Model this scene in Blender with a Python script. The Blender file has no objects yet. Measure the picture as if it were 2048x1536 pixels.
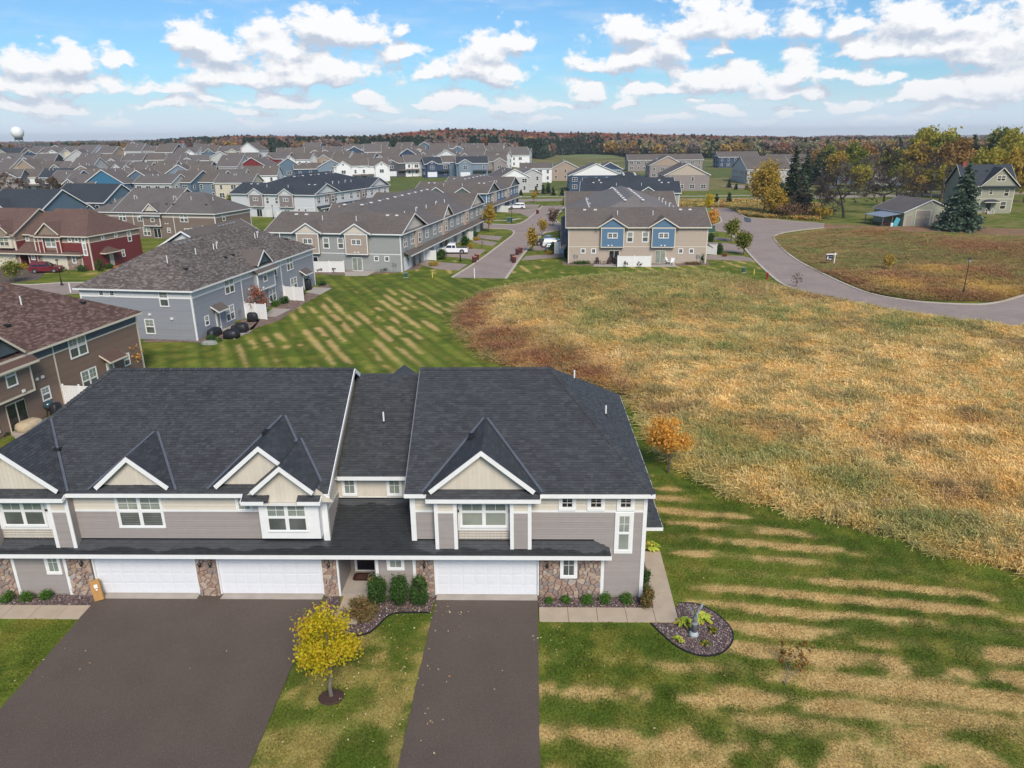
import bpy, math, random
import numpy as np
from math import sin, cos, pi, radians, hypot, atan2
from mathutils import Matrix, Vector
random.seed(7)
SC = bpy.context.scene
COL = SC.collection

# ---------------------------------------------------------------- camera
HCAM = 21.142
FPX, PITCH, YAW, ROLL = 1450.0, radians(18.9), radians(-1.30), radians(0.524)
def _cam_matrix():
    cy, sy = cos(YAW), sin(YAW)
    ry = np.array([[cy, -sy, 0], [sy, cy, 0], [0, 0, 1]])
    b = np.array([[1, 0, 0], [0, -sin(PITCH), -cos(PITCH)], [0, cos(PITCH), -sin(PITCH)]])
    cr, sr = cos(ROLL), sin(ROLL)
    return np.array([[cr, sr, 0], [-sr, cr, 0], [0, 0, 1]]) @ b @ ry
CM = _cam_matrix()
cam_data = bpy.data.cameras.new('camera')
cam = bpy.data.objects.new('camera', cam_data)
COL.objects.link(cam)
SC.camera = cam
cam_data.sensor_width = 36.0
cam_data.lens = FPX / 2048 * 36
cam_data.clip_start = 0.5
cam_data.clip_end = 30000
_m = Matrix(((CM[0][0], -CM[1][0], -CM[2][0], 0), (CM[0][1], -CM[1][1], -CM[2][1], 0),
             (CM[0][2], -CM[1][2], -CM[2][2], HCAM), (0, 0, 0, 1)))
cam.matrix_world = _m

def ray(px, py):
    return CM.T @ np.array([(px - 1024) / FPX, (py - 768) / FPX, 1.0])
def G(px, py, z=0.0):
    """where a sight line of the survey photograph meets the level z"""
    d = ray(px, py); t = (z - HCAM) / d[2]
    return (float(d[0] * t), float(d[1] * t))
def GD(px, dist):
    """x,y of a column of the photograph at a ground distance"""
    d = ray(px, 290); k = dist / d[1]
    return (float(d[0] * k), float(dist))

# ---------------------------------------------------------------- light
EXPOSURE = 0.42
SC.view_settings.view_transform = 'Standard'
SC.view_settings.look = 'None'
SC.view_settings.exposure = EXPOSURE
SC.view_settings.gamma = 1
SC.view_settings.use_curve_mapping = False
SUN_EL, SUN_AZ = 42.0, 162.0   # azimuth clockwise from +Y: the sun stands behind the camera
sl = bpy.data.lights.new('sun', 'SUN'); sl.energy = 3.1; sl.angle = radians(25); sl.color = (1.0, 0.90, 0.77)
sun = bpy.data.objects.new('sun', sl); COL.objects.link(sun)
_e, _a = radians(SUN_EL), radians(SUN_AZ)
sd = Vector((sin(_a) * cos(_e), cos(_a) * cos(_e), sin(_e)))
sun.rotation_euler = sd.to_track_quat('Z', 'Y').to_euler()
sun.location = (0, -20, 60)
SC.render.engine = 'CYCLES'
cy = SC.cycles
cy.use_denoising = True
try: cy.denoiser = 'OPENIMAGEDENOISE'
except Exception: pass
cy.max_bounces = 6; cy.diffuse_bounces = 3; cy.glossy_bounces = 2; cy.transmission_bounces = 3
cy.transparent_max_bounces = 6; cy.volume_bounces = 0
cy.caustics_reflective = False; cy.caustics_refractive = False
cy.use_adaptive_sampling = True; cy.adaptive_threshold = 0.015
SC.render.use_persistent_data = False

class NT:
    """tiny node writer"""
    def __init__(s, tree): s.t = tree; s.n = tree.nodes; s.l = tree.links
    def new(s, typ, **kw):
        n = s.n.new(typ)
        for k, v in kw.items(): setattr(n, k, v)
        return n
    def put(s, sock, v):
        if isinstance(v, bpy.types.NodeSocket): s.l.new(v, sock)
        else: sock.default_value = v
    def math(s, op, a, b=0.0, c=0.0, clamp=False):
        n = s.new('ShaderNodeMath', operation=op, use_clamp=clamp)
        s.put(n.inputs[0], a); s.put(n.inputs[1], b); s.put(n.inputs[2], c)
        return n.outputs[0]
    def vm(s, op, a, b=(0, 0, 0)):
        n = s.new('ShaderNodeVectorMath', operation=op)
        s.put(n.inputs[0], a); s.put(n.inputs[1], b)
        return n.outputs['Value'] if op in ('LENGTH', 'DOT_PRODUCT') else n.outputs[0]
    def noise(s, vec, scale, detail=4, rough=0.55, dist=0.0, out='Fac'):
        n = s.new('ShaderNodeTexNoise')
        if vec is not None: s.l.new(vec, n.inputs['Vector'])
        n.inputs['Scale'].default_value = scale; n.inputs['Detail'].default_value = detail
        n.inputs['Roughness'].default_value = rough; n.inputs['Distortion'].default_value = dist
        return n.outputs[out]
    def ramp(s, f, lo, hi, a=0.0, b=1.0, smooth=True):
        n = s.new('ShaderNodeMapRange', interpolation_type='SMOOTHSTEP' if smooth else 'LINEAR')
        s.put(n.inputs[0], f); s.put(n.inputs[1], lo); s.put(n.inputs[2], hi); s.put(n.inputs[3], a); s.put(n.inputs[4], b)
        return n.outputs[0]
    def mix(s, f, a, b, mode='MIX'):
        n = s.new('ShaderNodeMix', data_type='RGBA', blend_type=mode)
        s.put(n.inputs[0], f); s.put(n.inputs[6], a if not isinstance(a, tuple) else (*a[:3], 1)); s.put(n.inputs[7], b if not isinstance(b, tuple) else (*b[:3], 1))
        return n.outputs[2]
    def sep(s, v):
        n = s.new('ShaderNodeSeparateXYZ'); s.l.new(v, n.inputs[0]); return n.outputs
    def comb(s, x, y, z=0.0):
        n = s.new('ShaderNodeCombineXYZ'); s.put(n.inputs[0], x); s.put(n.inputs[1], y); s.put(n.inputs[2], z); return n.outputs[0]

# cloud masses: (px, py, half width, half height) as seen in the survey photograph, turned into sky directions
CLOUDS = [(60,118,75,26),(150,112,50,30),(30,160,120,20),(150,168,75,18),(90,205,95,18),(20,205,70,14),(245,120,26,11),
 (395,55,75,32),(450,85,75,32),(640,45,95,45),(700,60,70,38),(570,90,60,30),(740,70,40,22),(430,135,85,28),(350,170,70,18),
 (650,130,130,28),(800,105,42,12),(560,130,60,24),(600,150,150,20),(345,208,55,14),(540,190,70,14),(740,195,42,20),(800,65,18,16),
 (980,85,58,48),(1040,75,45,22),(950,130,90,38),(860,145,40,20),(1000,150,60,26),(900,200,90,18),(1010,205,60,22),(765,215,40,9),
 (1245,60,70,28),(1240,118,100,32),(1330,85,70,40),(1420,30,100,45),(1480,50,60,36),(1600,40,55,34),(1455,95,28,16),
 (1440,155,140,30),(1600,140,60,26),(1670,145,40,20),(1180,175,60,18),(1300,180,60,14),(1550,180,80,12),
 (1800,95,145,24),(1720,50,50,22),(1860,30,140,40),(1990,60,95,40),(1900,85,110,28),(1950,110,90,26),(1740,148,32,16),
 (1840,188,42,16),(2000,160,80,38),(1960,185,70,20),(1700,210,45,13),(1935,215,70,10),(1120,205,60,10),(1430,215,60,10),(1250,200,40,10),
 (230,235,40,6),(480,218,60,8),(620,232,50,7),(1050,235,60,8),(1330,238,70,9),(1520,236,50,8),(1740,240,60,7),(120,240,45,6),(880,238,60,7)]
_rc = random.Random(4)
for _i in range(34): CLOUDS.append((_rc.uniform(0, 2048), _rc.uniform(196, 246), _rc.uniform(18, 46), _rc.uniform(4, 8)))
for _i in range(12): CLOUDS.append((_rc.uniform(0, 2048), _rc.uniform(150, 200), _rc.uniform(14, 30), _rc.uniform(7, 12)))
def world():
    w = bpy.data.worlds.new('World'); SC.world = w; w.use_nodes = True
    t = NT(w.node_tree); t.n.clear()
    out = t.new('ShaderNodeOutputWorld'); bg = t.new('ShaderNodeBackground')
    t.l.new(bg.outputs[0], out.inputs[0])
    sky = t.new('ShaderNodeTexSky', sky_type='NISHITA')
    sky.sun_disc = False; sky.sun_elevation = radians(SUN_EL); sky.sun_rotation = radians(SUN_AZ)
    sky.air_density = 1.0; sky.dust_density = 0.6; sky.ozone_density = 2.5; sky.altitude = 100
    skyc = t.mix(1.0, sky.outputs[0], (0.070, 0.104, 0.130), 'MULTIPLY')
    gen = t.new('ShaderNodeTexCoord').outputs['Generated']
    d = t.vm('NORMALIZE', gen)
    x, y, z = t.sep(d)
    az = t.math('ARCTAN2', x, y); el = t.math('ARCSINE', z)
    p0 = t.comb(az, el, 0.0)
    # soft outline of the placed clouds over azimuth and elevation, worked out here and kept as a small data grid
    W_, H_ = 900, 170; A0, A1, E0, E1 = -0.78, 0.82, -0.02, 0.27
    ga, ge = np.meshgrid(np.linspace(A0, A1, W_), np.linspace(E0, E1, H_))
    K = 7.0; acc = np.zeros_like(ga)
    for (px, py, hw, hh) in CLOUDS:
        r = ray(px, py); r = r / np.linalg.norm(r)
        a0, e0 = atan2(r[0], r[1]), math.asin(r[2])
        u = np.abs(ga - a0) * FPX / hw * 0.95; v = (ge - (e0 - hh / FPX * 0.45)) * FPX / hh / 1.45
        v = np.maximum(v, -2.6 * v)
        acc += np.exp(K * np.maximum(1 - np.hypot(u, v), -1.2))
    fld = np.log(acc) / K
    buf = np.ones((H_, W_, 4), np.float32); buf[..., 0] = fld * 0.25 + 0.5; buf[..., 1] = buf[..., 0]; buf[..., 2] = buf[..., 0]
    im = bpy.data.images.new('cloud_outline', W_, H_, float_buffer=True, is_data=True); im.pixels.foreach_set(buf.ravel()); im.pack()
    sc = t.vm('MULTIPLY', p0, (1, 1.5, 1))
    n1 = t.noise(sc, 9, 5, 0.6, 0.2, 'Color'); n1 = t.vm('MULTIPLY', t.vm('SUBTRACT', n1, (0.5, 0.5, 0.5)), (0.085, 0.05, 0))
    inv = t.math('DIVIDE', 1.0, t.math('ADD', t.math('ABSOLUTE', el), 0.12))
    plv = t.comb(t.math('MULTIPLY', t.math('SINE', az), inv), t.math('MULTIPLY', t.math('COSINE', az), inv), 0.0)
    far = t.ramp(t.noise(plv, 0.9, 4, 0.6), 0.50, 0.64, -1.2, 0.7)
    outside = t.math('MAXIMUM', t.ramp(el, 0.205, 0.25), t.ramp(t.math('ABSOLUTE', t.math('SUBTRACT', az, 0.023)), 0.62, 0.72))
    def outline(pw):
        uv = t.vm('MULTIPLY', t.vm('SUBTRACT', pw, (A0, E0, 0)), (1 / (A1 - A0), 1 / (E1 - E0), 0))
        it = t.new('ShaderNodeTexImage'); it.image = im; it.extension = 'EXTEND'; it.interpolation = 'Cubic'
        t.put(it.inputs[0], uv)
        return t.math('MULTIPLY', t.math('SUBTRACT', t.sep(it.outputs[0])[0], 0.5), 4.0)
    def dens(p):
        b_ = outline(t.vm('ADD', p, n1))
        b_ = t.math('ADD', t.math('MULTIPLY', b_, t.math('SUBTRACT', 1.0, outside)), t.math('MULTIPLY', far, outside))
        fb = t.noise(t.vm('MULTIPLY', p, (1, 1.35, 1)), 26, 7, 0.62)
        return t.math('ADD', b_, t.math('MULTIPLY', t.math('SUBTRACT', fb, 0.5), 2.7))
    D0 = dens(p0); D1 = dens(t.vm('ADD', p0, (0.004, 0.012, 0)))
    mask = t.ramp(D0, 0.02, 0.46)
    lit = t.math('ADD', t.math('ADD', t.math('MULTIPLY', t.math('SUBTRACT', D0, D1), 1.1), t.math('MULTIPLY', t.math('SUBTRACT', outline(t.vm('ADD', p0, n1)), outline(t.vm('ADD', t.vm('ADD', p0, n1), (0.0, 0.016, 0)))), 0.8)), 0.60, clamp=True)
    cl = t.mix(lit, (0.54, 0.61, 0.73), (0.99, 0.99, 1.0))
    # thin high streaks and the pale band above the horizon
    st = t.noise(t.vm('MULTIPLY', p0, (5, 26, 1)), 1.6, 6, 0.6)
    thin = t.math('MULTIPLY', t.ramp(st, 0.46, 0.72), 0.30)
    base = t.mix(thin, skyc, (0.80, 0.86, 0.95))
    hz = t.ramp(el, 0.0, 0.075, 0.9, 0.0)
    base = t.mix(hz, base, (0.74, 0.84, 0.98))
    cl = t.mix(t.ramp(el, 0.0, 0.07, 0.6, 0.0), cl, (0.76, 0.83, 0.92))
    mask = t.math('MULTIPLY', mask, t.ramp(el, 0.0, 0.03, 0.0, 1.0))
    t.put(bg.inputs[0], t.mix(mask, base, cl)); bg.inputs[1].default_value = 0.76
    w.cycles.sampling_method = 'MANUAL'; w.cycles.sample_map_resolution = 256
world()
# ---------------------------------------------------------------- materials
def attr(t, name='rnd', typ='GEOMETRY'):
    n = t.new('ShaderNodeAttribute'); n.attribute_name = name; n.attribute_type = typ; return n
def M(name, col, rough=0.75, var=0.12, scale=3.0, bump=0.0, bscale=40.0, rnd=0.0, rnd_col=None, coat=0.0, metal=0.0, spec=0.35, blotch=None, obj=0.0, detail=4):
    m = bpy.data.materials.new(name); m.use_nodes = True
    t = NT(m.node_tree); b = t.n['Principled BSDF']
    tc = t.new('ShaderNodeTexCoord').outputs['Object']
    c = (*col, 1)
    f = t.noise(tc, scale, detail)
    k = t.ramp(f, 0.3, 0.7, 1 - var, 1 + var, False)
    n = t.new('ShaderNodeVectorMath', operation='SCALE'); n.inputs[0].default_value = col; t.put(n.inputs[3], k); cc = n.outputs[0]
    if rnd or rnd_col:
        a = attr(t).outputs['Fac']
        if rnd_col: cc = t.mix(t.ramp(a, 0.45, 1.0, 0, 1, False), cc, rnd_col)
        if rnd:
            n2 = t.new('ShaderNodeVectorMath', operation='SCALE'); t.put(n2.inputs[0], cc); t.put(n2.inputs[3], t.ramp(a, 0, 1, 1 - rnd, 1 + rnd, False)); cc = n2.outputs[0]
    if blotch:
        bc, bs, lo, hi = blotch
        cc = t.mix(t.ramp(t.noise(tc, bs, 5, 0.6), lo, hi), cc, bc)
    if obj:
        r = t.new('ShaderNodeObjectInfo').outputs['Random']
        n3 = t.new('ShaderNodeVectorMath', operation='SCALE'); t.put(n3.inputs[0], cc); t.put(n3.inputs[3], t.ramp(r, 0, 1, 1 - obj, 1 + obj, False)); cc = n3.outputs[0]
    t.put(b.inputs['Base Color'], cc)
    b.inputs['Roughness'].default_value = rough; b.inputs['Metallic'].default_value = metal
    b.inputs['Specular IOR Level'].default_value = spec; b.inputs['Coat Weight'].default_value = coat
    if bump:
        bn = t.new('ShaderNodeBump'); bn.inputs['Strength'].default_value = bump; bn.inputs['Distance'].default_value = 0.02
        t.put(bn.inputs['Height'], t.noise(tc, bscale, 6, 0.7)); t.l.new(bn.outputs[0], b.inputs['Normal'])
    return m
def leaf_mat(name, c1, c2, c3=None, trans=0.25, inst=False):
    m = bpy.data.materials.new(name); m.use_nodes = True
    t = NT(m.node_tree); b = t.n['Principled BSDF']
    if inst:
        a = attr(t, 'tint', 'INSTANCER').outputs['Color']
        r = attr(t).outputs['Fac']
        n = t.new('ShaderNodeVectorMath', operation='SCALE'); t.put(n.inputs[0], a); t.put(n.inputs[3], t.ramp(r, 0, 1, 0.62, 1.4, False)); c = n.outputs[0]
    else:
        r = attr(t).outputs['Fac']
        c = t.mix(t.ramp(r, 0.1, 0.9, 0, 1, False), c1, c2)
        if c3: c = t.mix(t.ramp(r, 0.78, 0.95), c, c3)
    t.put(b.inputs['Base Color'], c); b.inputs['Roughness'].default_value = 0.6; b.inputs['Specular IOR Level'].default_value = 0.25
    if trans:
        tr = t.new('ShaderNodeBsdfTranslucent'); t.put(tr.inputs[0], c)
        mx = t.new('ShaderNodeMixShader'); mx.inputs[0].default_value = trans
        t.l.new(b.outputs[0], mx.inputs[1]); t.l.new(tr.outputs[0], mx.inputs[2])
        t.l.new(mx.outputs[0], t.n['Material Output'].inputs[0])
    return m
def glass_mat(name, lo, hi, stripes=0.0):
    m = bpy.data.materials.new(name); m.use_nodes = True
    t = NT(m.node_tree); b = t.n['Principled BSDF']
    tc = t.new('ShaderNodeTexCoord').outputs['Object']
    f = t.ramp(t.noise(tc, 0.9, 3), 0.35, 0.65)
    c = t.mix(f, lo, hi)
    if stripes:
        z = t.sep(tc)[2]
        s = t.math('FRACT', t.math('MULTIPLY', z, stripes))
        c = t.mix(t.ramp(s, 0.75, 0.95, 0, 0.55), c, (lo[0] * .45, lo[1] * .45, lo[2] * .45))
    t.put(b.inputs['Base Color'], c)
    b.inputs['Roughness'].default_value = 0.06; b.inputs['Specular IOR Level'].default_value = 0.6
    return m
WHITE = M('white_vinyl_trim', (0.74, 0.74, 0.73), 0.5, 0.03)
CREAMTRIM = M('cream_trim', (0.62, 0.56, 0.46), 0.55, 0.03)
DOORW = M('white_garage_steel', (0.70, 0.71, 0.74), 0.45, 0.02)
DOORC = M('cream_garage_steel', (0.66, 0.60, 0.48), 0.45, 0.02)
BLACK = M('black_metal', (0.02, 0.02, 0.022), 0.4)
DARKRUB = M('black_rubber', (0.018, 0.018, 0.02), 0.8)
TAUPE = M('taupe_siding', (0.284, 0.253, 0.238), 0.6, 0.03, rnd=0.05)
CREAM = M('cream_board', (0.58, 0.525, 0.44), 0.6, 0.03, rnd=0.04)
BROWNS = M('brown_siding', (0.205, 0.14, 0.107), 0.6, 0.03, rnd=0.05)
GREYS = M('grey_siding', (0.27, 0.285, 0.315), 0.6, 0.03, rnd=0.05)
PALES = M('pale_grey_siding', (0.60, 0.60, 0.60), 0.6, 0.03, rnd=0.03)
REDS = M('red_siding', (0.17, 0.035, 0.033), 0.6, 0.04, rnd=0.05)
TANS = M('tan_siding', (0.36, 0.29, 0.235), 0.6, 0.03, rnd=0.03)
BEIGES = M('beige_siding', (0.42, 0.345, 0.28), 0.6, 0.03, rnd=0.03)
BLUES = M('blue_siding', (0.085, 0.165, 0.26), 0.6, 0.03, rnd=0.03)
SLATE = M('slate_blue_siding', (0.07, 0.10, 0.13), 0.6, 0.03, rnd=0.03)
GRNG = M('grey_green_siding', (0.30, 0.31, 0.30), 0.6, 0.03, rnd=0.03)
DKGREEN = M('dark_green_grey_siding', (0.10, 0.125, 0.12), 0.6, 0.03, rnd=0.03)
MAUVE = M('mauve_panel', (0.24, 0.20, 0.195), 0.6, 0.03, rnd=0.03)
SOFFIT = M('white_soffit', (0.62, 0.62, 0.61), 0.6, 0.02)
def shingle(name, a, b, rough=0.8):
    return M(name, a, rough, 0.12, 0.35, 0.5, 60, rnd=0.2, rnd_col=b, spec=0.35, detail=6)
DARKROOF = M('charcoal_shingle', (0.044, 0.047, 0.052), 0.64, 0.10, 0.4, 0.5, 70, rnd=0.15, rnd_col=(0.052, 0.056, 0.060), spec=0.5, blotch=((0.10, 0.11, 0.12), 6.5, 0.68, 0.82), detail=6)
WETROOF = M('wet_charcoal_shingle', (0.015, 0.018, 0.021), 0.3, 0.14, 0.4, 0.4, 70, rnd=0.3, spec=0.5)
BROWNROOF = shingle('brown_shingle', (0.115, 0.066, 0.052), (0.175, 0.115, 0.095))
GREYROOF = shingle('weathered_shingle', (0.115, 0.095, 0.083), (0.19, 0.165, 0.15))
def far_shingle(name, a, b):
    m = bpy.data.materials.new(name); m.use_nodes = True
    t = NT(m.node_tree); p = t.n['Principled BSDF']
    tc = t.new('ShaderNodeTexCoord').outputs['Object']
    n1 = t.noise(t.vm('MULTIPLY', tc, (1, 1, 3)), 2.2, 6, 0.8); n2 = t.noise(tc, 0.25, 4)
    c = t.mix(t.ramp(n1, 0.36, 0.64), a, b)
    c = t.mix(t.ramp(n2, 0.3, 0.7, 0, 0.35), c, (a[0] * .8, a[1] * .8, a[2] * .8))
    t.put(p.inputs['Base Color'], c); p.inputs['Roughness'].default_value = 0.85; p.inputs['Specular IOR Level'].default_value = 0.2
    bn = t.new('ShaderNodeBump'); bn.inputs['Strength'].default_value = 0.6; bn.inputs['Distance'].default_value = 0.03
    z = t.sep(tc)[2]
    t.put(bn.inputs['Height'], t.math('ADD', t.math('FRACT', t.math('MULTIPLY', z, 12.0)), n1)); t.l.new(bn.outputs[0], p.inputs['Normal'])
    return m
FGREY = far_shingle('weathered_roof', (0.105, 0.088, 0.078), (0.165, 0.142, 0.125))
FLIGHT = far_shingle('light_grey_roof', (0.155, 0.14, 0.132), (0.21, 0.19, 0.18))
FDARK = far_shingle('dark_slate_roof', (0.034, 0.042, 0.052), (0.06, 0.068, 0.08))
FBROWN = far_shingle('brown_roof', (0.115, 0.068, 0.055), (0.165, 0.105, 0.088))
FMID = far_shingle('grey_brown_roof', (0.115, 0.1, 0.095), (0.16, 0.145, 0.135))
G_BLIND = glass_mat('pane_with_blind', (0.20, 0.235, 0.205), (0.30, 0.32, 0.27), 22.0)
G_LOW = glass_mat('pane_half_blind', (0.075, 0.085, 0.08), (0.13, 0.14, 0.13), 22.0)
G_DARK = glass_mat('dark_pane', (0.012, 0.014, 0.016), (0.03, 0.035, 0.04))
ASPH = M('driveway_asphalt', (0.104, 0.080, 0.066), 0.9, 0.09, 0.45, 0.9, 90, spec=0.25, blotch=((0.19, 0.15, 0.125), 38, 0.53, 0.66), detail=8)
ROADM = M('street_asphalt', (0.30, 0.238, 0.208), 0.85, 0.10, 0.25, 0.5, 60, spec=0.25, blotch=((0.225, 0.19, 0.18), 1.2, 0.5, 0.75), detail=8)
CONC = M('concrete', (0.44, 0.355, 0.265), 0.85, 0.08, 1.5, 0.3, 60)
CONCG = M('grey_concrete', (0.37, 0.33, 0.29), 0.85, 0.10, 1.5, 0.3, 60)
KERB = M('kerb_concrete', (0.47, 0.41, 0.34), 0.85, 0.12, 1.5, 0.3, 60)
SOIL = M('gravel_bed_soil', (0.085, 0.062, 0.055), 0.95, 0.3, 20, 0.5, 60)
BARK = M('bark', (0.095, 0.07, 0.055), 0.9, 0.25, 8, 0.6, 30)
PALEBARK = M('grey_bark', (0.17, 0.145, 0.12), 0.9, 0.25, 8, 0.6, 30)
# ---------------------------------------------------------------- mesh helpers
class Fr:
    """wall frame: u along the wall seen from outside left to right, d outward, z up"""
    def __init__(s, ox, oy, th=0.0):
        s.o = (ox, oy); s.u = (cos(th), sin(th)); s.n = (sin(th), -cos(th)); s.th = th
    def p(s, u, z, d=0.0):
        return (s.o[0] + s.u[0] * u + s.n[0] * d, s.o[1] + s.u[1] * u + s.n[1] * d, z)
class MB:
    def __init__(s): s.v = []; s.f = []; s.r = []
    def face(s, pts, r=0.5):
        k = len(s.v); s.v.extend(pts); s.f.append(tuple(range(k, k + len(pts)))); s.r.append(r)
    def hexa(s, c, r=0.5):
        """c: 8 corners, bottom 4 (ccw from above) then top 4"""
        k = len(s.v); s.v.extend(c)
        for q in ((3, 2, 1, 0), (4, 5, 6, 7), (0, 1, 5, 4), (1, 2, 6, 5), (2, 3, 7, 6), (3, 0, 4, 7)):
            s.f.append(tuple(k + i for i in q)); s.r.append(r)
    def box(s, x0, y0, z0, x1, y1, z1, r=0.5):
        s.hexa([(x0, y0, z0), (x1, y0, z0), (x1, y1, z0), (x0, y1, z0), (x0, y0, z1), (x1, y0, z1), (x1, y1, z1), (x0, y1, z1)], r)
    def fbox(s, F, u0, u1, z0, z1, d0, d1, r=0.5):
        s.hexa([F.p(u0, z0, d1), F.p(u1, z0, d1), F.p(u1, z0, d0), F.p(u0, z0, d0), F.p(u0, z1, d1), F.p(u1, z1, d1), F.p(u1, z1, d0), F.p(u0, z1, d0)], r)
    def prism(s, poly, z0, z1, r=0.5):
        k = len(s.v); n = len(poly)
        s.v.extend([(p[0], p[1], z0) for p in poly] + [(p[0], p[1], z1) for p in poly])
        s.f.append(tuple(k + i for i in reversed(range(n)))); s.f.append(tuple(k + n + i for i in range(n))); s.r += [r, r]
        for i in range(n):
            j = (i + 1) % n; s.f.append((k + i, k + j, k + n + j, k + n + i)); s.r.append(r)
    def fprism(s, F, poly, d0, d1, r=0.5):
        """polygon (u,z) pushed from depth d0 to d1 (outward)"""
        k = len(s.v); n = len(poly)
        s.v.extend([F.p(u, z, d0) for u, z in poly] + [F.p(u, z, d1) for u, z in poly])
        s.f.append(tuple(k + i for i in reversed(range(n)))); s.f.append(tuple(k + n + i for i in range(n))); s.r += [r, r]
        for i in range(n):
            j = (i + 1) % n; s.f.append((k + i, k + j, k + n + j, k + n + i)); s.r.append(r)
    def slab(s, poly, t, r=0.5):
        """polygon in space thickened downwards along its normal"""
        a, b, c = (Vector(poly[i]) for i in (0, 1, 2)); n = (b - a).cross(c - a).normalized()
        if n.z < 0: n = -n; poly = list(reversed(poly))
        k = len(s.v); m = len(poly)
        s.v.extend([tuple(Vector(p) - n * t) for p in poly] + [tuple(p) for p in poly])
        s.f.append(tuple(k + i for i in reversed(range(m)))); s.f.append(tuple(k + m + i for i in range(m))); s.r += [r, r]
        for i in range(m):
            j = (i + 1) % m; s.f.append((k + i, k + j, k + m + j, k + m + i)); s.r.append(r)
    def beam(s, a, b, w, h, up=(0, 0, 1), r=0.5):
        a, b = Vector(a), Vector(b); d = (b - a).normalized(); sd_ = d.cross(Vector(up))
        if sd_.length < 1e-4: sd_ = d.cross(Vector((1, 0, 0)))
        sd_.normalize(); u = sd_.cross(d).normalized(); sd_ *= w / 2; u *= h / 2
        s.hexa([tuple(a - sd_ - u), tuple(a + sd_ - u), tuple(b + sd_ - u), tuple(b - sd_ - u), tuple(a - sd_ + u), tuple(a + sd_ + u), tuple(b + sd_ + u), tuple(b - sd_ + u)], r)
    def tube(s, pts, rads, n=6, r=0.5, cap=True):
        rings = []
        for i, p in enumerate(pts):
            p = Vector(p)
            d = Vector(pts[min(i + 1, len(pts) - 1)]) - Vector(pts[max(i - 1, 0)])
            d.normalize(); a = d.cross(Vector((0.13, 0.31, 1))) if abs(d.z) < 0.97 else d.cross(Vector((1, 0, 0)))
            a.normalize(); b = d.cross(a)
            k = len(s.v); R = rads[i] if isinstance(rads, (list, tuple)) else rads
            for j in range(n):
                t = 2 * pi * j / n; s.v.append(tuple(p + a * cos(t) * R + b * sin(t) * R))
            rings.append(k)
        for i in range(len(rings) - 1):
            for j in range(n):
                s.f.append((rings[i] + j, rings[i] + (j + 1) % n, rings[i + 1] + (j + 1) % n, rings[i + 1] + j)); s.r.append(r)
        if cap:
            s.f.append(tuple(reversed(range(rings[0], rings[0] + n)))); s.f.append(tuple(range(rings[-1], rings[-1] + n))); s.r += [r, r]
    def lathe(s, prof, x=0, y=0, n=12, r=0.5, sx=1, sy=1):
        k = len(s.v)
        for (R, z) in prof:
            for j in range(n):
                t = 2 * pi * j / n; s.v.append((x + R * cos(t) * sx, y + R * sin(t) * sy, z))
        for i in range(len(prof) - 1):
            for j in range(n):
                a = k + i * n + j; b = k + i * n + (j + 1) % n; s.f.append((a, b, b + n, a + n)); s.r.append(r)
        s.f.append(tuple(reversed(range(k, k + n)))); s.f.append(tuple(range(k + (len(prof) - 1) * n, k + len(prof) * n))); s.r += [r, r]
    def mesh(s, name, m=None, smooth=False):
        me = bpy.data.meshes.new(name); me.from_pydata(s.v, [], s.f)
        a = me.attributes.new('rnd', 'FLOAT', 'FACE'); a.data.foreach_set('value', s.r)
        if m: me.materials.append(m)
        if smooth: me.polygons.foreach_set('use_smooth', [True] * len(me.polygons))
        me.update(); return me
    def build(s, name, m=None, parent=None, smooth=False, loc=None, rz=0.0, **kw):
        o = bpy.data.objects.new(name, s.mesh(name, m, smooth)); COL.objects.link(o)
        if parent: o.parent = parent
        if loc: o.location = loc
        if rz: o.rotation_euler = (0, 0, rz)
        for k, v in kw.items(): o[k] = v
        return o
def link(name, mesh, parent=None, loc=None, rz=0.0, **kw):
    o = bpy.data.objects.new(name, mesh); COL.objects.link(o)
    if parent: o.parent = parent
    if loc is not None: o.location = loc
    if rz: o.rotation_euler = (0, 0, rz)
    for k, v in kw.items(): o[k] = v
    return o
def tag(o, label=None, cat=None, group=None, kind=None):
    if label: o['label'] = label
    if cat: o['category'] = cat
    if group: o['group'] = group
    if kind: o['kind'] = kind
    return o
def thing(name, label, cat, loc=(0, 0, 0), rz=0.0, group=None):
    o = bpy.data.objects.new(name, None); COL.objects.link(o); o.location = loc; o.rotation_euler = (0, 0, rz)
    o.empty_display_size = 0.3
    return tag(o, label, cat, group)
def kids(o): return [c for c in bpy.data.objects if c.parent == o]
def copy_tree(o, children, loc=None, rz=None, sc=None, label=None):
    r = o.copy(); COL.objects.link(r)
    if loc is not None: r.location = loc
    if rz is not None: r.rotation_euler = (0, 0, rz)
    if sc is not None: r.scale = (sc, sc, sc) if not isinstance(sc, tuple) else sc
    if label: r['label'] = label
    for c in children:
        d = c.copy(); COL.objects.link(d); d.parent = r
        for g in c.children:
            e = g.copy(); COL.objects.link(e); e.parent = d
    return r
def clip(poly, a, b, c):
    """keep a*u+b*v<=c"""
    out = []
    for i in range(len(poly)):
        p, q = poly[i], poly[(i + 1) % len(poly)]
        fp, fq = a * p[0] + b * p[1] - c, a * q[0] + b * q[1] - c
        if fp <= 0: out.append(p)
        if (fp < 0 < fq) or (fq < 0 < fp):
            t = fp / (fp - fq); out.append((p[0] + (q[0] - p[0]) * t, p[1] + (q[1] - p[1]) * t))
    return out
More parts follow.
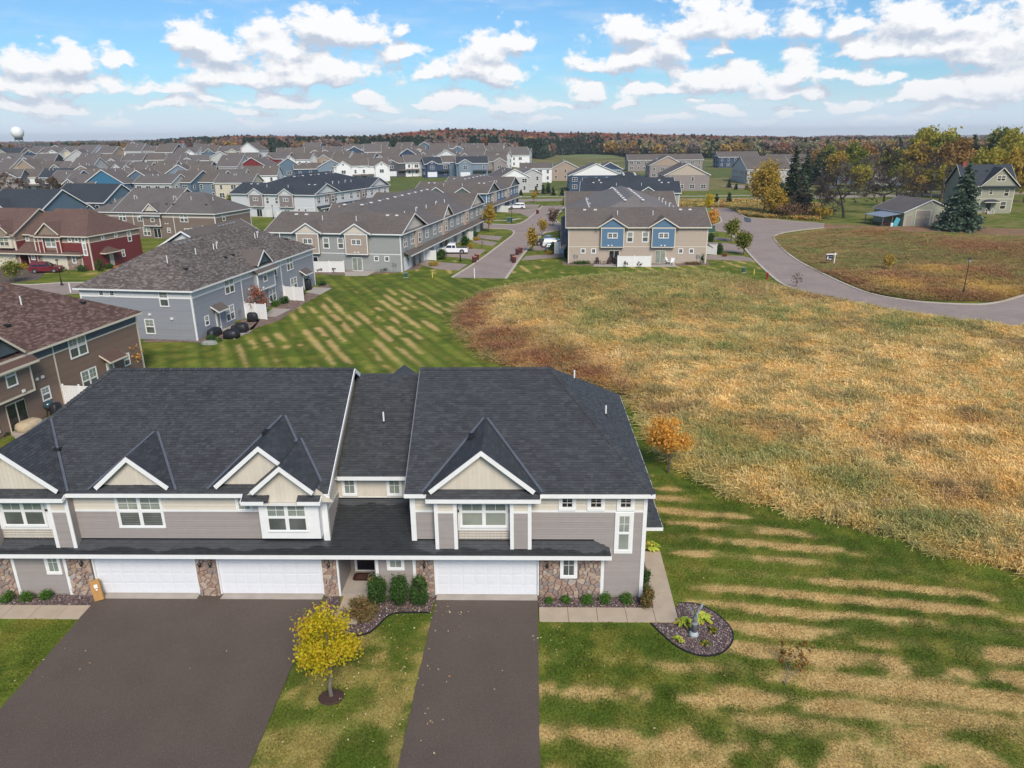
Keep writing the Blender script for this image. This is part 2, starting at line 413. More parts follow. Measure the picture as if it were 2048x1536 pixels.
def shingles(parent, polys, m, name='shingles', expo=0.145, w=0.27, th=0.024, base=True):
    """real courses of overlapping tabs on convex roof planes; every polygon starts with its eave edge"""
    mb = MB()
    for poly in polys:
        P = [Vector(p) for p in poly]
        U = (P[1] - P[0]).normalized(); N = U.cross(P[2] - P[0]).normalized()
        if N.z < 0: N = -N
        V = N.cross(U)
        if V.z < 0: V = -V
        uv = [((p - P[0]).dot(U), (p - P[0]).dot(V)) for p in P]
        area = sum(uv[i][0] * uv[(i + 1) % len(uv)][1] - uv[(i + 1) % len(uv)][0] * uv[i][1] for i in range(len(uv)))
        if area < 0: uv.reverse()
        cons = []
        for i in range(len(uv)):
            (x0, y0), (x1, y1) = uv[i], uv[(i + 1) % len(uv)]
            if hypot(x1 - x0, y1 - y0) < 1e-5: continue
            a, b = (y1 - y0), -(x1 - x0); cons.append((a, b, a * x0 + b * y0))
        mb.slab(list(poly), 0.03)
        u0, u1 = min(p[0] for p in uv), max(p[0] for p in uv); v0, v1 = min(p[1] for p in uv), max(p[1] for p in uv)
        k = 0; v = v0 - 0.01
        while v < v1:
            u = u0 - random.random() * w
            while u < u1:
                ww = w * random.uniform(0.55, 1.35); T = th * random.choice((0.75, 0.75, 1.35))
                q = [(u, v), (u + ww - 0.006, v), (u + ww - 0.006, v + expo), (u, v + expo)]
                for (a, b, c) in cons:
                    if any(a * x + b * y > c + 1e-9 for x, y in q):
                        q = clip(q, a, b, c)
                        if len(q) < 3: break
                if len(q) >= 3:
                    rr = random.random(); kk = len(mb.v); n = len(q)
                    for (x, y) in q:
                        h = 0.004 + T * (1 - 0.85 * (y - v) / expo); mb.v.append(tuple(P[0] + U * x + V * y + N * h))
                    mb.f.append(tuple(range(kk, kk + n))); mb.r.append(rr)
                    low = [i for i in range(n) if q[i][1] < v + 0.02 + 1e-6 and q[(i + 1) % n][1] < v + 0.02 + 1e-6]
                    for i in low:
                        a_, b_ = q[i], q[(i + 1) % n]; k2 = len(mb.v)
                        mb.v.append(tuple(P[0] + U * a_[0] + V * a_[1])); mb.v.append(tuple(P[0] + U * b_[0] + V * b_[1]))
                        mb.f.append((k2, k2 + 1, kk + (i + 1) % n, kk + i)); mb.r.append(rr)
                u += ww
            v += expo; k += 1
    return mb.build(name, m, parent, kind='stuff')
def lap(mb, F, u0, u1, z0, z1, c=0.125, d=0.0, t=0.03):
    """lap siding: each course leans out at its lower edge"""
    n = max(1, round((z1 - z0) / c)); c = (z1 - z0) / n
    for i in range(n):
        a = z0 + i * c; b = a + c - .02; r = random.random()
        mb.face([F.p(u0, a, d + t), F.p(u1, a, d + t), F.p(u1, b, d + 0.006), F.p(u0, b, d + 0.006)], r)
        mb.face([F.p(u0, a, d - .01), F.p(u1, a, d - .01), F.p(u1, a, d + t), F.p(u0, a, d + t)], r); mb.face([F.p(u0, b, d - .012), F.p(u1, b, d - .012), F.p(u1, b + .02, d - .012), F.p(u0, b + .02, d - .012)], r)
def batten(mb, F, u0, u1, zf0, zf1, step=0.2, d=0.0):
    """board and batten between two height functions"""
    n = max(1, round((u1 - u0) / step)); w = (u1 - u0) / n
    for i in range(n):
        a, b = u0 + i * w, u0 + (i + 1) * w; e = 0.018; r = random.random()
        mb.face([F.p(a, zf0(a), d), F.p(b - e, zf0(b), d), F.p(b - e, max(zf0(b), zf1(b)), d), F.p(a, max(zf0(a), zf1(a)), d)], r)
        if zf1(b) - zf0(b) > 0.03: mb.fbox(F, b - e, b, zf0(b), zf1(b) - 0.01, d - 0.01, d + 0.014, r)
def window(parent, F, u0, u1, z0, z1, n=1, grid='top', d=0.0, tr=0.09, m=None, glass=(None, None), single=False, gridn=2):
    """a window thing-part: frame with sashes, muntins and its panes as sub-parts"""
    m = m or WHITE
    mb = MB(); D = d + 0.045
    mb.fbox(F, u0 - tr, u1 + tr, z1, z1 + tr, d - 0.02, D); mb.fbox(F, u0 - tr, u1 + tr, z0 - tr, z0, d - 0.02, D + 0.015)
    mb.fbox(F, u0 - tr, u0, z0, z1, d - 0.02, D); mb.fbox(F, u1, u1 + tr, z0, z1, d - 0.02, D)
    w = (u1 - u0) / n; mid = (z0 + z1) / 2
    s = 0.035; panes = []
    for i in range(n):
        a, b = u0 + i * w, u0 + (i + 1) * w
        if i: mb.fbox(F, a - 0.05, a + 0.05, z0, z1, d - 0.02, D - 0.008); a += 0.05
        if i < n - 1: b -= 0.05
        if not single:
            mb.fbox(F, a, b, mid - 0.028, mid + 0.028, d - 0.02, D - 0.012)
        for (lo, hi, up) in (((z0, mid - 0.028, False), (mid + 0.028, z1, True)) if not single else ((z0, z1, True),)):
            mb.fbox(F, a, b, lo, lo + s, d - 0.02, D - 0.016); mb.fbox(F, a, b, hi - s, hi, d - 0.02, D - 0.016)
            mb.fbox(F, a, a + s, lo + s, hi - s, d - 0.02, D - 0.016); mb.fbox(F, b - s, b, lo + s, hi - s, d - 0.02, D - 0.016)
            if grid == 'all' or (grid == 'top' and up):
                for g in range(1, gridn):
                    x = a + (b - a) * g / gridn; mb.fbox(F, x - 0.011, x + 0.011, lo + s, hi - s, d - 0.012, D - 0.026)
                zz = (lo + hi) / 2; mb.fbox(F, a + s, b - s, zz - 0.011, zz + 0.011, d - 0.012, D - 0.0265)
            panes.append((a + s, b - s, lo + s, hi - s, up))
    o = mb.build('window', m, parent)
    for (a, b, lo, hi, up) in panes:
        q = MB(); q.fbox(F, a, b, lo, hi, d - 0.025, d + 0.012)
        q.build('pane', (glass[0] or G_BLIND) if up else (glass[1] or G_LOW), o)
    return o
def fascia(mb, a, b, h=0.19, t=0.04):
    """white board hanging from the edge a-b"""
    a, b = Vector(a), Vector(b)
    mb.beam(a - Vector((0, 0, h / 2)), b - Vector((0, 0, h / 2)), t, h)
def quads(name, cen, size, m, parent=None, aspect=1.7, flat=0.0, rnd=None, bend=None, **kw):
    """a cloud of leaf sized faces: cen (N,3), size scalar or (N,)"""
    cen = np.asarray(cen, float); N = len(cen); rg = np.random.default_rng(N + 11)
    s = (np.ones(N) * size if np.isscalar(size) else np.asarray(size))[:, None]
    a = rg.normal(size=(N, 3)); a[:, 2] *= (1 - flat); a /= np.linalg.norm(a, axis=1)[:, None]
    b = rg.normal(size=(N, 3)); b[:, 2] *= (1 - flat); b -= (a * b).sum(1)[:, None] * a; b /= np.linalg.norm(b, axis=1)[:, None]
    a *= s * aspect / 2; b *= s / 2
    v = np.empty((N, 4, 3)); v[:, 0] = cen - a; v[:, 1] = cen + b * 0.9 - a * 0.1; v[:, 2] = cen + a; v[:, 3] = cen - b * 0.9 - a * 0.1
    me = bpy.data.meshes.new(name)
    me.vertices.add(N * 4); me.vertices.foreach_set('co', v.ravel())
    me.loops.add(N * 4); me.loops.foreach_set('vertex_index', np.arange(N * 4, dtype=np.int32))
    me.polygons.add(N); me.polygons.foreach_set('loop_start', np.arange(0, N * 4, 4, dtype=np.int32)); me.polygons.foreach_set('loop_total', np.full(N, 4, dtype=np.int32))
    at = me.attributes.new('rnd', 'FLOAT', 'FACE'); at.data.foreach_set('value', rnd if rnd is not None else rg.random(N))
    if m: me.materials.append(m)
    me.update(calc_edges=True)
    if parent == 'mesh': return me
    o = bpy.data.objects.new(name, me); COL.objects.link(o)
    if parent: o.parent = parent
    for k_, v_ in kw.items(): o[k_] = v_
    return o
_gn = {}
def scatter(name, pts, rot, scl, tint, proto_mesh, label=None):
    """what nobody could count: one object whose points carry small copies of one mesh"""
    me = bpy.data.meshes.new(name); N = len(pts)
    me.vertices.add(N); me.vertices.foreach_set('co', np.asarray(pts, np.float32).ravel())
    a = me.attributes.new('rot', 'FLOAT_VECTOR', 'POINT'); a.data.foreach_set('vector', np.asarray(rot, np.float32).ravel())
    a = me.attributes.new('scl', 'FLOAT_VECTOR', 'POINT'); a.data.foreach_set('vector', np.asarray(scl, np.float32).ravel())
    tc = np.ones((N, 4), np.float32); tc[:, :3] = tint
    a = me.attributes.new('tint', 'FLOAT_COLOR', 'POINT'); a.data.foreach_set('color', tc.ravel())
    o = bpy.data.objects.new(name, me); COL.objects.link(o)
    po = bpy.data.objects.new(name + '_blade', proto_mesh)
    ng = bpy.data.node_groups.new(name, 'GeometryNodeTree')
    ng.interface.new_socket('Geometry', in_out='INPUT', socket_type='NodeSocketGeometry')
    ng.interface.new_socket('Geometry', in_out='OUTPUT', socket_type='NodeSocketGeometry')
    t = NT(ng); gi = t.new('NodeGroupInput'); go = t.new('NodeGroupOutput')
    m2p = t.new('GeometryNodeMeshToPoints'); iop = t.new('GeometryNodeInstanceOnPoints'); oi = t.new('GeometryNodeObjectInfo')
    oi.inputs['Object'].default_value = po
    r = t.new('GeometryNodeInputNamedAttribute', data_type='FLOAT_VECTOR'); r.inputs[0].default_value = 'rot'
    s_ = t.new('GeometryNodeInputNamedAttribute', data_type='FLOAT_VECTOR'); s_.inputs[0].default_value = 'scl'
    t.l.new(gi.outputs[0], m2p.inputs[0]); t.l.new(m2p.outputs[0], iop.inputs['Points']); t.l.new(oi.outputs['Geometry'], iop.inputs['Instance'])
    e2r = t.new('FunctionNodeEulerToRotation'); t.l.new(r.outputs[0], e2r.inputs[0])
    t.l.new(e2r.outputs[0], iop.inputs['Rotation']); t.l.new(s_.outputs[0], iop.inputs['Scale'])
    t.l.new(iop.outputs[0], go.inputs[0])
    md = o.modifiers.new('scatter', 'NODES'); md.node_group = ng
    o['kind'] = 'stuff'
    if label: o['label'] = label
    return o
# smooth value noise for large ground patterns
_rt = np.random.default_rng(3).random((256, 256))
def vnoise(x, y):
    x = np.asarray(x, float); y = np.asarray(y, float)
    xi = np.floor(x).astype(int); yi = np.floor(y).astype(int); fx = x - xi; fy = y - yi
    fx = fx * fx * (3 - 2 * fx); fy = fy * fy * (3 - 2 * fy)
    a = _rt[xi % 256, yi % 256]; b = _rt[(xi + 1) % 256, yi % 256]; c = _rt[xi % 256, (yi + 1) % 256]; d = _rt[(xi + 1) % 256, (yi + 1) % 256]
    return (a * (1 - fx) + b * fx) * (1 - fy) + (c * (1 - fx) + d * fx) * fy
def fbm(x, y, o=4):
    s = 0; a = 0.5; t = 0
    for i in range(o):
        s = s + a * vnoise(x * 2 ** i + 17.3 * i, y * 2 ** i + 9.1 * i); t += a; a *= 0.55
    return s / t
def inpoly(x, y, poly):
    r = np.zeros(np.shape(x), bool); n = len(poly)
    for i in range(n):
        x0, y0 = poly[i]; x1, y1 = poly[(i + 1) % n]
        c = ((y0 > y) != (y1 > y)) & (x < (x1 - x0) * (y - y0) / ((y1 - y0) or 1e-9) + x0)
        r ^= c
    return r
def sm(x, a, b):
    t = np.clip((x - a) / (b - a), 0, 1); return t * t * (3 - 2 * t)
def pdist(x, y, poly):
    """distance to a closed outline"""
    best = np.full(np.shape(x), 1e9); n = len(poly)
    for i in range(n):
        x0, y0 = poly[i]; x1, y1 = poly[(i + 1) % n]; dx, dy = x1 - x0, y1 - y0; L = dx * dx + dy * dy or 1e-9
        t = np.clip(((x - x0) * dx + (y - y0) * dy) / L, 0, 1); best = np.minimum(best, np.hypot(x - x0 - t * dx, y - y0 - t * dy))
    return best
# ---------------------------------------------------------------- ground, lawns, meadow
def T(X, Y):
    X = np.asarray(X, float); Y = np.asarray(Y, float)
    px = X / np.maximum(Y, 1)
    h = (7.5 * sm(Y, 290, 490) - 1.5 * sm(Y, 540, 640)) * (1 - .8 * sm(px, -.06, .05))
    ridge = np.interp(px, [-0.75, -0.55, -0.46, -0.38, -0.28, -0.2, -0.12, -0.02, 0.08, 0.2, 0.35, 0.6, 0.9], [-6, -5, 1, 4.5, 3, 2.5, 10.5, 9.5, 9, 5, 0, -4, -4])
    h = h + ridge * sm(Y, 720, 1020) * (1 - 0.9 * sm(Y, 1300, 2200))
    far = fbm(X / 900 + 3, Y / 900, 3)
    h = h + (far * 40 - 52) * sm(Y, 2200, 4200) + 4 * sm(Y, 6000, 8000)
    return h
def poly_px(pts, z=0.0): return [G(x, y, z) for x, y in pts]
MEADOW = [(24.55, 31.26), (22.02, 33.26), (17.89, 35.74), (13.28, 38.87), (11.05, 42.17), (9.21, 44.39), (8.58, 49.04), (8.2, 57.52), (2.96, 62.84),
          (-2.66, 66.66), (-6.01, 72.73), (-8.76, 82.16), (-9.12, 92.59), (-6.66, 100.38), (-2.56, 105.61), (5.81, 111.26), (13.97, 115.28), (22, 116.6), (29, 116.9),
          (36.0, 107.5), (38.3, 101.5), (42.0, 94.0), (45.8, 88.2), (50.5, 84.0), (56.3, 80.6), (72, 74), (95, 66), (95, 10), (45, 12), (32, 24)]
FIELD = poly_px([(1552, 474), (1640, 462), (1740, 458), (1800, 466), (1900, 472), (2048, 474), (2200, 476), (2200, 560), (2048, 586), (1990, 604), (1830, 600), (1745, 586), (1640, 541), (1572, 499), (1556, 480)])
WOODLAWN = poly_px([(1540, 436), (1500, 430), (1480, 412), (1600, 404), (1700, 402), (1700, 440)])
def grid_lines(segs):
    out = [segs[0][0]]
    for a, b, s in segs:
        n = max(1, int(round((b - a) / s))); out += list(np.linspace(a, b, n + 1)[1:])
    return np.array(out)
def sheet(name, xs, ys, zf, colf, m):
    X, Y = np.meshgrid(xs, ys); Z = zf(X, Y)
    nx, ny = len(xs), len(ys)
    me = bpy.data.meshes.new(name); me.vertices.add(nx * ny)
    me.vertices.foreach_set('co', np.stack([X, Y, Z], -1).astype(np.float32).ravel())
    i = (np.arange(ny - 1)[:, None] * nx + np.arange(nx - 1)[None]).ravel()
    q = np.stack([i, i + 1, i + nx + 1, i + nx], -1).astype(np.int32); N = len(q)
    me.loops.add(N * 4); me.loops.foreach_set('vertex_index', q.ravel())
    me.polygons.add(N); me.polygons.foreach_set('loop_start', np.arange(0, N * 4, 4, dtype=np.int32)); me.polygons.foreach_set('loop_total', np.full(N, 4, dtype=np.int32))
    me.polygons.foreach_set('use_smooth', np.ones(N, bool))
    c = np.ones((nx * ny, 4), np.float32); c[:, :3] = colf(X, Y).reshape(-1, 3)
    a = me.attributes.new('col', 'FLOAT_COLOR', 'POINT'); a.data.foreach_set('color', c.ravel())
    me.materials.append(m); me.update(calc_edges=True)
    o = bpy.data.objects.new(name, me); COL.objects.link(o); o['kind'] = 'structure'
    return o
def ground_mat(name, fine, amp, coarse=0.6, bump=0.6):
    m = bpy.data.materials.new(name); m.use_nodes = True
    t = NT(m.node_tree); b = t.n['Principled BSDF']
    a = attr(t, 'col').outputs['Color']; tc = t.new('ShaderNodeTexCoord').outputs['Object']
    n1 = t.noise(tc, fine, 8, 0.8); n2 = t.noise(tc, coarse, 5, 0.65)
    k = t.math('MULTIPLY', t.ramp(n1, 0.33, 0.67, 1 - amp, 1 + amp, False), t.ramp(n2, 0.3, 0.7, 0.86, 1.14, False))
    s = t.new('ShaderNodeVectorMath', operation='SCALE'); t.put(s.inputs[0], a); t.put(s.inputs[3], k)
    n3 = t.noise(tc, fine * 0.45, 5, 0.7)
    c = t.mix(t.ramp(n3, 0.56, 0.74, 0, 0.4), s.outputs[0], (0.30, 0.23, 0.085))
    c = t.mix(0.55, s.outputs[0], c)
    t.put(b.inputs['Base Color'], c); b.inputs['Roughness'].default_value = 0.95; b.inputs['Specular IOR Level'].default_value = 0.1
    bn = t.new('ShaderNodeBump'); bn.inputs['Strength'].default_value = bump; bn.inputs['Distance'].default_value = 0.04
    t.put(bn.inputs['Height'], n1); t.l.new(bn.outputs[0], b.inputs['Normal'])
    return m
GR1, GR2, OLV, TAN = np.array((0.078, 0.116, 0.015)), np.array((0.122, 0.160, 0.021)), np.array((0.21, 0.19, 0.036)), np.array((0.54, 0.37, 0.155))
def mixc(a, b, f): return a * (1 - f[..., None]) + b * f[..., None]
MIDL = [(-60, 60), (-9, 60), (-3, 66), (-9, 84), (-9, 96), (-3, 106), (8, 114), (8, 117), (-3.4, 113), (-12, 114.5), (-18, 117), (-33, 119), (-34, 112), (-31, 98), (-33, 78)]
def lawn_color(X, Y):
    n1 = fbm(X * 0.22, Y * 0.22, 4); n2 = fbm(X * 0.9 + 50, Y * 0.9, 4); n3 = fbm(X * 2.2 + 9, Y * 2.2 + 4, 3); n0 = fbm(X * .07 + 5, Y * .07 + 8, 3)
    c = mixc(GR1[None, None], GR2[None, None], sm(n1 + (n2 - .5) * .5, 0.35, 0.65))
    c = mixc(c, OLV[None, None], 0.62 * sm(n2 + (n3 - .5) * .4, 0.42, 0.72))
    dry = np.zeros_like(X)
    # side lawn: bands scorched between mowing passes
    w = ((Y + 0.17 * X + (n1 - .5) * 0.45 + (n2 - .5) * 0.4) % 1.5) / 1.5
    band = np.exp(-((w - 0.60) / np.where(Y < 28, .32, .25)) ** 4)
    zone = sm(X, 6.3, 9.0) * sm(Y, 20, 24) * (Y < 46)
    edge = sm(np.abs(np.where(Y < 46, X - np.interp(Y, [22, 31, 33.3, 35.7, 38.9, 42.2, 46], [34, 24.6, 22, 17.9, 13.3, 11, 9]), 99)), 1.0, 3.4)
    br = sm(fbm(X * .16 + 40, Y * .62, 3) * .8 + n2 * .25, 0.44, 0.60); broad = sm(fbm(X * .13 + 11, Y * .5 + 3, 3) + .25 * (n2 - .5), .40, .54) * sm(29.5 - Y - .1 * (X - 8), 0, 3) * sm(X, 7, 10)
    dry = np.maximum(dry, zone * edge * np.clip(band * (0.26 + 0.85 * br) * np.where(Y < 27.5, 0.8, 1.0) + broad * (.38 + .62 * band), 0, 1))
    # front strips near the driveways
    f = ((Y < 29) & (X > -10) & (X < 9))
    w2 = ((Y + 0.10 * X + (n1 - .5) * 1.3) % 2.1) / 2.1
    dry = np.maximum(dry, np.where(f & (X > 0.4), 0.95 * np.exp(-((w2 - 0.30) / 0.22) ** 2) * sm(27.0 - Y, 0.5, 2.5) * sm(n1 + n2 * .6, .55, .95), 0))
    dry = np.maximum(dry, np.where((X > -10) & (X < -4.3) & (Y < 29), 0.34 * sm(n2 + n1 * .5 - (Y - 20) * .03, 0.42, 0.72), 0))
    dry = np.maximum(dry, np.where(Y < 23, 0.8 * sm(n1 + n2 * .5, .62, .95) * sm(X, 0, 8), 0))
    # lawn behind the house: diagonal mowing stripes
    st = ((X + 0.5 * Y + (n1 - .5) * 0.4) % 1.72) / 1.72
    mid = inpoly(X, Y, MIDL)
    al, cr = -.447 * X + .894 * Y, .894 * X + .447 * Y
    c = np.where(mid[..., None], c * (1 + .13 * np.sign(np.sin((X + .5 * Y) * pi / 1.72)) )[..., None], c)
    c = np.where(mid[..., None], mixc(c, GR1[None, None] * 0.82, 0.6 * np.exp(-((st - 0.05) / 0.16) ** 2) + 0.6 * np.exp(-((st - 1.05) / 0.16) ** 2)), c)
    patch = sm(fbm(cr * .42 + 3, al * .15 + 7, 3), 0.38, 0.56) * sm(fbm(cr * .9 + 31, al * .34 + 17, 3), 0.30, 0.48)
    core = np.exp(-(((X + 20) / 13) ** 2 + ((Y - 85) / 17.0) ** 2) ** 1.5)
    dry = np.maximum(dry, np.where(mid, 1.15 * np.exp(-((st - 0.55) / 0.24) ** 2) * patch * np.clip(core * 1.3 + 0.12, 0, 1), 0))
    # verges by the middle rowhouse
    w3 = ((X * 1.0 + 0.25 * Y) % 2.6) / 2.6
    v = ((Y > 117) & (Y < 130)).astype(float)
    dry = np.maximum(dry, v * 0.7 * np.exp(-((w3 - 0.5) / 0.16) ** 2) * sm(n1 + n2 * .4, .55, .85))
    s4 = ((Y > 130) & (Y < 240)).astype(float)
    dry = np.maximum(dry, s4 * 0.25 * sm(n1, 0.5, 0.8))
    dry = .35 * dry + .65 * sm(dry + (n3 - .5) * .25, .18, .62)
    c = mixc(c, TAN[None, None] * (0.82 + 0.36 * n3[..., None]), np.clip(dry * np.where(mid, .74, .92), 0, 1))
    # worn edges of the drives
    # meadow and field floors
    me = inpoly(X, Y, MEADOW); fi = inpoly(X, Y, FIELD)
    soil = mixc(np.array((0.46, 0.32, 0.14))[None, None], np.array((0.13, 0.13, 0.045))[None, None], sm(n2, .4, .6))
    soil2 = mixc(np.array((0.30, 0.26, 0.10))[None, None], np.array((0.17, 0.18, 0.06))[None, None], sm(n1 + n2 * .5, .55, .95))
    if X.shape[0] > 2: dm = pdist(X, Y, MEADOW) + (n3 - .5) * 1.5
    else: dm = 9 + 0 * X
    me = me.astype(float) * sm(dm, .6, 1.9); c = mixc(c, soil, me)
    c = np.where(fi[..., None], soil2, c)
    # rough grass round the wood and the old farm
    rough = ((X > 47) & (Y > 165) & (Y < 252)).astype(float) * 0.6
    c = mixc(c, np.array((0.19, 0.16, 0.06))[None, None], rough * sm(n1 + n2 * .3, .45, .8))
    far = sm(Y, 235, 300)
    c = mixc(c, np.array((0.13, 0.15, 0.04))[None, None], 0.5 * far)
    return np.clip(c, 0, 1)
GOLD = None
def terrain_color(X, Y):
    n1 = fbm(X * 0.02, Y * 0.02, 4); n2 = fbm(X * 0.08 + 5, Y * 0.08, 3)
    c = mixc(np.array((0.10, 0.125, 0.035))[None, None], np.array((0.19, 0.165, 0.065))[None, None], sm(n1 + (n2 - .5) * .5, .4, .65))
    q = X / np.maximum(Y, 1)
    gold = ((Y > 505) & (Y < 650) & (q > -0.37) & (q < -0.20)).astype(float)
    c = mixc(c, np.array((0.40, 0.27, 0.13))[None, None], gold * 0.9)
    rust = ((Y > 262) & (Y < 290) & (q > -0.23) & (q < -0.14)).astype(float)
    c = mixc(c, np.array((0.26, 0.125, 0.045))[None, None], rust * 0.85)
    hill = ((Y > 700) & (Y < 900) & (q > 0.035) & (q < 0.12)).astype(float)
    c = mixc(c, np.array((0.15, 0.185, 0.075))[None, None], hill)
    h1 = sm(Y, 900, 1500)
    c = mixc(c, mixc(np.array((0.10, 0.075, 0.045))[None, None], np.array((0.07, 0.085, 0.035))[None, None], sm(n2, .4, .6)), h1)
    return c
GM = ground_mat('lawn_grass', 9.0, 0.55, 0.8, 0.7)
TM = ground_mat('open_land', 0.6, 0.3, 0.05, 0.4)
sheet('lawn', grid_lines([(-170, -60, 1.6), (-60, -36, 0.6), (-36, 30, 0.24), (30, 75, 0.5), (75, 190, 1.4)]),
      grid_lines([(0, 17, 1.0), (17, 48, 0.17), (48, 112, 0.34), (112, 150, 0.55), (150, 300, 1.3)]), lambda X, Y: X * 0, lawn_color, GM)
sheet('ground', grid_lines([(-9000, -1200, 260), (-1200, -200, 25), (-200, 250, 12), (250, 1500, 25), (1500, 9000, 260)]),
      grid_lines([(-300, 250, 50), (250, 300, 10), (300, 700, 8), (700, 1400, 20), (1400, 9500, 120)]),
      lambda X, Y: T(X, Y) - 0.08, terrain_color, TM)
# ---------------------------------------------------------------- streets and drives
def flat(name, poly, m, z, th=0.05, kind='structure', label=None, parent=None):
    if name == 'driveway' and len(poly) > 4:
        q = []
        for i in range(len(poly)):
            a, b = poly[i], poly[(i + 1) % len(poly)]; L = hypot(b[0] - a[0], b[1] - a[1]); n = max(1, int(L / .25)) if abs(b[1] - a[1]) > abs(b[0] - a[0]) else 1
            q += [(a[0] + (b[0] - a[0]) * k / n + (random.uniform(-.018, .018) if k else 0), a[1] + (b[1] - a[1]) * k / n) for k in range(n)]
        poly = q
    mb = MB(); mb.prism(poly, z - th, z); o = mb.build(name, m, parent)
    if kind: o['kind'] = kind
    if label: o['label'] = label
    return o
def ribbon(name, pts, w, h, m, z0=0.0, kind='structure'):
    mb = MB()
    L, R = [], []
    for i, p in enumerate(pts):
        a = Vector(pts[max(i - 1, 0)]); b = Vector(pts[min(i + 1, len(pts) - 1)]); d = (b - a).normalized(); n = Vector((-d.y, d.x)) * w / 2
        L.append(Vector(p) + n); R.append(Vector(p) - n)
    for i in range(len(pts) - 1):
        mb.hexa([(*L[i], z0), (*R[i], z0), (*R[i + 1], z0), (*L[i + 1], z0), (*L[i], z0 + h), (*R[i], z0 + h), (*R[i + 1], z0 + h), (*L[i + 1], z0 + h)])
    o = mb.build(name, m); o['kind'] = kind
    return o
def curve(pts, n=6):
    out = []
    P = [Vector(p) for p in pts]; P = [P[0] * 2 - P[1]] + P + [P[-1] * 2 - P[-2]]
    for i in range(1, len(P) - 2):
        for k in range(n):
            t = k / n
            out.append(tuple(0.5 * ((2 * P[i]) + (-P[i - 1] + P[i + 1]) * t + (2 * P[i - 1] - 5 * P[i] + 4 * P[i + 1] - P[i + 2]) * t * t + (-P[i - 1] + 3 * P[i] - 3 * P[i + 1] + P[i + 2]) * t ** 3)))
    out.append(tuple(P[-2])); return out
lk = curve(poly_px([(905, 555), (960, 520), (1000, 490), (1028, 467), (1015, 459), (980, 457), (930, 455)]), 4)
rk = curve(poly_px([(1012, 557), (1050, 505), (1085, 469), (1100, 464), (1130, 460), (1180, 458)]), 4)
lt = curve(poly_px([(930, 446), (1000, 449), (1040, 447), (1066, 430), (1085, 412)]), 4)
rt = curve(poly_px([(1180, 447), (1125, 448), (1112, 437), (1122, 422), (1132, 411)]), 4)
flat('street', lk + list(reversed(lt)) [::-1] [::-1] [::-1] if False else lk[:] + lt[:] + list(reversed(rt)) + list(reversed(rk)), ROADM, 0.03)
for i, k in enumerate((lk, rk, lt, rt)): ribbon('kerb', k, 0.42, 0.11, KERB)
a0 = poly_px([(1437, 411), (1427, 425), (1440, 446), (1431, 452), (1420, 448)])
rl = curve(poly_px([(1420, 412), (1438, 432), (1442, 444), (1425, 450)]), 4) + curve(poly_px([(1432, 462), (1455, 466), (1478, 484), (1502, 512), (1536, 546), (1572, 572), (1640, 592), (1740, 613), (1850, 631), (2060, 658), (2300, 690)]), 5)
rr = curve(poly_px([(1466, 411), (1476, 424), (1490, 434), (1510, 437), (1570, 441), (1648, 448)]), 4)
rr2 = curve(poly_px([(1648, 456), (1590, 462), (1550, 472), (1560, 492), (1590, 518), (1640, 545), (1700, 573), (1750, 590), (1830, 603), (1930, 609), (1990, 606), (2060, 587), (2200, 545)]), 5)
flat('road', rl + list(reversed(rr2)) + list(reversed(rr)), ROADM, 0.03)
ribbon('kerb', curve(poly_px([(1420, 412), (1438, 432), (1442, 444), (1425, 450)]), 4), 0.42, 0.11, KERB)
ribbon('kerb', curve(poly_px([(1432, 462), (1455, 466), (1478, 484), (1502, 512), (1536, 546), (1572, 572), (1640, 592), (1740, 613), (1850, 631), (2060, 658), (2300, 690)]), 5), 0.42, 0.11, KERB)
ribbon('kerb', rr, 0.42, 0.11, KERB); ribbon('kerb', rr2, 0.42, 0.11, KERB)
ribbon('highway', curve([(-90, 262), (-20, 255), (10, 258.5), (60, 254.5), (84, 258), (124, 266), (170, 272), (230, 282)], 4), 9.5, 0.05, ROADM, -0.01)
ribbon('footpath', curve([(-90, 276), (-20, 270), (10, 274), (60, 270), (84, 273), (124, 281), (170, 288)], 4), 2.6, 0.05, CONCG, -0.01)
ribbon('footpath', curve(poly_px([(930, 440), (1010, 441), (1040, 437)]), 4), 1.4, 0.05, CONCG, -0.01)
ribbon('far_street', curve([(95, 300), (88, 330), (98, 372), (122, 398), (150, 412)], 5), 9, 0.05, ROADM, 0.0)
ribbon('far_street', curve([(-46, 285), (-20, 292), (12, 296)], 4), 5, 0.05, ROADM, 0.0)
ribbon('far_street', curve([(28, 330), (-10, 322), (-46, 318), (-110, 330), (-250, 352)], 5), 7, 0.05, ROADM, 0.0)
flat('street', poly_px([(-60, 566), (60, 570), (120, 566), (250, 564), (330, 560), (330, 574), (250, 582), (-60, 600)]), ROADM, 0.03)
ribbon('kerb', poly_px([(-60, 566), (60, 570), (120, 566), (250, 564)]), 0.4, 0.1, KERB)
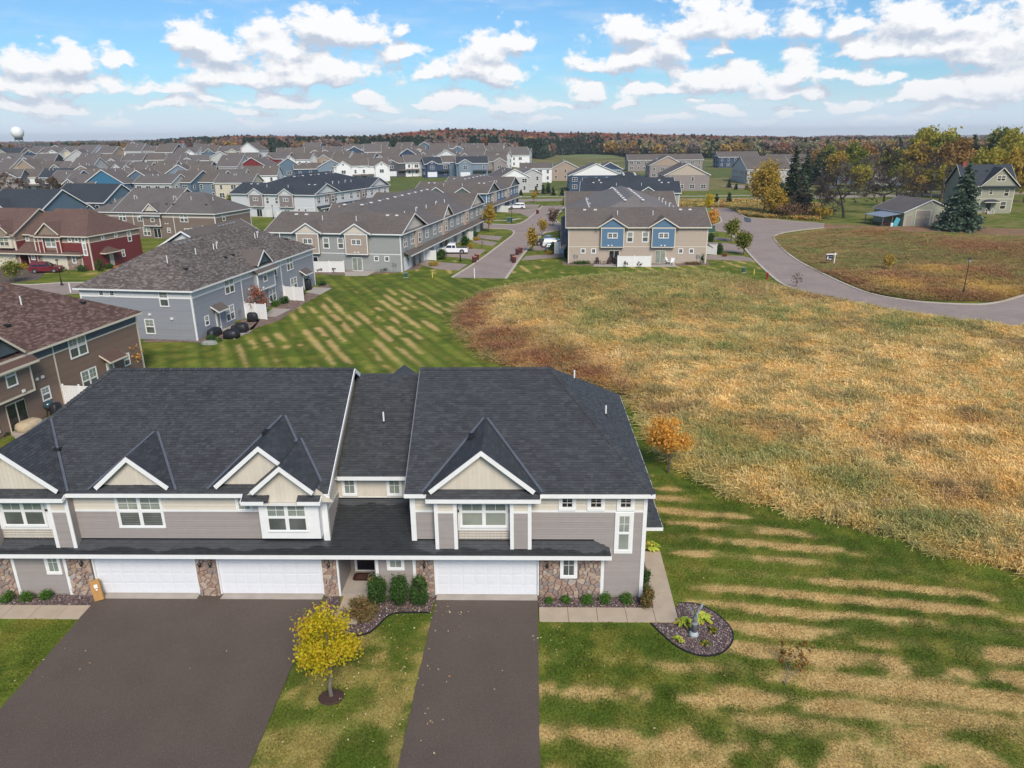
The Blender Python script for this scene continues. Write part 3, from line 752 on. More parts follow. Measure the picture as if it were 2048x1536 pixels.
# joints of the concrete paving: each slab is a piece
def slabs(name, quads_, m, z=0.07, gap=0.012):
    root = None
    for i, q in enumerate(quads_):
        cx = sum(p[0] for p in q) / len(q); cyy = sum(p[1] for p in q) / len(q)
        qq = [(p[0] + (cx - p[0]) * gap / max(hypot(cx - p[0], cyy - p[1]), .01), p[1] + (cyy - p[1]) * gap / max(hypot(cx - p[0], cyy - p[1]), .01)) for p in q]
        mb = MB(); mb.prism(qq, 0.0, z + random.uniform(-.002, .002))
        if root is None:
            root = bpy.data.objects.new(name, None); COL.objects.link(root); root['kind'] = 'structure'
        mb.build('slab', m, root)
    return root
LX = 0.52
sq = []
for i in range(4):
    a, b = LX + i * 1.345, LX + (i + 1) * 1.345; sq.append([(a, 27.98), (b, 27.98), (b, 29.0), (a, 29.0)])
sq[-1] = [(LX + 3 * 1.345, 27.98), (5.86, 27.98), (5.86, 29.0), (LX + 3 * 1.345, 29.0)]
sq.append([(5.86, 27.98), (6.9, 27.98), (6.93, 29.0), (5.86, 29.0)])
yy = [29.0, 30.2, 31.4, 32.6, 33.9]
for i in range(4):
    f = lambda y: (5.90 + (y - 29) * 0.045, 6.93 + (y - 29) * 0.03)
    a, b = f(yy[i]), f(yy[i + 1]); sq.append([(a[0], yy[i]), (a[1], yy[i]), (b[1], yy[i + 1]), (b[0], yy[i + 1])])
slabs('sidewalk', sq, CONC)
ws = poly_px([(0, 1213), (0, 1238)]) ; sq = []
for i in range(4):
    a = -25.9 + i * 1.3; b = min(a + 1.3, -20.9); sq.append([(a, 28.0), (b, 28.0), (b, 28.98), (a, 28.98)])
slabs('sidewalk', sq, CONC)
slabs('sidewalk', [[(-8.95, 28.85), (-7.75, 28.85), (-7.75, 29.85), (-8.95, 29.85)], [(-9.05, 27.7), (-7.85, 27.7), (-7.75, 28.85), (-8.95, 28.85)]], CONC)
flat('driveway', [(-20.95, 29.9), (-9.95, 29.9), (-9.97, 26), (-9.8, 8), (-20.3, 8), (-20.7, 22)], ASPH, 0.045)
flat('driveway', [(-4.42, 29.9), (0.46, 29.9), (0.45, 26), (0.33, 8), (-4.75, 8), (-4.55, 24)], ASPH, 0.045)
mb = MB()
for (a, b) in ((-20.95, -16.05), (-14.9, -9.95), (-4.42, 0.46)): mb.box(a, 29.55, 0.0, b, 30.1, 0.055)
mb.build('garage_apron', CONCG)['kind'] = 'structure'
for P_ in ([(1043, 521), (1052, 512), (1128, 508), (1130, 513), (1100, 516)], [(1062, 501), (1072, 489), (1130, 485), (1130, 499)], [(1409, 510), (1480, 512), (1502, 516), (1509, 523), (1460, 521), (1409, 519)],
           [(1407, 484), (1450, 486), (1477, 490), (1492, 507), (1460, 504), (1443, 502), (1409, 500)], [(1424, 474), (1462, 477), (1471, 483), (1430, 479.5)],
           [(838, 518), (862, 523), (935, 529), (918, 541), (870, 538), (838, 528)], [(875, 505), (905, 498), (940, 497), (972, 500), (948, 519), (905, 514), (880, 512)],
           [(943, 480), (950, 478), (995, 485), (985, 493), (946, 485)], [(947, 469), (1006, 473), (998, 481), (950, 476)], [(1060, 436), (1068, 430), (1082, 416), (1030, 418), (1000, 424), (1040, 427)], [(1010, 408), (1080, 409), (1075, 416), (1012, 415)],
           [(0, 536), (60, 529), (105, 532), (75, 560), (20, 566), (0, 566)], [(-60, 540), (0, 532), (0, 545), (-60, 556)]):
    flat('driveway', poly_px(P_), ROADM if P_[0][0] > 200 else ASPH, 0.036)
flat('dirt_drive', poly_px([(1548, 446), (1660, 449), (1760, 453), (1900, 452), (2048, 458), (2300, 462), (2300, 478), (2048, 473), (1900, 465), (1780, 464), (1650, 458), (1560, 456)]), M('leafy_dirt', (0.25, 0.135, 0.07), 0.95, 0.25, 0.4, blotch=((0.14, 0.11, 0.05), 0.5, .45, .7)), 0.02)
tag(flat('puddle', curve(poly_px([(1488, 434), (1500, 437), (1502, 444), (1494, 445), (1488, 441), (1488, 434)]), 3)[:-1], M('standing_water', (0.035, 0.033, 0.03), 0.35, 0.1, spec=0.5), 0.034, 0.003, None), 'dark puddle on the asphalt where the side road meets the street', 'puddle')
0 and tag(flat('puddle', poly_px([(1478, 434), (1488, 437), (1487, 443), (1476, 438)]), M('wet_film', (0.15, 0.14, 0.15), 0.08, 0.1, spec=0.8), 0.034, 0.003, None), 'pale shining wet film on the street beside the dark puddle', 'puddle')
# gravel beds
BEDS = [[(0.5, 29.02), (5.88, 29.02), (6.0, 31.0), (6.03, 33.7), (5.55, 33.7), (5.55, 29.85), (0.5, 29.85)],
        curve([(5.6, 27.9), (5.95, 27.2), (6.5, 26.3), (7.3, 25.75), (8.2, 25.85), (8.95, 26.6), (9.15, 27.6), (8.7, 28.7), (8.0, 29.35), (7.15, 29.4)], 4) + [(6.95, 29.0), (6.93, 27.95)],
        [(-25.9, 29.0), (-20.95, 29.0), (-21.0, 29.85), (-25.9, 29.85)],
        curve([(-9.85, 28.2), (-9.1, 27.3), (-8.0, 26.95), (-7.3, 27.0), (-6.9, 27.5), (-6.6, 28.2), (-6.2, 28.55), (-5.3, 28.6), (-4.6, 28.6)], 4) + [(-4.45, 29.85), (-7.4, 29.85), (-7.68, 29.6), (-7.7, 27.9), (-8.9, 27.6), (-8.98, 28.9), (-9.1, 29.8), (-9.85, 29.8)]]
for b in BEDS: flat('gravel_bed', b, SOIL, 0.03)
for b in (BEDS[1], BEDS[3]): ribbon('bed_edging', b[:37 if b is BEDS[1] else 33], 0.05, 0.07, BLACK)
EXTRA_BEDS = [poly_px([(385, 684), (420, 690), (470, 672), (500, 668), (520, 640), (470, 640), (396, 682), (300, 676), (282, 684)]), poly_px([(495, 662), (560, 640), (600, 612), (640, 590), (662, 575), (655, 567), (628, 577), (540, 620)]),
    poly_px([(627, 548), (700, 551), (800, 545), (845, 535), (838, 528), (800, 541), (627, 541)]), poly_px([(1122, 522), (1128, 530), (1300, 533), (1418, 530), (1418, 522)])]
for b in EXTRA_BEDS: flat('gravel_bed', b, M('mulch', (0.165, 0.11, 0.09), 0.95, 0.35, 1.5, blotch=((0.26, 0.2, 0.17), 3.0, .45, .7)), 0.02)
def in_bed(poly, n, rg):
    x0, x1 = min(p[0] for p in poly), max(p[0] for p in poly); y0, y1 = min(p[1] for p in poly), max(p[1] for p in poly)
    x = rg.uniform(x0, x1, n * 3); y = rg.uniform(y0, y1, n * 3); k = inpoly(x, y, poly); return x[k][:n], y[k][:n]
def pebble_mesh():
    mb = MB(); mb.lathe([(0.0, -.35), (.7, -.3), (1, 0), (.65, .38), (0, .45)], n=6); me = mb.mesh('pebble', leaf_mat('pebble_stone', (0, 0, 0), (0, 0, 0), trans=0, inst=True), True); return me
PEB = pebble_mesh()
_rg = np.random.default_rng(5)
for b, n in zip(BEDS, (3600, 5200, 2200, 3600)):
    x, y = in_bed(b, n, _rg); n = len(x)
    pal = np.array([(0.12, 0.075, 0.08), (0.22, 0.13, 0.11), (0.055, 0.05, 0.055), (0.45, 0.40, 0.37), (0.16, 0.14, 0.16), (0.30, 0.20, 0.14), (0.09, 0.06, 0.07)])
    tn = pal[_rg.choice(7, n, p=[.25, .16, .18, .09, .16, .08, .08])] * _rg.uniform(.8, 1.25, (n, 1))
    s = _rg.uniform(0.018, 0.04, n)
    scatter('gravel', np.stack([x, y, np.full(n, .035)], -1), _rg.uniform(-.5, 6.2, (n, 3)) * (0.15, 0.15, 1), np.stack([s * _rg.uniform(.8, 1.4, n), s, s * .7], -1), tn, PEB, 'river rock of mixed plum, grey and tan pebbles in the planting bed')
# ---------------------------------------------------------------- tall grass of the meadow
def tuft_mesh(name, n, h, lean, w, m, seed):
    rd = random.Random(seed); mb = MB()
    for i in range(n):
        a = rd.uniform(0, 2 * pi); L = h * rd.uniform(.55, 1.1); bx, by = rd.gauss(0, .14), rd.gauss(0, .14); q = lean * rd.uniform(.3, 1.3)
        r = rd.random(); dx, dy = cos(a), sin(a); wx, wy = -dy * w, dx * w
        p = [(bx, by, -.03), (bx + dx * q * L * .35, by + dy * q * L * .35, L * .6), (bx + dx * q * L, by + dy * q * L, L * (1 - .35 * q))]
        mb.face([(p[0][0] - wx, p[0][1] - wy, p[0][2]), (p[0][0] + wx, p[0][1] + wy, p[0][2]), (p[1][0] + wx, p[1][1] + wy, p[1][2]), (p[1][0] - wx, p[1][1] - wy, p[1][2])], r)
        k = 1.7 if i % 2 else .5
        mb.face([(p[1][0] - wx, p[1][1] - wy, p[1][2]), (p[1][0] + wx, p[1][1] + wy, p[1][2]), (p[2][0] + wx * k, p[2][1] + wy * k, p[2][2]), (p[2][0] - wx * .3, p[2][1] - wy * .3, p[2][2] + .03)], r)
        if h > .5 and i % 3 == 0:
            e = p[2]; k = .022 + .02 * rd.random(); mb.face([(e[0], e[1], e[2] - .06), (e[0] + wx / w * k, e[1] + wy / w * k, e[2] + .01), (e[0], e[1], e[2] + .10), (e[0] - wx / w * k, e[1] - wy / w * k, e[2] + .01)], .75 + .6 * rd.random())
    return mb.mesh(name, m)
TUFTM = leaf_mat('meadow_blade', (0, 0, 0), (0, 0, 0), trans=0.42, inst=True)
PAL = {'tan': (0.50, 0.315, 0.115), 'gold': (0.46, 0.28, 0.07), 'pale': (0.62, 0.45, 0.24), 'rust': (0.30, 0.125, 0.05), 'brown': (0.20, 0.11, 0.055), 'olive': (0.22, 0.205, 0.065), 'green': (0.12, 0.16, 0.045), 'plum': (0.19, 0.085, 0.055)}
PAL = {k: (np.array(v) * .93 + np.mean(v) * .07) * np.array((1.70, 1.82, 1.70)) for k, v in PAL.items()}
def blobs(x, y, pts):
    s = np.zeros(len(x))
    for (px, py, rx, ry) in pts:
        cx, cy_ = G(px, py); e = G(px + rx, py); f = G(px, py - ry); a = abs(e[0] - cx); b = abs(f[1] - cy_)
        s = np.maximum(s, np.exp(-(((x - cx) / a) ** 2 + ((y - cy_) / b) ** 2)))
    return s
def meadow():
    rg = np.random.default_rng(21)
    x = rg.uniform(-10, 80, 260000); y = 117 - (117 - 14) * rg.random(260000) ** 0.80
    k = inpoly(x, y, MEADOW)
    # only what can be seen: right edge of the view
    k &= (x < 5 + y * 0.80)
    x, y = x[k], y[k]
    d = pdist(x, y, MEADOW); keep = (d > 0.05 + 3.0 * np.clip(fbm(x * .8, y * .8, 2) - .42, 0, 1)) & (rg.random(len(x)) < np.interp(y, [20, 45, 80, 117], [0.8, 0.62, 0.5, 0.42]))
    x, y, d = x[keep], y[keep], d[keep]
    n = len(x); n1 = fbm(x * .16, y * .16, 4); n2 = fbm(x * .5 + 9, y * .5, 4); n3 = fbm(x * 1.4, y * 1.4 + 3, 3)
    c = np.repeat(PAL['tan'][None], n, 0)
    def put(col, f): 
        nonlocal c; f = np.clip(f, 0, 1)[:, None]; c = c * (1 - f) + PAL[col][None] * f
    put('gold', .28 * sm(n1, .4, .65)); put('pale', .8 * sm(n3 + n2 * .4, .62, .85))
    put('olive', .45 * sm(n2 + n1 * .5, .75, 1.0) * sm(y, 30, 60)); put('brown', .4 * sm(n2 * .6 + n3 * .5, .64, .76))
    put('green', .6 * sm(n3 + (1 - n1) * .5, .95, 1.1))
    left = blobs(x, y, [(935, 640, 45, 30), (1000, 690, 70, 28), (1090, 725, 90, 22), (1150, 770, 80, 35), (960, 600, 30, 20)])
    left = np.clip(left * 1.3, 0, 1); put('rust', left * .9 * sm(n2, .22, .42)); put('plum', left * sm(n3, .35, .55) * .8)
    top = blobs(x, y, [(1150, 575, 90, 14), (1110, 600, 30, 30), (1060, 575, 50, 10), (1400, 545, 200, 8), (1500, 570, 60, 12), (1630, 600, 60, 12)])
    put('rust', top * .5); put('brown', top * sm(n3, .45, .6) * .6)
    ol = blobs(x, y, [(1320, 600, 240, 40), (1200, 640, 60, 30), (1180, 660, 25, 15), (1560, 640, 180, 30), (1800, 660, 220, 20), (1320, 690, 120, 10), (1450, 700, 80, 20)])
    put('olive', ol * .8 * sm(n2, .35, .6)); put('green', ol * .5 * sm(n3, .5, .65))
    pl = blobs(x, y, [(1270, 615, 22, 16), (1290, 642, 24, 10), (1380, 640, 30, 14), (1420, 640, 20, 10), (1500, 590, 30, 10), (1700, 660, 50, 16), (1540, 870, 70, 20), (1790, 890, 50, 18), (1900, 1000, 90, 30), (1950, 850, 50, 16), (1330, 830, 60, 14), (1250, 790, 40, 16), (2040, 700, 40, 20)])
    pl = .5 * pl * sm(n2 * .6 + n3 * .4, .38, .58); put('rust', pl * .6); put('plum', pl * sm(n3, .3, .5) * .8); gp = sm(fbm(x * .28 + 70, y * .28, 3), .56, .68) * sm(n3, .35, .6); put('brown', gp * .45); put('olive', gp * .3)
    low = blobs(x, y, [(1500, 920, 160, 30), (1700, 980, 120, 40), (1420, 880, 80, 30), (1850, 1060, 140, 40)])
    put('olive', low * .65); put('green', low * .45 * sm(n3, .45, .6))
    e = np.exp(-(d / 0.8) ** 2); put('green', e * .5 * sm(n2, .4, .6)); put('olive', e * .5)
    right = (1 - sm(y, 100, 112)); put('olive', .7 * (1 - right))
    c = c * rg.uniform(.8, 1.22, (n, 1))
    hgt = (0.50 + 0.7 * n1 + .9 * (n2 - .5) + .7 * (n3 - .5)).clip(.25) * np.interp(d, [0, 1.0, 2.5], [.45, .8, 1.0]) * rg.uniform(.75, 1.25, n) * np.interp(y, [30, 117], [1.0, 1.05])
    wid = np.interp(y, [25, 60, 117], [0.9, 1.35, 1.9])
    kind = rg.random(n)
    rot = np.stack([rg.normal(0, .12, n), rg.normal(0, .12, n), rg.uniform(0, 6.28, n)], -1)
    P = np.stack([x, y, np.zeros(n)], -1); S = np.stack([wid, wid, hgt], -1)
    for i, (lo, hi, a) in enumerate(((0, .5, (16, .85, .75, .012)), (.5, .9, (18, .7, 1.1, .011)), (.9, 1.01, (12, 1.15, .35, .011)))):
        m_ = (kind >= lo) & (kind < hi)
        scatter('meadow_grass', P[m_], rot[m_], S[m_], c[m_], tuft_mesh('meadow_tuft', *a, TUFTM, 40 + i), 'dry tan and rust coloured tall grass filling the open meadow')
    # field across the road
    xs = np.array([p[0] for p in FIELD]); ys = np.array([p[1] for p in FIELD])
    x = rg.uniform(xs.min(), xs.max(), 60000); y = rg.uniform(ys.min(), ys.max(), 60000); k = inpoly(x, y, FIELD) & (x < 6 + y * .74); x, y = x[k], y[k]; n = len(x)
    n1 = fbm(x * .1, y * .1, 4); n2 = fbm(x * .35 + 9, y * .35, 4); n3 = fbm(x * 1.1, y * 1.1, 2); d = pdist(x, y, FIELD)
    c = np.repeat((PAL['olive'] * .55 + PAL['tan'] * .25)[None], n, 0)
    put('tan', .35 * sm(n2, .45, .65)); put('green', .55 * sm(n1, .45, .65)); put('brown', .6 * sm(n3 * .6 + n2 * .5, .5, .7))
    br = blobs(x, y, [(1650, 560, 80, 20), (1780, 565, 120, 20), (1950, 550, 120, 16), (1900, 590, 120, 12), (1760, 468, 50, 5), (1960, 500, 100, 18)])
    put('brown', br * .9 * sm(n2, .25, .5)); put('rust', br * .6 * sm(n3, .35, .55)); put('plum', br * .4 * sm(n2, .5, .6)); c *= .95; gl = blobs(x, y, [(1980, 580, 60, 16), (1870, 545, 40, 8), (1800, 575, 40, 10)]); put('gold', gl * .7)
    c = c * rg.uniform(.8, 1.2, (n, 1))
    hgt = (0.2 + .6 * n1 + .7 * (n3 - .4) + .6 * br).clip(.15) * rg.uniform(.7, 1.2, n) * np.interp(d, [0, 1.5], [.5, 1])
    S = np.stack([np.full(n, 1.9), np.full(n, 1.9), hgt], -1)
    scatter('field_grass', np.stack([x, y, np.zeros(n)], -1), np.stack([np.zeros(n), np.zeros(n), rg.uniform(0, 6.28, n)], -1), S, c, tuft_mesh('field_tuft', 14, .8, .6, .016, TUFTM, 50), 'mixed green and brown rough grass of the field across the road')
meadow()
def near_grass():
    rg = np.random.default_rng(9); N = 30000
    x = rg.uniform(-27, 27, N); y = 17 + 26 * rg.random(N) ** 1.25
    bad = inpoly(x, y, MEADOW) | ((y > 29.7) & (x < 5.9)) | ((x > -20.9) & (x < -9.85) & (y < 30)) | ((x > -4.8) & (x < 0.52)) | ((y > 27.9) & (x > .3) & (x < 6.98)) | ((x < -20) & (y > 27.9)) | ((x > 5.4) & (x < 7.1) & (y > 27.9) & (y < 34.1))
    for b in BEDS: bad |= inpoly(x, y, b)
    bad |= (x < -20.9 + (22 - y) * 0.06) & (x > -20.2) | (x > 5 + y * .78)
    x, y = x[~bad], y[~bad]; n = len(x)
    c = lawn_color(x[None], y[None])[0] * rg.uniform(.85, 1.45, (n, 1))
    s = rg.uniform(.8, 1.3, n)
    scatter('lawn_grass', np.stack([x, y, np.zeros(n)], -1), np.stack([np.zeros(n), np.zeros(n), rg.uniform(0, 6.28, n)], -1), np.stack([s, s, s * .9], -1), c,
            tuft_mesh('lawn_tuft', 12, .055, 1.0, .007, TUFTM, 60), 'short lawn grass with scorched tan bands')
near_grass()
# ---------------------------------------------------------------- front house type (dark roof in front, red house far left)
S1 = 0.583
def voronoi_stones(parent, F, u0, u1, z0, z1, dens, m, holes=(), joined=False, seed=1, d=0.0):
    rd = random.Random(seed); n = int((u1 - u0) * (z1 - z0) * dens)
    pts = []
    tries = 0
    while len(pts) < n and tries < n * 60:
        tries += 1; p = (rd.uniform(u0, u1), rd.uniform(z0, z1)); md = rd.choice((.6, .8, 1.0)) / math.sqrt(dens) * .85
        if all(hypot(p[0] - q[0], (p[1] - q[1]) * 1.15) > md for q in pts): pts.append(p)
    mbj = MB()
    for p in pts:
        poly = [(u0, z0), (u1, z0), (u1, z1), (u0, z1)]
        for q in pts:
            if q is p or hypot(p[0] - q[0], p[1] - q[1]) > 3.2 / math.sqrt(dens): continue
            a, b = q[0] - p[0], q[1] - p[1]; c = (q[0] ** 2 + q[1] ** 2 - p[0] ** 2 - p[1] ** 2) / 2
            poly = clip(poly, a, b, c)
            if len(poly) < 3: break
        if len(poly) < 3: continue
        if any(h[0] < p[0] < h[1] and h[2] < p[1] < h[3] for h in holes): continue
        for h in holes:   # keep clear of windows
            if p[0] < h[0] and p[1] > h[2] - .1: poly = clip(poly, 1, 0, h[0])
            elif p[0] > h[1] and p[1] > h[2] - .1: poly = clip(poly, -1, 0, -h[1])
            elif p[1] < h[2] and h[0] - .15 < p[0] < h[1] + .15: poly = clip(poly, 0, 1, h[2])
        if len(poly) < 3: continue
        cx = sum(a for a, b in poly) / len(poly); cz = sum(b for a, b in poly) / len(poly)
        g = .014; jit = lambda a: rd.uniform(-.008, .008)
        def sh(k, j=0):
            out = []
            for (a, b) in poly:
                L = hypot(a - cx, b - cz) or 1; f = max(0, 1 - k / L); out.append((cx + (a - cx) * f + (jit(0) if j else 0), cz + (b - cz) * f + (jit(0) if j else 0)))
            return out
        base, top = sh(g), sh(g + .028, 1); D = d + rd.uniform(.04, .10); r = rd.random()
        mb = mbj if joined else MB(); k = len(mb.v); m_ = len(poly)
        mb.v += [F.p(u, z, d - .01) for u, z in base] + [F.p(u, z, D * .75) for u, z in base] + [F.p(u, z, D + .012) for u, z in top]
        for lv in (0, 1):
            for i in range(m_): mb.f.append((k + lv * m_ + i, k + lv * m_ + (i + 1) % m_, k + (lv + 1) * m_ + (i + 1) % m_, k + (lv + 1) * m_ + i)); mb.r.append(r)
        mb.f.append(tuple(k + 2 * m_ + i for i in range(m_))); mb.r.append(r)
        if not joined: mb.build('stone', m, parent)
    if joined: mbj.build('stones', m, parent, kind='stuff')
def stone_mat():
    m = bpy.data.materials.new('field_stone'); m.use_nodes = True
    t = NT(m.node_tree); b = t.n['Principled BSDF']; a = attr(t).outputs['Fac']
    cr = t.new('ShaderNodeValToRGB'); cr.color_ramp.interpolation = 'CONSTANT'
    cols = [(0, (.30, .20, .155)), (.16, (.38, .285, .22)), (.32, (.25, .19, .165)), (.46, (.34, .24, .18)), (.6, (.42, .33, .26)), (.72, (.26, .215, .20)), (.84, (.31, .205, .165)), (.93, (.36, .32, .30))]
    e = cr.color_ramp.elements
    while len(e) < len(cols): e.new(0.5)
    for x, (p, c) in zip(e, cols): x.position = p; x.color = (*c, 1)
    t.put(cr.inputs[0], a)
    tc = t.new('ShaderNodeTexCoord').outputs['Object']; n = t.noise(tc, 14, 6, .7)
    s = t.new('ShaderNodeVectorMath', operation='SCALE'); t.put(s.inputs[0], cr.outputs[0]); t.put(s.inputs[3], t.ramp(n, .3, .7, .72, 1.25, False))
    t.put(b.inputs['Base Color'], s.outputs[0]); b.inputs['Roughness'].default_value = .85
    bn = t.new('ShaderNodeBump'); bn.inputs['Strength'].default_value = .7; bn.inputs['Distance'].default_value = .02; t.put(bn.inputs['Height'], n); t.l.new(bn.outputs[0], b.inputs['Normal'])
    return m
STONE = stone_mat(); MORTAR = M('mortar', (0.19, 0.15, 0.13), 0.9)
FLASH = M('valley_flashing', (0.115, 0.13, 0.16), 0.4, 0.1, metal=0.3)
def skirt_mat():
    m = DARKROOF.copy(); m.name = 'part_dried_shingle'; t = NT(m.node_tree); b = t.n['Principled BSDF']
    src = b.inputs['Base Color'].links[0].from_socket; tc = t.new('ShaderNodeTexCoord').outputs['Object']; x, y, z = t.sep(tc)
    wob = t.math('MULTIPLY', t.math('SUBTRACT', t.noise(t.comb(x, 0.0, 0.0), 0.55, 3, .5), 0.5), 1.1); wob = t.math('ADD', wob, t.math('MULTIPLY', t.math('SUBTRACT', t.noise(tc, 3.0, 3), .5), .12))
    wet = t.ramp(t.math('ADD', y, wob), 29.42, 29.5, 1.0, 0.0)
    inside = t.math('MULTIPLY', t.math('MULTIPLY', t.ramp(x, -9.5, -9.2), t.ramp(x, -5.4, -5.0, 1.0, 0.0)), t.ramp(t.math('ADD', y, wob), 31.6, 31.7, 1.0, 0.0))
    wet = t.math('MAXIMUM', wet, inside)
    t.put(b.inputs['Base Color'], t.mix(wet, t.mix(.5, src, (.085, .088, .094)), t.mix(.6, src, (.012, .014, .013)))); b.inputs['Roughness'].default_value = .5
    return m
SKIRTM = skirt_mat()
def main_plane(y): return 5.8 + S1 * (y - 29.42)
def dormer(parent, cx, za, yf, sl, st, wall_y, detail, xr=None, halfw=None, vent=None):
    """gable dormer on the main front plane"""
    zb = main_plane; yb = 29.42 + (za - 5.8) / S1
    # half width where the slope meets the main plane at the eave
    hw = (za - max(5.83, zb(yf))) / sl if halfw is None else halfw
    zf = za - sl * hw; yv = max(yf, 29.42 + (zf - 5.8) / S1)
    polys = []
    for s in (-1, 1):
        e0, e1 = (cx + s * hw, yf, zf + .01), (cx + s * hw, yv, zf + .01)
        top0, top1 = (cx, yf, za + .01), (cx, yb, za + .01)
        P = [e0, e1, top1, top0] if s > 0 else [e1, e0, top0, top1]
        if abs(yv - yf) < .02: P = [(cx + s * hw, yf, zf + .01), (cx + s * (hw - .01), yf + .02, zf + .018), top1, top0] if s > 0 else [(cx + s * (hw - .01), yf + .02, zf + .018), (cx + s * hw, yf, zf + .01), top0, top1]
        polys.append(P)
    gm = st['roof']
    if detail:
        # shingle courses must run along x = const: order the polygon from its low edge
        pp = []
        for s, P in zip((-1, 1), polys):
            low = [(cx + s * hw, yf, zf + .01), (cx + s * hw, yf + .25, zf + .01)]
            pp.append(P)
        for s, P in zip((-1, 1), polys):
            dorm_side(parent, P, s, gm)
    else:
        mb = MB(); [mb.slab(P, .04) for P in polys]; mb.build('dormer_roof', gm, parent)
    # valley flashing lines
    if detail:
        mb = MB()
        for s in (-1, 1):
            a = Vector((cx + s * hw, yv, zf + .03)); b = Vector((cx, yb, za + .03)); d_ = Vector((s * .09, -.02, .03)); mb.beam(a + d_, b + d_, .11, .03, up=(0, -.5, .86))
        mb.build('flashing', FLASH, parent)
    # rake boards and gable wall
    mb = MB(); h = .2
    for s in (-1, 1):
        hh = hw - .22 if halfw is None else hw
        P = [(cx, za + .015), (cx + s * hh, za - sl * hh + .015), (cx + s * (hh - .12), za - sl * hh - .15), (cx, za - h * 1.12)]
        F0 = Fr(0, yf, 0.0); mb.fprism(F0, P if s < 0 else list(reversed(P)), 0.0, .05)
    mb.build('rake_board', st['trim'], parent)
    F = Fr(0, wall_y, 0.0)
    zt = lambda u: za - .09 - sl * abs(u - cx)
    zbw = main_plane(wall_y) + .02 if st.get('_zb') is None else st['_zb']
    hb = (za - .09 - zbw) / sl
    mb = MB(); batten(mb, F, cx - hb, cx + hb, lambda u: zbw, zt, .2); mb.build('gable_boards', st['cream'], parent, kind='stuff')
    mb = MB(); mb.fprism(F, [(cx - hb, zbw), (cx + hb, zbw), (cx, za - .09)], -.12, -.012); mb.build('gable_wall', st['cream'], parent)
    if vent:
        s, vy, vd = vent; mb = MB(); c = Vector((cx + s * vd, vy, za - sl * vd + .07)); mb.box(c.x - .2, c.y - .22, c.z - .09, c.x + .2, c.y + .22, c.z + .06); mb.build('roof_vent', BLACK, parent)
def dorm_side(parent, P, s, gm):
    """shingled side slope: rows run parallel to the dormer ridge"""
    ys = [p[1] for p in P]; low = min(P, key=lambda p: p[2]); z0 = low[2]
    # start polygon with an edge along y at the low corner
    Q = [Vector(p) for p in P]; lowi = [i for i in range(4) if abs(Q[i].z - z0) < .02]
    pts = [tuple(q) for q in Q]
    mb = MB()
    shingles_dir(parent, pts, gm)
def shingles_dir(parent, pts, m, expo=.145, w=.32):
    """same tabs but rows forced horizontal (upslope is the steepest direction)"""
    P = [Vector(p) for p in pts]; N = (P[2] - P[0]).cross(P[3] - P[1]) if len(P) > 3 else (P[1] - P[0]).cross(P[2] - P[0])
    N.normalize()
    if N.z < 0: N = -N
    U = Vector((0, 0, 1)).cross(N).normalized(); V = N.cross(U)
    o = min(P, key=lambda p: p.z)
    uv = [((p - o).dot(U), (p - o).dot(V)) for p in P]
    u0, u1 = min(p[0] for p in uv) - .01, max(p[0] for p in uv) + .01
    # hand over to shingles() with a first edge along U by passing a wrapper polygon
    area = sum(uv[i][0] * uv[(i + 1) % len(uv)][1] - uv[(i + 1) % len(uv)][0] * uv[i][1] for i in range(len(uv)))
    if area < 0: uv.reverse()
    cons = []
    for i in range(len(uv)):
        (x0, y0), (x1, y1) = uv[i], uv[(i + 1) % len(uv)]
        if hypot(x1 - x0, y1 - y0) < .03: continue
        a, b = (y1 - y0), -(x1 - x0); cons.append((a, b, a * x0 + b * y0))
    mb = MB(); mb.slab([tuple(p) for p in P], .03)
    v1 = max(p[1] for p in uv); v = 0
    while v < v1:
        u = u0 - random.random() * w
        while u < u1:
            ww = w * random.uniform(.55, 1.35); Tt = .014 * random.choice((.75, .75, 1.35))
            q = [(u, v), (u + ww - .006, v), (u + ww - .006, v + expo), (u, v + expo)]
            for (a, b, c) in cons:
                if any(a * x + b * y > c + 1e-9 for x, y in q):
                    q = clip(q, a, b, c)
                    if len(q) < 3: break
            if len(q) >= 3:
                rr = random.random(); kk = len(mb.v)
                for (x, y) in q: mb.v.append(tuple(o + U * x + V * y + N * (.004 + Tt * (1 - .85 * (y - v) / expo))))
                mb.f.append(tuple(range(kk, kk + len(q)))); mb.r.append(rr)
                for i in range(len(q)):
                    a_, b_ = q[i], q[(i + 1) % len(q)]
                    if a_[1] < v + 1e-4 and b_[1] < v + 1e-4:
                        k2 = len(mb.v); mb.v += [tuple(o + U * a_[0] + V * a_[1]), tuple(o + U * b_[0] + V * b_[1])]
                        mb.f.append((k2, k2 + 1, kk + (i + 1) % len(q), kk + i)); mb.r.append(rr)
            u += ww
        v += expo
    return mb.build('dormer_shingles', m, parent, kind='stuff')
def sconce(parent, x, y, z):
    mb = MB(); mb.box(x - .05, y - .03, z + .02, x + .05, y, z + .2); mb.tube([(x, y - .02, z + .12), (x, y - .12, z + .2), (x, y - .16, z + .12)], .012, 5)
    o = mb.build('wall_lamp', BLACK, parent)
    mb = MB(); mb.lathe([(.02, z - .13), (.055, z - .1), (.075, z + .04), (.09, z + .05), (.03, z + .12)], x, y - .16, 8); mb.build('lamp_cage', BLACK, o)
    mb = MB(); mb.lathe([(.035, z - .09), (.045, z + .03)], x, y - .16, 8); mb.build('lamp_glass', M('lamp_glass', (.6, .6, .55), .1), o)
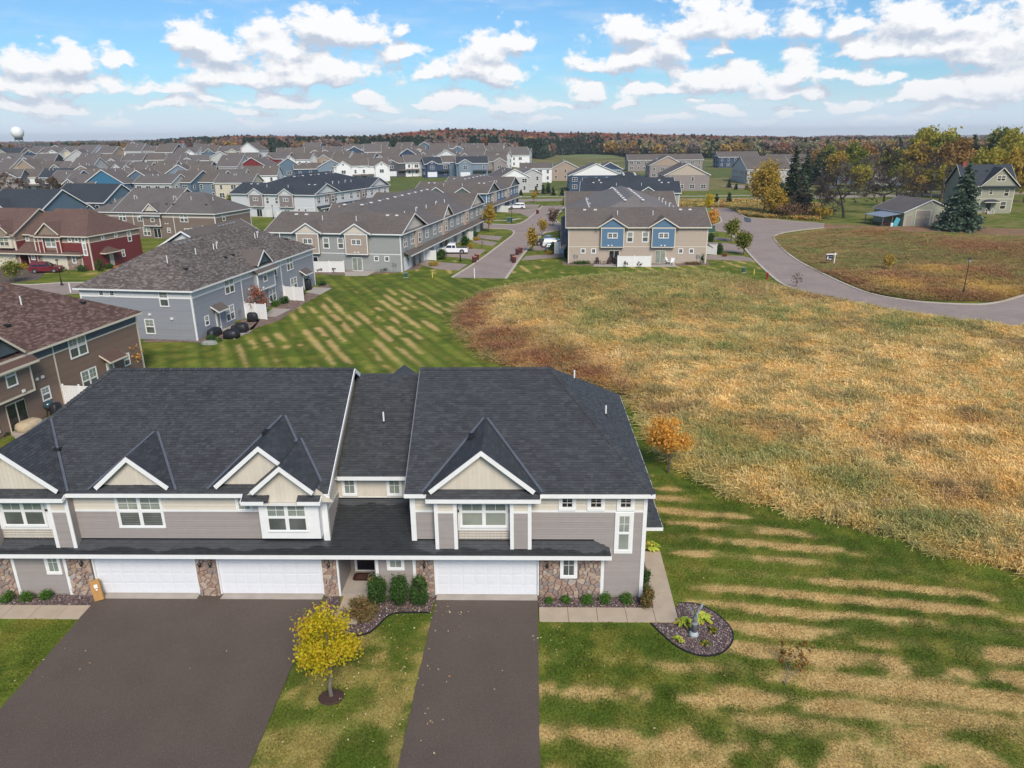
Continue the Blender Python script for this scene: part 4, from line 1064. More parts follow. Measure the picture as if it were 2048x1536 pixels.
def garage(parent, F, u0, u1, z0, z1, st, detail=True, cols=8):
    mb = MB(); mb.fbox(F, u0, u1, z0, z1, -.13, -.07); g = mb.build('garage_door', st['door'], parent)
    rows = 4; h = (z1 - z0 - .04) / rows
    if detail:
        w = (u1 - u0 - .1) / cols; pm = None
        for r in range(rows):
            for c in range(cols):
                a = u0 + .05 + c * w; b = z0 + .02 + r * h; mb = MB(); k = .045
                o = [(a + k, b + k), (a + w - k, b + k), (a + w - k, b + h - k), (a + k, b + h - k)]; i_ = [(a + k + .03, b + k + .03), (a + w - k - .03, b + k + .03), (a + w - k - .03, b + h - k - .03), (a + k + .03, b + h - k - .03)]
                vs = [F.p(u, z, -.0695) for u, z in o] + [F.p(u, z, -.0625) for u, z in i_]; mb.v = vs
                for q in range(4): mb.f.append((q, (q + 1) % 4, 4 + (q + 1) % 4, 4 + q)); mb.r.append(.5)
                mb.f.append((4, 5, 6, 7)); mb.r.append(.5); mb.build('panel', st['door'], g)
        mb = MB()
        for r in range(1, rows): mb.fbox(F, u0, u1, z0 + .02 + r * h - .007, z0 + .02 + r * h + .007, -.0705, -.0655)
        mb.build('door_joint', M('door_joint', (.58, .59, .62), .5), g)
    mb = MB(); t = .07
    mb.fbox(F, u0 - t, u0, z0, z1 + t, -.14, .03); mb.fbox(F, u1, u1 + t, z0, z1 + t, -.14, .03); mb.fbox(F, u0, u1, z1, z1 + t, -.14, .03)
    mb.build('garage_frame', st['trim'], parent)
    mb = MB(); mb.fbox(F, u0, u1, 0.0, z0, -.14, -.04); mb.build('threshold', CONCG, parent)
def pvc(parent, x, y, z, h=.5, r=.045):
    mb = MB(); mb.tube([(x, y, z - .1), (x, y, z + h)], r, 8); o = mb.build('vent_pipe', WHITE, parent)
    mb = MB(); mb.lathe([(r + .05, z - .06), (r + .045, z + .02), (r + .005, z + .06)], x, y, 8); mb.build('pipe_boot', BLACK, o)
def front_type(root, st, detail=True):
    Y0, YE, YR, ZR = 29.9, 29.42, 36.05, 5.8 + S1 * 6.63
    F = Fr(0, Y0); P = root; tm = st['trim']; sd_, cr_ = st['siding'], st['cream']
    # --- bodies behind the cladding
    mb = MB(); e = .14
    mb.box(-26.1, Y0 + .016, 2.55, -9.36, Y0 + e, 5.7); mb.box(-5.3, Y0 + .016, 2.55, 5.47, Y0 + e, 5.7)
    for a, b in ((-26.1, -21.03), (-15.97, -14.98), (-9.87, -9.1), (-7.35, -4.5), (.54, 5.47)): mb.box(a, Y0 + .016, 0, b, Y0 + e, 2.55)
    mb.box(-9.36, 31.966, 2.9, -5.3, 32.1, 5.7)
    mb.box(-26.1, Y0 + e, 0, -25.95, 42.2, 5.7); mb.box(5.32, Y0 + e, 0, 5.454, 42.2, 5.7); mb.box(-26.1, 42.2, 0, 5.47, 42.35, 5.7)
    mb.box(-9.5, Y0 + e, 2.9, -9.375, 42.2, 5.75); mb.box(-5.3, Y0 + e, 2.9, -5.18, 42.2, 5.75)
    mb.build('wall', sd_, P)
    # --- siding
    mb = MB(); hb = 4.62
    sidL = [(-26.1, -22.25), (-22.2, -9.45), (-5.3, 5.4)]
    for a, b in sidL: lap(mb, F, a, b, 2.95, hb)
    for a, b in ((-24.8, -22.42), (-7.12, -5.5), (3.62, 5.4)): lap(mb, F, a, b, .12, 2.95)
    FS = Fr(-9.36, Y0, pi / 2); lap(mb, FS, .1, 2.05, 3.05, hb)            # return wall of the left unit
    FP = Fr(-9.1, Y0 + .1, pi / 2); lap(mb, FP, 0, 2.0, .1, 2.5)          # left wall of the porch
    FRt = Fr(5.47, Y0, pi / 2); lap(mb, FRt, 0, 12.4, .12, hb); FLt = Fr(-26.1, 42.3, -pi / 2); lap(mb, FLt, 0, 12.4, .12, hb)
    FB = Fr(5.47, 42.36, pi); lap(mb, FB, 0, 31.5, .12, hb)
    mb.build('siding', sd_, P, kind='stuff')
    mb = MB()
    for a, b in sidL: lap(mb, F, a, b, 4.74, 5.6, .17)
    lap(mb, FS, .1, 2.05, 4.74, 5.68, .17); lap(mb, FRt, 0, 12.4, 4.74, 5.6, .17); lap(mb, FLt, 0, 12.4, 4.74, 5.6, .17); lap(mb, FB, 0, 31.5, 4.74, 5.6, .17)
    FR = Fr(0, 31.95)
    mb.build('upper_siding', cr_, P, kind='stuff')
    mb = MB(); batten(mb, FR, -9.35, -5.3, lambda u: 4.3, lambda u: 5.5, .2); batten(mb, F, -3.22, -.82, lambda u: 3.16, lambda u: 3.7, .17, .02); batten(mb, F, -24.95, -22.25, lambda u: 3.16, lambda u: 3.7, .17, .02)
    mb.build('board_panel', cr_, P, kind='stuff')
    # --- flat trims
    mb = MB(); T_ = .03
    for a, b in sidL: mb.fbox(F, a, b, hb, 4.74, 0, T_)
    mb.fbox(FS, .1, 2.05, hb, 4.74, 0, T_); mb.fbox(FRt, .12, 12.4, hb, 4.74, 0, T_)
    mb.fbox(F, 5.33, 5.5, 0.05, 5.6, -.02, .045); mb.fbox(FRt, -.04, .13, 0.05, 5.6, 0, .04)
    mb.fbox(F, -9.62, -9.33, 2.95, 5.6, -.02, .045); mb.fbox(F, -5.46, -5.22, 2.95, 5.6, -.02, .045)
    mb.fbox(FS, .0, .12, 2.98, 5.6, -.01, .03)
    for u in (-24.97, -22.42, -7.3, -5.5, 3.47): mb.fbox(F, u, u + .15, .03, 2.55, -.02, .05)
    mb.fbox(F, -9.17, -9.08, .03, 2.55, -.05, .05); mb.fbox(FR, -9.35, -5.3, 4.22, 4.32, 0, .035)
    mb.build('trim_board', tm, P)
    # --- bay columns
    FC = Fr(0, 29.5)
    for (a, b) in ((-4.3, -3.25), (-.82, .17), (-22.25, -21.25), (-26.15, -25.0)):
        mb = MB(); mb.fbox(FC, a, b, 2.75, 5.55, -.4, -.012); c = mb.build('bay_column', sd_, P)
        mb = MB(); lap(mb, FC, a + .16, b - .16, 2.93, 4.78); mb.build('siding', sd_, c, kind='stuff')
        mb = MB(); lap(mb, FC, a + .16, b - .16, 4.9, 5.45, .17); mb.build('upper_siding', cr_, c, kind='stuff')
        mb = MB(); mb.fbox(FC, a, a + .17, 2.88, 5.5, -.03, .04); mb.fbox(FC, b - .17, b, 2.88, 5.5, -.03, .04); mb.fbox(FC, a + .17, b - .17, 4.78, 4.9, -.02, .03)
        for x, th in ((b + .005, pi / 2), (a - .005, -pi / 2)):
            pass
        mb.build('trim_board', tm, c)
        mb = MB(); mb.fbox(FC, a - .03, b + .03, 2.80, 2.885, -.4, .06); mb.build('base_flashing', BLACK, c)
    # --- skirt roof
    z_sk = lambda y: 2.74 + .545 * (y - 29.2)
    XL, XR = -26.5, 3.85
    polys = [[(XL, 29.2, 2.74), (XR, 29.2, 2.74), (XR - .75, Y0 + .02, z_sk(Y0 + .02)), (XL, Y0 + .02, z_sk(Y0 + .02))],
             [(-9.36, Y0 + .02, z_sk(Y0 + .02)), (-5.3, Y0 + .02, z_sk(Y0 + .02)), (-5.3, 31.97, z_sk(31.97)), (-9.36, 31.97, z_sk(31.97))]]
    SK = SKIRTM if detail else st['roof']
    if detail:
        shingles(P, polys, SK, 'skirt_shingles'); shingles_dir(P, [(XR, 29.2, 2.74), (XR + .001, 29.21, 2.745), (XR + .0, Y0, 2.74), (XR - .75, Y0, z_sk(Y0))][0:1] + [(XR, Y0, 2.74), (XR - .75, Y0, z_sk(Y0))], SK)
    else:
        mb = MB(); [mb.slab(p, .04) for p in polys]; mb.slab([(XR, 29.2, 2.74), (XR, Y0, 2.74), (XR - .75, Y0, z_sk(Y0))], .03); mb.build('skirt_roof', SK, P)
    mb = MB(); fascia(mb, (XL, 29.18, 2.72), (XR + .03, 29.18, 2.72), .2); fascia(mb, (XR + .01, 29.2, 2.72), (XR + .01, Y0, 2.72), .2); mb.build('skirt_fascia', tm, P)
    mb = MB(); mb.box(XL, 29.2, 2.53, XR, Y0, 2.56); mb.box(-9.1, Y0, 2.53, -7.3, 32, 2.56); mb.build('soffit', SOFFIT, P)
    mb = MB(); zz = z_sk(Y0)
    for a, b in ((-26.1, -9.4), (-5.3, 3.1)): mb.box(a, Y0 - .035, zz - .03, b, Y0 - .001, zz + .07)
    mb.box(-9.34, 31.9, z_sk(31.95) - .04, -5.3, 31.945, z_sk(31.95) + .06); mb.build('wall_flashing', BLACK, P)
    # --- main roofs
    R = st['roof']
    ul = [(-9.08, YE, 5.8), (-9.08, YR, ZR), (-21.93, YR, ZR), (-26.4, YE, 5.8)]
    fr_ = [[(-5.6, YE, 5.8), (5.72, YE, 5.8), (1.25, YR, ZR), (-5.6, YR, ZR)], [(-26.4, YE, 5.8), (-9.08, YE, 5.8), (-9.08, YR, ZR), (-21.93, YR, ZR)],
           [(-9.2, 31.45, 5.68), (-5.5, 31.45, 5.68), (-5.5, 37.18, 9.02), (-9.2, 37.18, 9.02)]]
    hips = [[(5.72, YE, 5.8), (5.72, 42.68, 5.8), (1.25, YR, ZR)], [(-26.4, 42.68, 5.8), (-26.4, YE, 5.8), (-21.93, YR, ZR)]]
    back = [[(5.72, 42.68, 5.8), (-5.6, 42.68, 5.8), (-5.6, YR, ZR), (1.25, YR, ZR)], [(-9.08, 42.68, 5.8), (-26.4, 42.68, 5.8), (-21.93, YR, ZR), (-9.08, YR, ZR)], [(-5.5, 42.7, 5.8), (-9.2, 42.7, 5.8), (-9.2, 37.18, 9.02), (-5.5, 37.18, 9.02)]]
    bay = [[(a, 29.17, main_plane(29.17)), (b, 29.17, main_plane(29.17)), (b, 29.6, main_plane(29.6)), (a, 29.6, main_plane(29.6))] for a, b in ((-4.6, .56), (-26.45, -21.25))]
    bay += [[(a, 29.05, main_plane(29.05)), (b, 29.05, main_plane(29.05)), (b + (0 if i else 0), 29.6, main_plane(29.6)), (a, 29.6, main_plane(29.6))] for i, (a, b) in enumerate(((-12.98, -11.75), (-10.45, -9.4)))]
    bay = [[(x, y, z + .012) for x, y, z in p] for p in bay]
    if detail:
        shingles(P, fr_ + bay, R); shingles(P, hips, R, 'hip_shingles')
        mb = MB(); [mb.slab(p, .04) for p in back]; mb.build('back_roof', R, P)
        # raised cap shingles on hips and ridges
        for (a, b, w, nm) in (((5.70, YE + .03, 5.83), (1.25, YR, ZR + .03), .17, 0), ((-26.38, YE + .03, 5.83), (-21.93, YR, ZR + .03), .17, 0), ((1.25, YR, ZR + .02), (-5.6, YR, ZR + .02), .16, 1), ((-9.1, YR, ZR + .02), (-21.93, YR, ZR + .02), .16, 1)):
            a, b = Vector(a), Vector(b); L = (b - a).length; n = int(L / .19); dv = (b - a) / n
            sv = Vector((0, 1, 0)) if nm else Vector(((a.y - b.y), (b.x - a.x), 0)).normalized() * 1.0
            if not nm: sv = Vector(((b - a).y, -(b - a).x, 0)).normalized()
            for i in range(n):
                c = a + dv * i; f_ = a + dv * (i + 1.15); mb = MB(); k = random.uniform(.9, 1.15) * w; up = Vector((0, 0, .055 + random.uniform(0, .012)))
                dn = Vector((0, 0, -.07 if nm else -.055))
                mb.v = [tuple(c - sv * k + dn + up * .7), tuple(c + up), tuple(c + sv * k + dn + up * .7), tuple(f_ - sv * k + dn), tuple(f_ + up * .35), tuple(f_ + sv * k + dn), tuple(c - sv * k + dn - up * .3), tuple(c - up * .2), tuple(c + sv * k + dn - up * .3)]
                mb.f = [(0, 1, 4, 3), (1, 2, 5, 4), (0, 6, 7, 1), (1, 7, 8, 2)]; r_ = random.random(); mb.r = [r_] * 4
                mb.build('cap_shingle', R, P)
    else:
        mb = MB(); [mb.slab(p, .05) for p in fr_ + hips + back + bay]; mb.build('roof', R, P)
    # fascias, soffit and the rake of the left unit
    mb = MB(); yf = YE - .02
    for a, b in ((-21.25, -12.95), (-9.45, -9.02), (.56, 5.76)): fascia(mb, (a, yf, 5.79), (b, yf, 5.79))
    fascia(mb, (-5.63, yf, 5.79), (-4.6, yf, 5.79)); zb_ = main_plane(29.17)
    for a, b in ((-4.62, .58), (-26.45, -21.23)): fascia(mb, (a, 29.15, zb_), (b, 29.15, zb_)); fascia(mb, (b, 29.15, zb_), (b, 29.45, 5.78))
    zb_ = main_plane(29.05)
    for a, b in ((-13.0, -11.95), (-10.42, -9.38)): fascia(mb, (a, 29.03, zb_), (b, 29.03, zb_), .17)
    fascia(mb, (-9.38, 29.03, zb_), (-9.38, 29.45, 5.78), .17); fascia(mb, (-13.0, 29.03, zb_), (-13.0, 29.45, 5.78), .17)
    fascia(mb, (5.74, YE, 5.79), (5.74, 42.7, 5.79)); fascia(mb, (-26.42, YE, 5.79), (-26.42, 42.7, 5.79)); fascia(mb, (5.74, 42.7, 5.79), (-26.42, 42.7, 5.79))
    fascia(mb, (-9.2, 31.43, 5.67), (-5.5, 31.43, 5.67))
    mb.build('fascia', tm, P)
    mb = MB()
    for x in (-9.06,):
        for (a, b) in (((x, YE - .03, 5.70), (x, YR, ZR - .10)), ((x, 42.68, 5.70), (x, YR, ZR - .10))): mb.beam(a, b, .04, .2)
    mb.build('rake_board', tm, P); mb = MB(); mb.beam((-5.62, YE, 5.78), (-5.62, YR, ZR - .02), .05, .05); mb.build('drip_edge', M('drip_edge', (.16, .17, .19), .5) if detail else R, P)
    for f_ in (Fr(-9.36, 29.9, pi / 2), Fr(-5.3, 42.2, -pi / 2)): mb = MB(); mb.fprism(f_, [(0, 5.7), (12.3, 5.7), (6.15, 9.3)], -.1, 0); mb.build('gable_wall', cr_, P)
    mb = MB(); mb.box(-26.4, YE, 5.60, -9.1, Y0, 5.63); mb.box(-5.6, YE, 5.60, 5.7, Y0, 5.63); mb.box(-9.36, 31.45, 5.48, -5.3, 31.95, 5.51); mb.box(5.47, Y0, 5.60, 5.7, 42.6, 5.63)
    mb.box(-4.6, 29.17, 5.44, .56, 29.42, 5.47); mb.box(-26.4, 29.17, 5.44, -21.25, 29.42, 5.47); mb.box(-13, 29.05, 5.37, -9.4, 29.42, 5.4); mb.build('soffit', SOFFIT, P)
    # --- dormers
    dormer(P, -2.07, 7.98, 29.3, .815, st, 29.62, detail, vent=(-1, 31.9, .55) if detail else None)
    dormer(P, -23.82, 7.98, 29.3, .815, st, 29.62, detail, vent=(1, 31.6, 1.2) if detail else None)
    dormer(P, -18.16, 7.56, 29.55, .86, st, 29.8, detail)
    dormer(P, -12.1, 8.06, 29.6, .865, st, 29.85, detail, vent=(-1, 32.2, .5) if detail else None)
    st2 = dict(st); st2['_zb'] = 5.42
    dormer(P, -11.03, 7.36, 28.98, .857, st2, 29.33, detail, halfw=1.45)
    mb = MB()
    for s in (-1, 1): mb.slab([(-7.35, 38.4, 8.28), (-7.35, 41.2, 8.28), (-7.35 + s * 1.6, 41.2, 7.0), (-7.35 + s * 1.6, 40.4, 7.0)], .05)
    mb.build('dormer_roof', R, P)
    # --- oriel
    mb = MB(); FO = Fr(0, 29.38); mb.fbox(FO, -12.36, -9.6, 3.5, 5.42, -.52, 0); o = mb.build('oriel_box', tm, P)
    window(P, FO, -11.98, -10.2, 3.93, 5.32, 2, 'top', 0.0, .07, tm)
    # --- windows
    W = lambda F_, a, b, z0, z1, n=1, g='top', gl=(None, None), d=.016, tr=.1, **k: window(P, F_, a, b, z0, z1, n, g, d, tr, st['wtrim'], gl, **k)
    W(F, -19.18, -17.16, 3.86, 5.42, 2); W(F, -13.5, -12.92, 4.74, 5.4, single=True, grid_='x') if False else W(F, -13.5, -12.92, 4.74, 5.4, 1, 'all', single=True)
    for a, b in ((-3.27, -.8), (-25.0, -22.25)): mb = MB(); mb.fbox(F, a, b, 3.68, 5.5, 0, .03); mb.build('bay_panel', st['wtrim'], P)
    W(F, -3.08, -1.0, 3.92, 5.4, 2, 'top', (G_BLIND, G_BLIND), d=.03); W(F, -24.7, -22.78, 3.92, 5.4, 2, d=.03)
    for a, b in ((1.56, 2.08), (2.88, 3.41)): W(F, a, b, 4.86, 5.4, 1, 'all', (G_DARK, G_DARK), tr=.14, single=True)
    W(F, 4.25, 4.77, 4.86, 5.4, 1, 'all', (G_DARK, G_DARK), tr=.15, single=True); W(F, 4.22, 4.74, 2.64, 4.46, 1, 'top', (G_BLIND, G_BLIND), tr=.17)
    W(FR, -9.03, -8.5, 4.5, 5.4, 1, 'all', (G_BLIND, G_BLIND), tr=.11, single=True); W(FR, -6.82, -6.28, 4.5, 5.4, 1, 'all', (G_BLIND, G_BLIND), tr=.11, single=True)
    W(F, -23.2, -22.68, 1.32, 2.4, 1, 'all', (G_BLIND, G_BLIND), tr=.12, single=True); W(F, -6.62, -6.02, 1.62, 2.4, 1, 'all', (G_BLIND, G_BLIND), tr=.12, single=True)
    W(F, 1.66, 2.22, 1.25, 2.4, 1, 'all', (G_LOW, G_LOW), tr=.13, single=True, d=.06)
    # --- stone
    for i, (a, b) in enumerate(((-26.1, -24.97), (-22.27, -21.08), (-15.97, -14.98), (-9.87, -9.17), (-5.35, -4.5), (.54, 3.47))):
        mb = MB(); mb.fbox(F, a, b, 0, 2.54, -.01, .02); mb.build('mortar', MORTAR, P)
        holes = [(1.66 - .14, 2.22 + .14, 1.1, 2.6)] if i == 5 else []
        voronoi_stones(P, F, a, b, .02, 2.5, 19.5, st['stone'], holes, joined=(not detail or i == 0), seed=30 + i, d=.02)
    for (a, b) in ((-20.95, -16.05), (-14.9, -9.95), (-4.42, .46)): garage(P, F, a, b, .1, 2.35, st, detail)
    for x in (-21.45, -15.72, -15.2, -9.5, -4.93, .92): sconce(P, x, Y0 - .04, 1.86)
    if detail:
        mb = MB(); mb.box(3.0, Y0 - .09, 1.1, 3.22, Y0 - .03, 1.4); mb.build('utility_plate', TANS, P)
    # --- porch and front door
    mb = MB(); mb.box(-9.1, Y0, 0, -7.35, 31.95, .12); mb.build('porch_floor', CONCG, P)
    mb = MB(); mb.box(-9.24, Y0 + .1, 0, -9.116, 32.1, 2.55); mb.box(-7.35, Y0 + .1, 0, -7.2, 32.1, 2.55); mb.box(-9.1, 31.96, 0, -7.35, 32.1, 2.55); mb.build('porch_wall', sd_, P)
    FD = Fr(0, 31.95); mb = MB(); mb.fbox(FD, -8.85, -8.72, .12, 2.3, 0, .07); mb.fbox(FD, -7.72, -7.6, .12, 2.3, 0, .07); mb.fbox(FD, -8.72, -7.72, 2.2, 2.3, 0, .07); mb.fbox(FD, -8.85, -7.6, .1, .17, 0, .1); mb.build('door_frame', tm, P)
    mb = MB(); mb.fbox(FD, -8.72, -7.72, .17, 2.2, 0, .04); dr = mb.build('front_door', M('black_door_' + st['n'], (.012, .013, .02), .25), P)
    if detail:
        for (a, b) in ((-8.62, -8.28), (-8.16, -7.82)):
            for (z0, z1) in ((.3, 1.0), (1.15, 1.7), (1.8, 2.1)):
                mb = MB(); mb.fbox(FD, a, b, z0, z1, .04, .055); mb.build('panel', dr.data.materials[0], dr)
        mb = MB(); mb.tube([FD.p(-7.8, 1.05, .05), FD.p(-7.8, 1.05, .11)], .03, 8); mb.build('handle', M('brass', (.5, .35, .12), .3, metal=1), dr)
    # --- side porch roof on the right
    q = [[(5.47, 31.9, 2.68), (6.68, 31.9, 2.68), (5.5, 33.4, 3.52)], [(6.68, 31.9, 2.68), (6.68, 35.6, 2.68), (5.48, 34.2, 3.52), (5.48, 33.4, 3.52)], [(6.68, 35.6, 2.68), (5.47, 35.6, 2.68), (5.48, 34.2, 3.52)]]
    if detail: shingles(P, q, R, 'porch_shingles')
    else:
        mb = MB(); [mb.slab(x, .04) for x in q]; mb.build('porch_roof', R, P)
    mb = MB(); fascia(mb, (5.48, 31.88, 2.67), (6.72, 31.88, 2.67), .17); fascia(mb, (6.7, 31.9, 2.67), (6.7, 35.6, 2.67), .17); fascia(mb, (5.48, 35.62, 2.67), (6.72, 35.62, 2.67), .17); mb.box(5.5, 31.9, 2.5, 6.68, 35.6, 2.52); mb.build('porch_fascia', tm, P)
    for a, b, c in ((3.0, 5.0, 5.42), (6.2, 5.0, 5.42)): W(FRt, a, a + .5, 4.9, 5.4, 1, 'all', (G_DARK, G_DARK), tr=.1, single=True)
    W(FRt, 9.3, 10.1, 3.7, 5.3, 1); W(FRt, 7.2, 7.8, 1.3, 2.4, 1)
    mb = MB(); mb.fbox(FRt, 4.0, 5.0, .1, 2.2, 0, .05); mb.build('side_door', tm, P)
MAIN = thing('townhouse', 'taupe and cream townhouse with charcoal shingle roof, three white garage doors and stone piers', 'house', (0, 0, 0))
ST1 = dict(n='a', trim=WHITE, wtrim=WHITE, siding=TAUPE, cream=CREAM, roof=DARKROOF, door=DOORW, stone=STONE)
front_type(MAIN, ST1, True)
pvc(MAIN, *[v for v in (-7.35, 34.3)], 7.35, .55); pvc(MAIN, 4.1, 35.6, 7.55 - .3, .5); pvc(MAIN, 2.55, 37.6, 8.55, .5)
# damp patches along the eaves: thin wet shingle films
# ---------------------------------------------------------------- rear facing terraces (grey, brown, far brown) and the red house
def roof_block(parent, x0, x1, y0, y1, ze, sl, axis, m, oh=.45, hip=(True, True), name='roof', tm=None, detail=False, thick=.1, fh=.18, zoff=0.0):
    """one roof over a rectangle; ridge along axis; hip or gable at either end. returns ridge height"""
    X0, X1, Y0, Y1 = x0 - oh, x1 + oh, y0 - oh, y1 + oh
    if axis == 'x':
        hw = (Y1 - Y0) / 2; zr = ze + sl * hw; a = X0 + (hw if hip[0] else 0); b = X1 - (hw if hip[1] else 0); yc = (Y0 + Y1) / 2
        A, B = (a, yc, zr), (b, yc, zr); c = [(X0, Y0, ze), (X1, Y0, ze), (X1, Y1, ze), (X0, Y1, ze)]
        pl = [[c[0], c[1], B, A], [c[2], c[3], A, B]]
        if hip[0]: pl.append([c[3], c[0], A])
        if hip[1]: pl.append([c[1], c[2], B])
    else:
        hw = (X1 - X0) / 2; zr = ze + sl * hw; a = Y0 + (hw if hip[0] else 0); b = Y1 - (hw if hip[1] else 0); xc = (X0 + X1) / 2
        A, B = (xc, a, zr), (xc, b, zr); c = [(X0, Y0, ze), (X1, Y0, ze), (X1, Y1, ze), (X0, Y1, ze)]
        pl = [[c[1], c[2], B, A], [c[3], c[0], A, B]]
        if hip[0]: pl.append([c[0], c[1], A])
        if hip[1]: pl.append([c[2], c[3], B])
    pl = [[(p[0], p[1], p[2] + zoff) for p in q] for q in pl]
    if detail: o = shingles(parent, pl, m, 'shingles', .17, .36, .02)
    else:
        mb = MB(); [mb.slab(q, thick) for q in pl]; o = mb.build(name, m, parent)
    if tm:
        mb = MB()
        E = [(c[0], c[1]), (c[1], c[2]), (c[2], c[3]), (c[3], c[0])]
        gab = {('x', 0): 3, ('x', 1): 1, ('y', 0): 0, ('y', 1): 2}
        skip = [gab[(axis, i)] for i in (0, 1) if not hip[i]]
        for i, (p, q) in enumerate(E):
            if i in skip: continue
            fascia(mb, (p[0], p[1], ze - .01 + zoff), (q[0], q[1], ze - .01 + zoff), fh, .05)
        for i in (0, 1):
            if hip[i]: continue
            R_ = (A, B)[i]; e = E[gab[(axis, i)]]
            for p in e: mb.beam((p[0], p[1], ze - fh / 2 + zoff), (R_[0], R_[1], R_[2] - fh / 2 + zoff), .06, fh)
        mb.build('fascia', tm, parent)
    return zr
def small_gable(parent, cx, y, za, hw, sl, depth, st, roofm, wall='cream', drop=0):
    """little front gable standing on a y=const wall of a local frame, ridge running back"""
    mb = MB(); zf = za - sl * hw
    for s in (-1, 1):
        P = [(cx, y - .25, za), (cx, y + depth, za), (cx + s * hw, y + .6, zf), (cx + s * hw, y - .25, zf)]
        mb.slab(P, .06)
    mb.build('dormer_roof', roofm, parent)
    mb = MB(); F = Fr(0, y - .25)
    for s in (-1, 1):
        P = [(cx, za + .01), (cx + s * hw, zf + .01), (cx + s * (hw - .08), zf - .16), (cx, za - .2)]
        mb.fprism(F, P if s < 0 else list(reversed(P)), 0, .05)
    mb.build('rake_board', st['trim'], parent)
    mb = MB(); F = Fr(0, y); zz = zf + .08 - drop
    mb.fprism(F, [(cx - hw + .1, zz), (cx + hw - .1, zz), (cx, za - .1)], -.15, 0); mb.build('gable_wall', st[wall], parent)
def turbine(parent, x, y, z):
    mb = MB(); mb.box(x - .22, y - .22, z - .02, x + .22, y + .22, z + .12); mb.build('roof_vent', st_vent, parent)
st_vent = M('grey_vent', (.22, .22, .23), .5)
WV = M('white_vent', (.7, .7, .7), .5)
def canopy(parent, F, u0, u1, z, st, out=1.0, roofm=None):
    """small shed roof over a back door"""
    mb = MB(); mb.slab([F.p(u0, z - .55, out), F.p(u1, z - .55, out), F.p(u1, z + .1, 0), F.p(u0, z + .1, 0)], .06); c = mb.build('canopy', roofm or st['roof'], parent)
    mb = MB(); mb.beam(F.p(u0, z - .63, out), F.p(u1, z - .63, out), .05, .15); mb.beam(F.p(u0, z - .63, out), F.p(u0, z, 0), .05, .13); mb.beam(F.p(u1, z - .63, out), F.p(u1, z, 0), .05, .13); mb.build('canopy_fascia', st['trim'], c)
def meter(parent, F, u, st):
    mb = MB(); mb.fbox(F, u, u + .3, 1.0, 1.6, 0, .12); mb.fbox(F, u + .45, u + .75, 1.1, 1.5, 0, .1); mb.fbox(F, u + .12, u + .17, .1, 1.0, 0, .05); mb.fbox(F, u + .58, u + .63, .1, 1.1, 0, .05); mb.build('utility_meter', st_vent, parent)
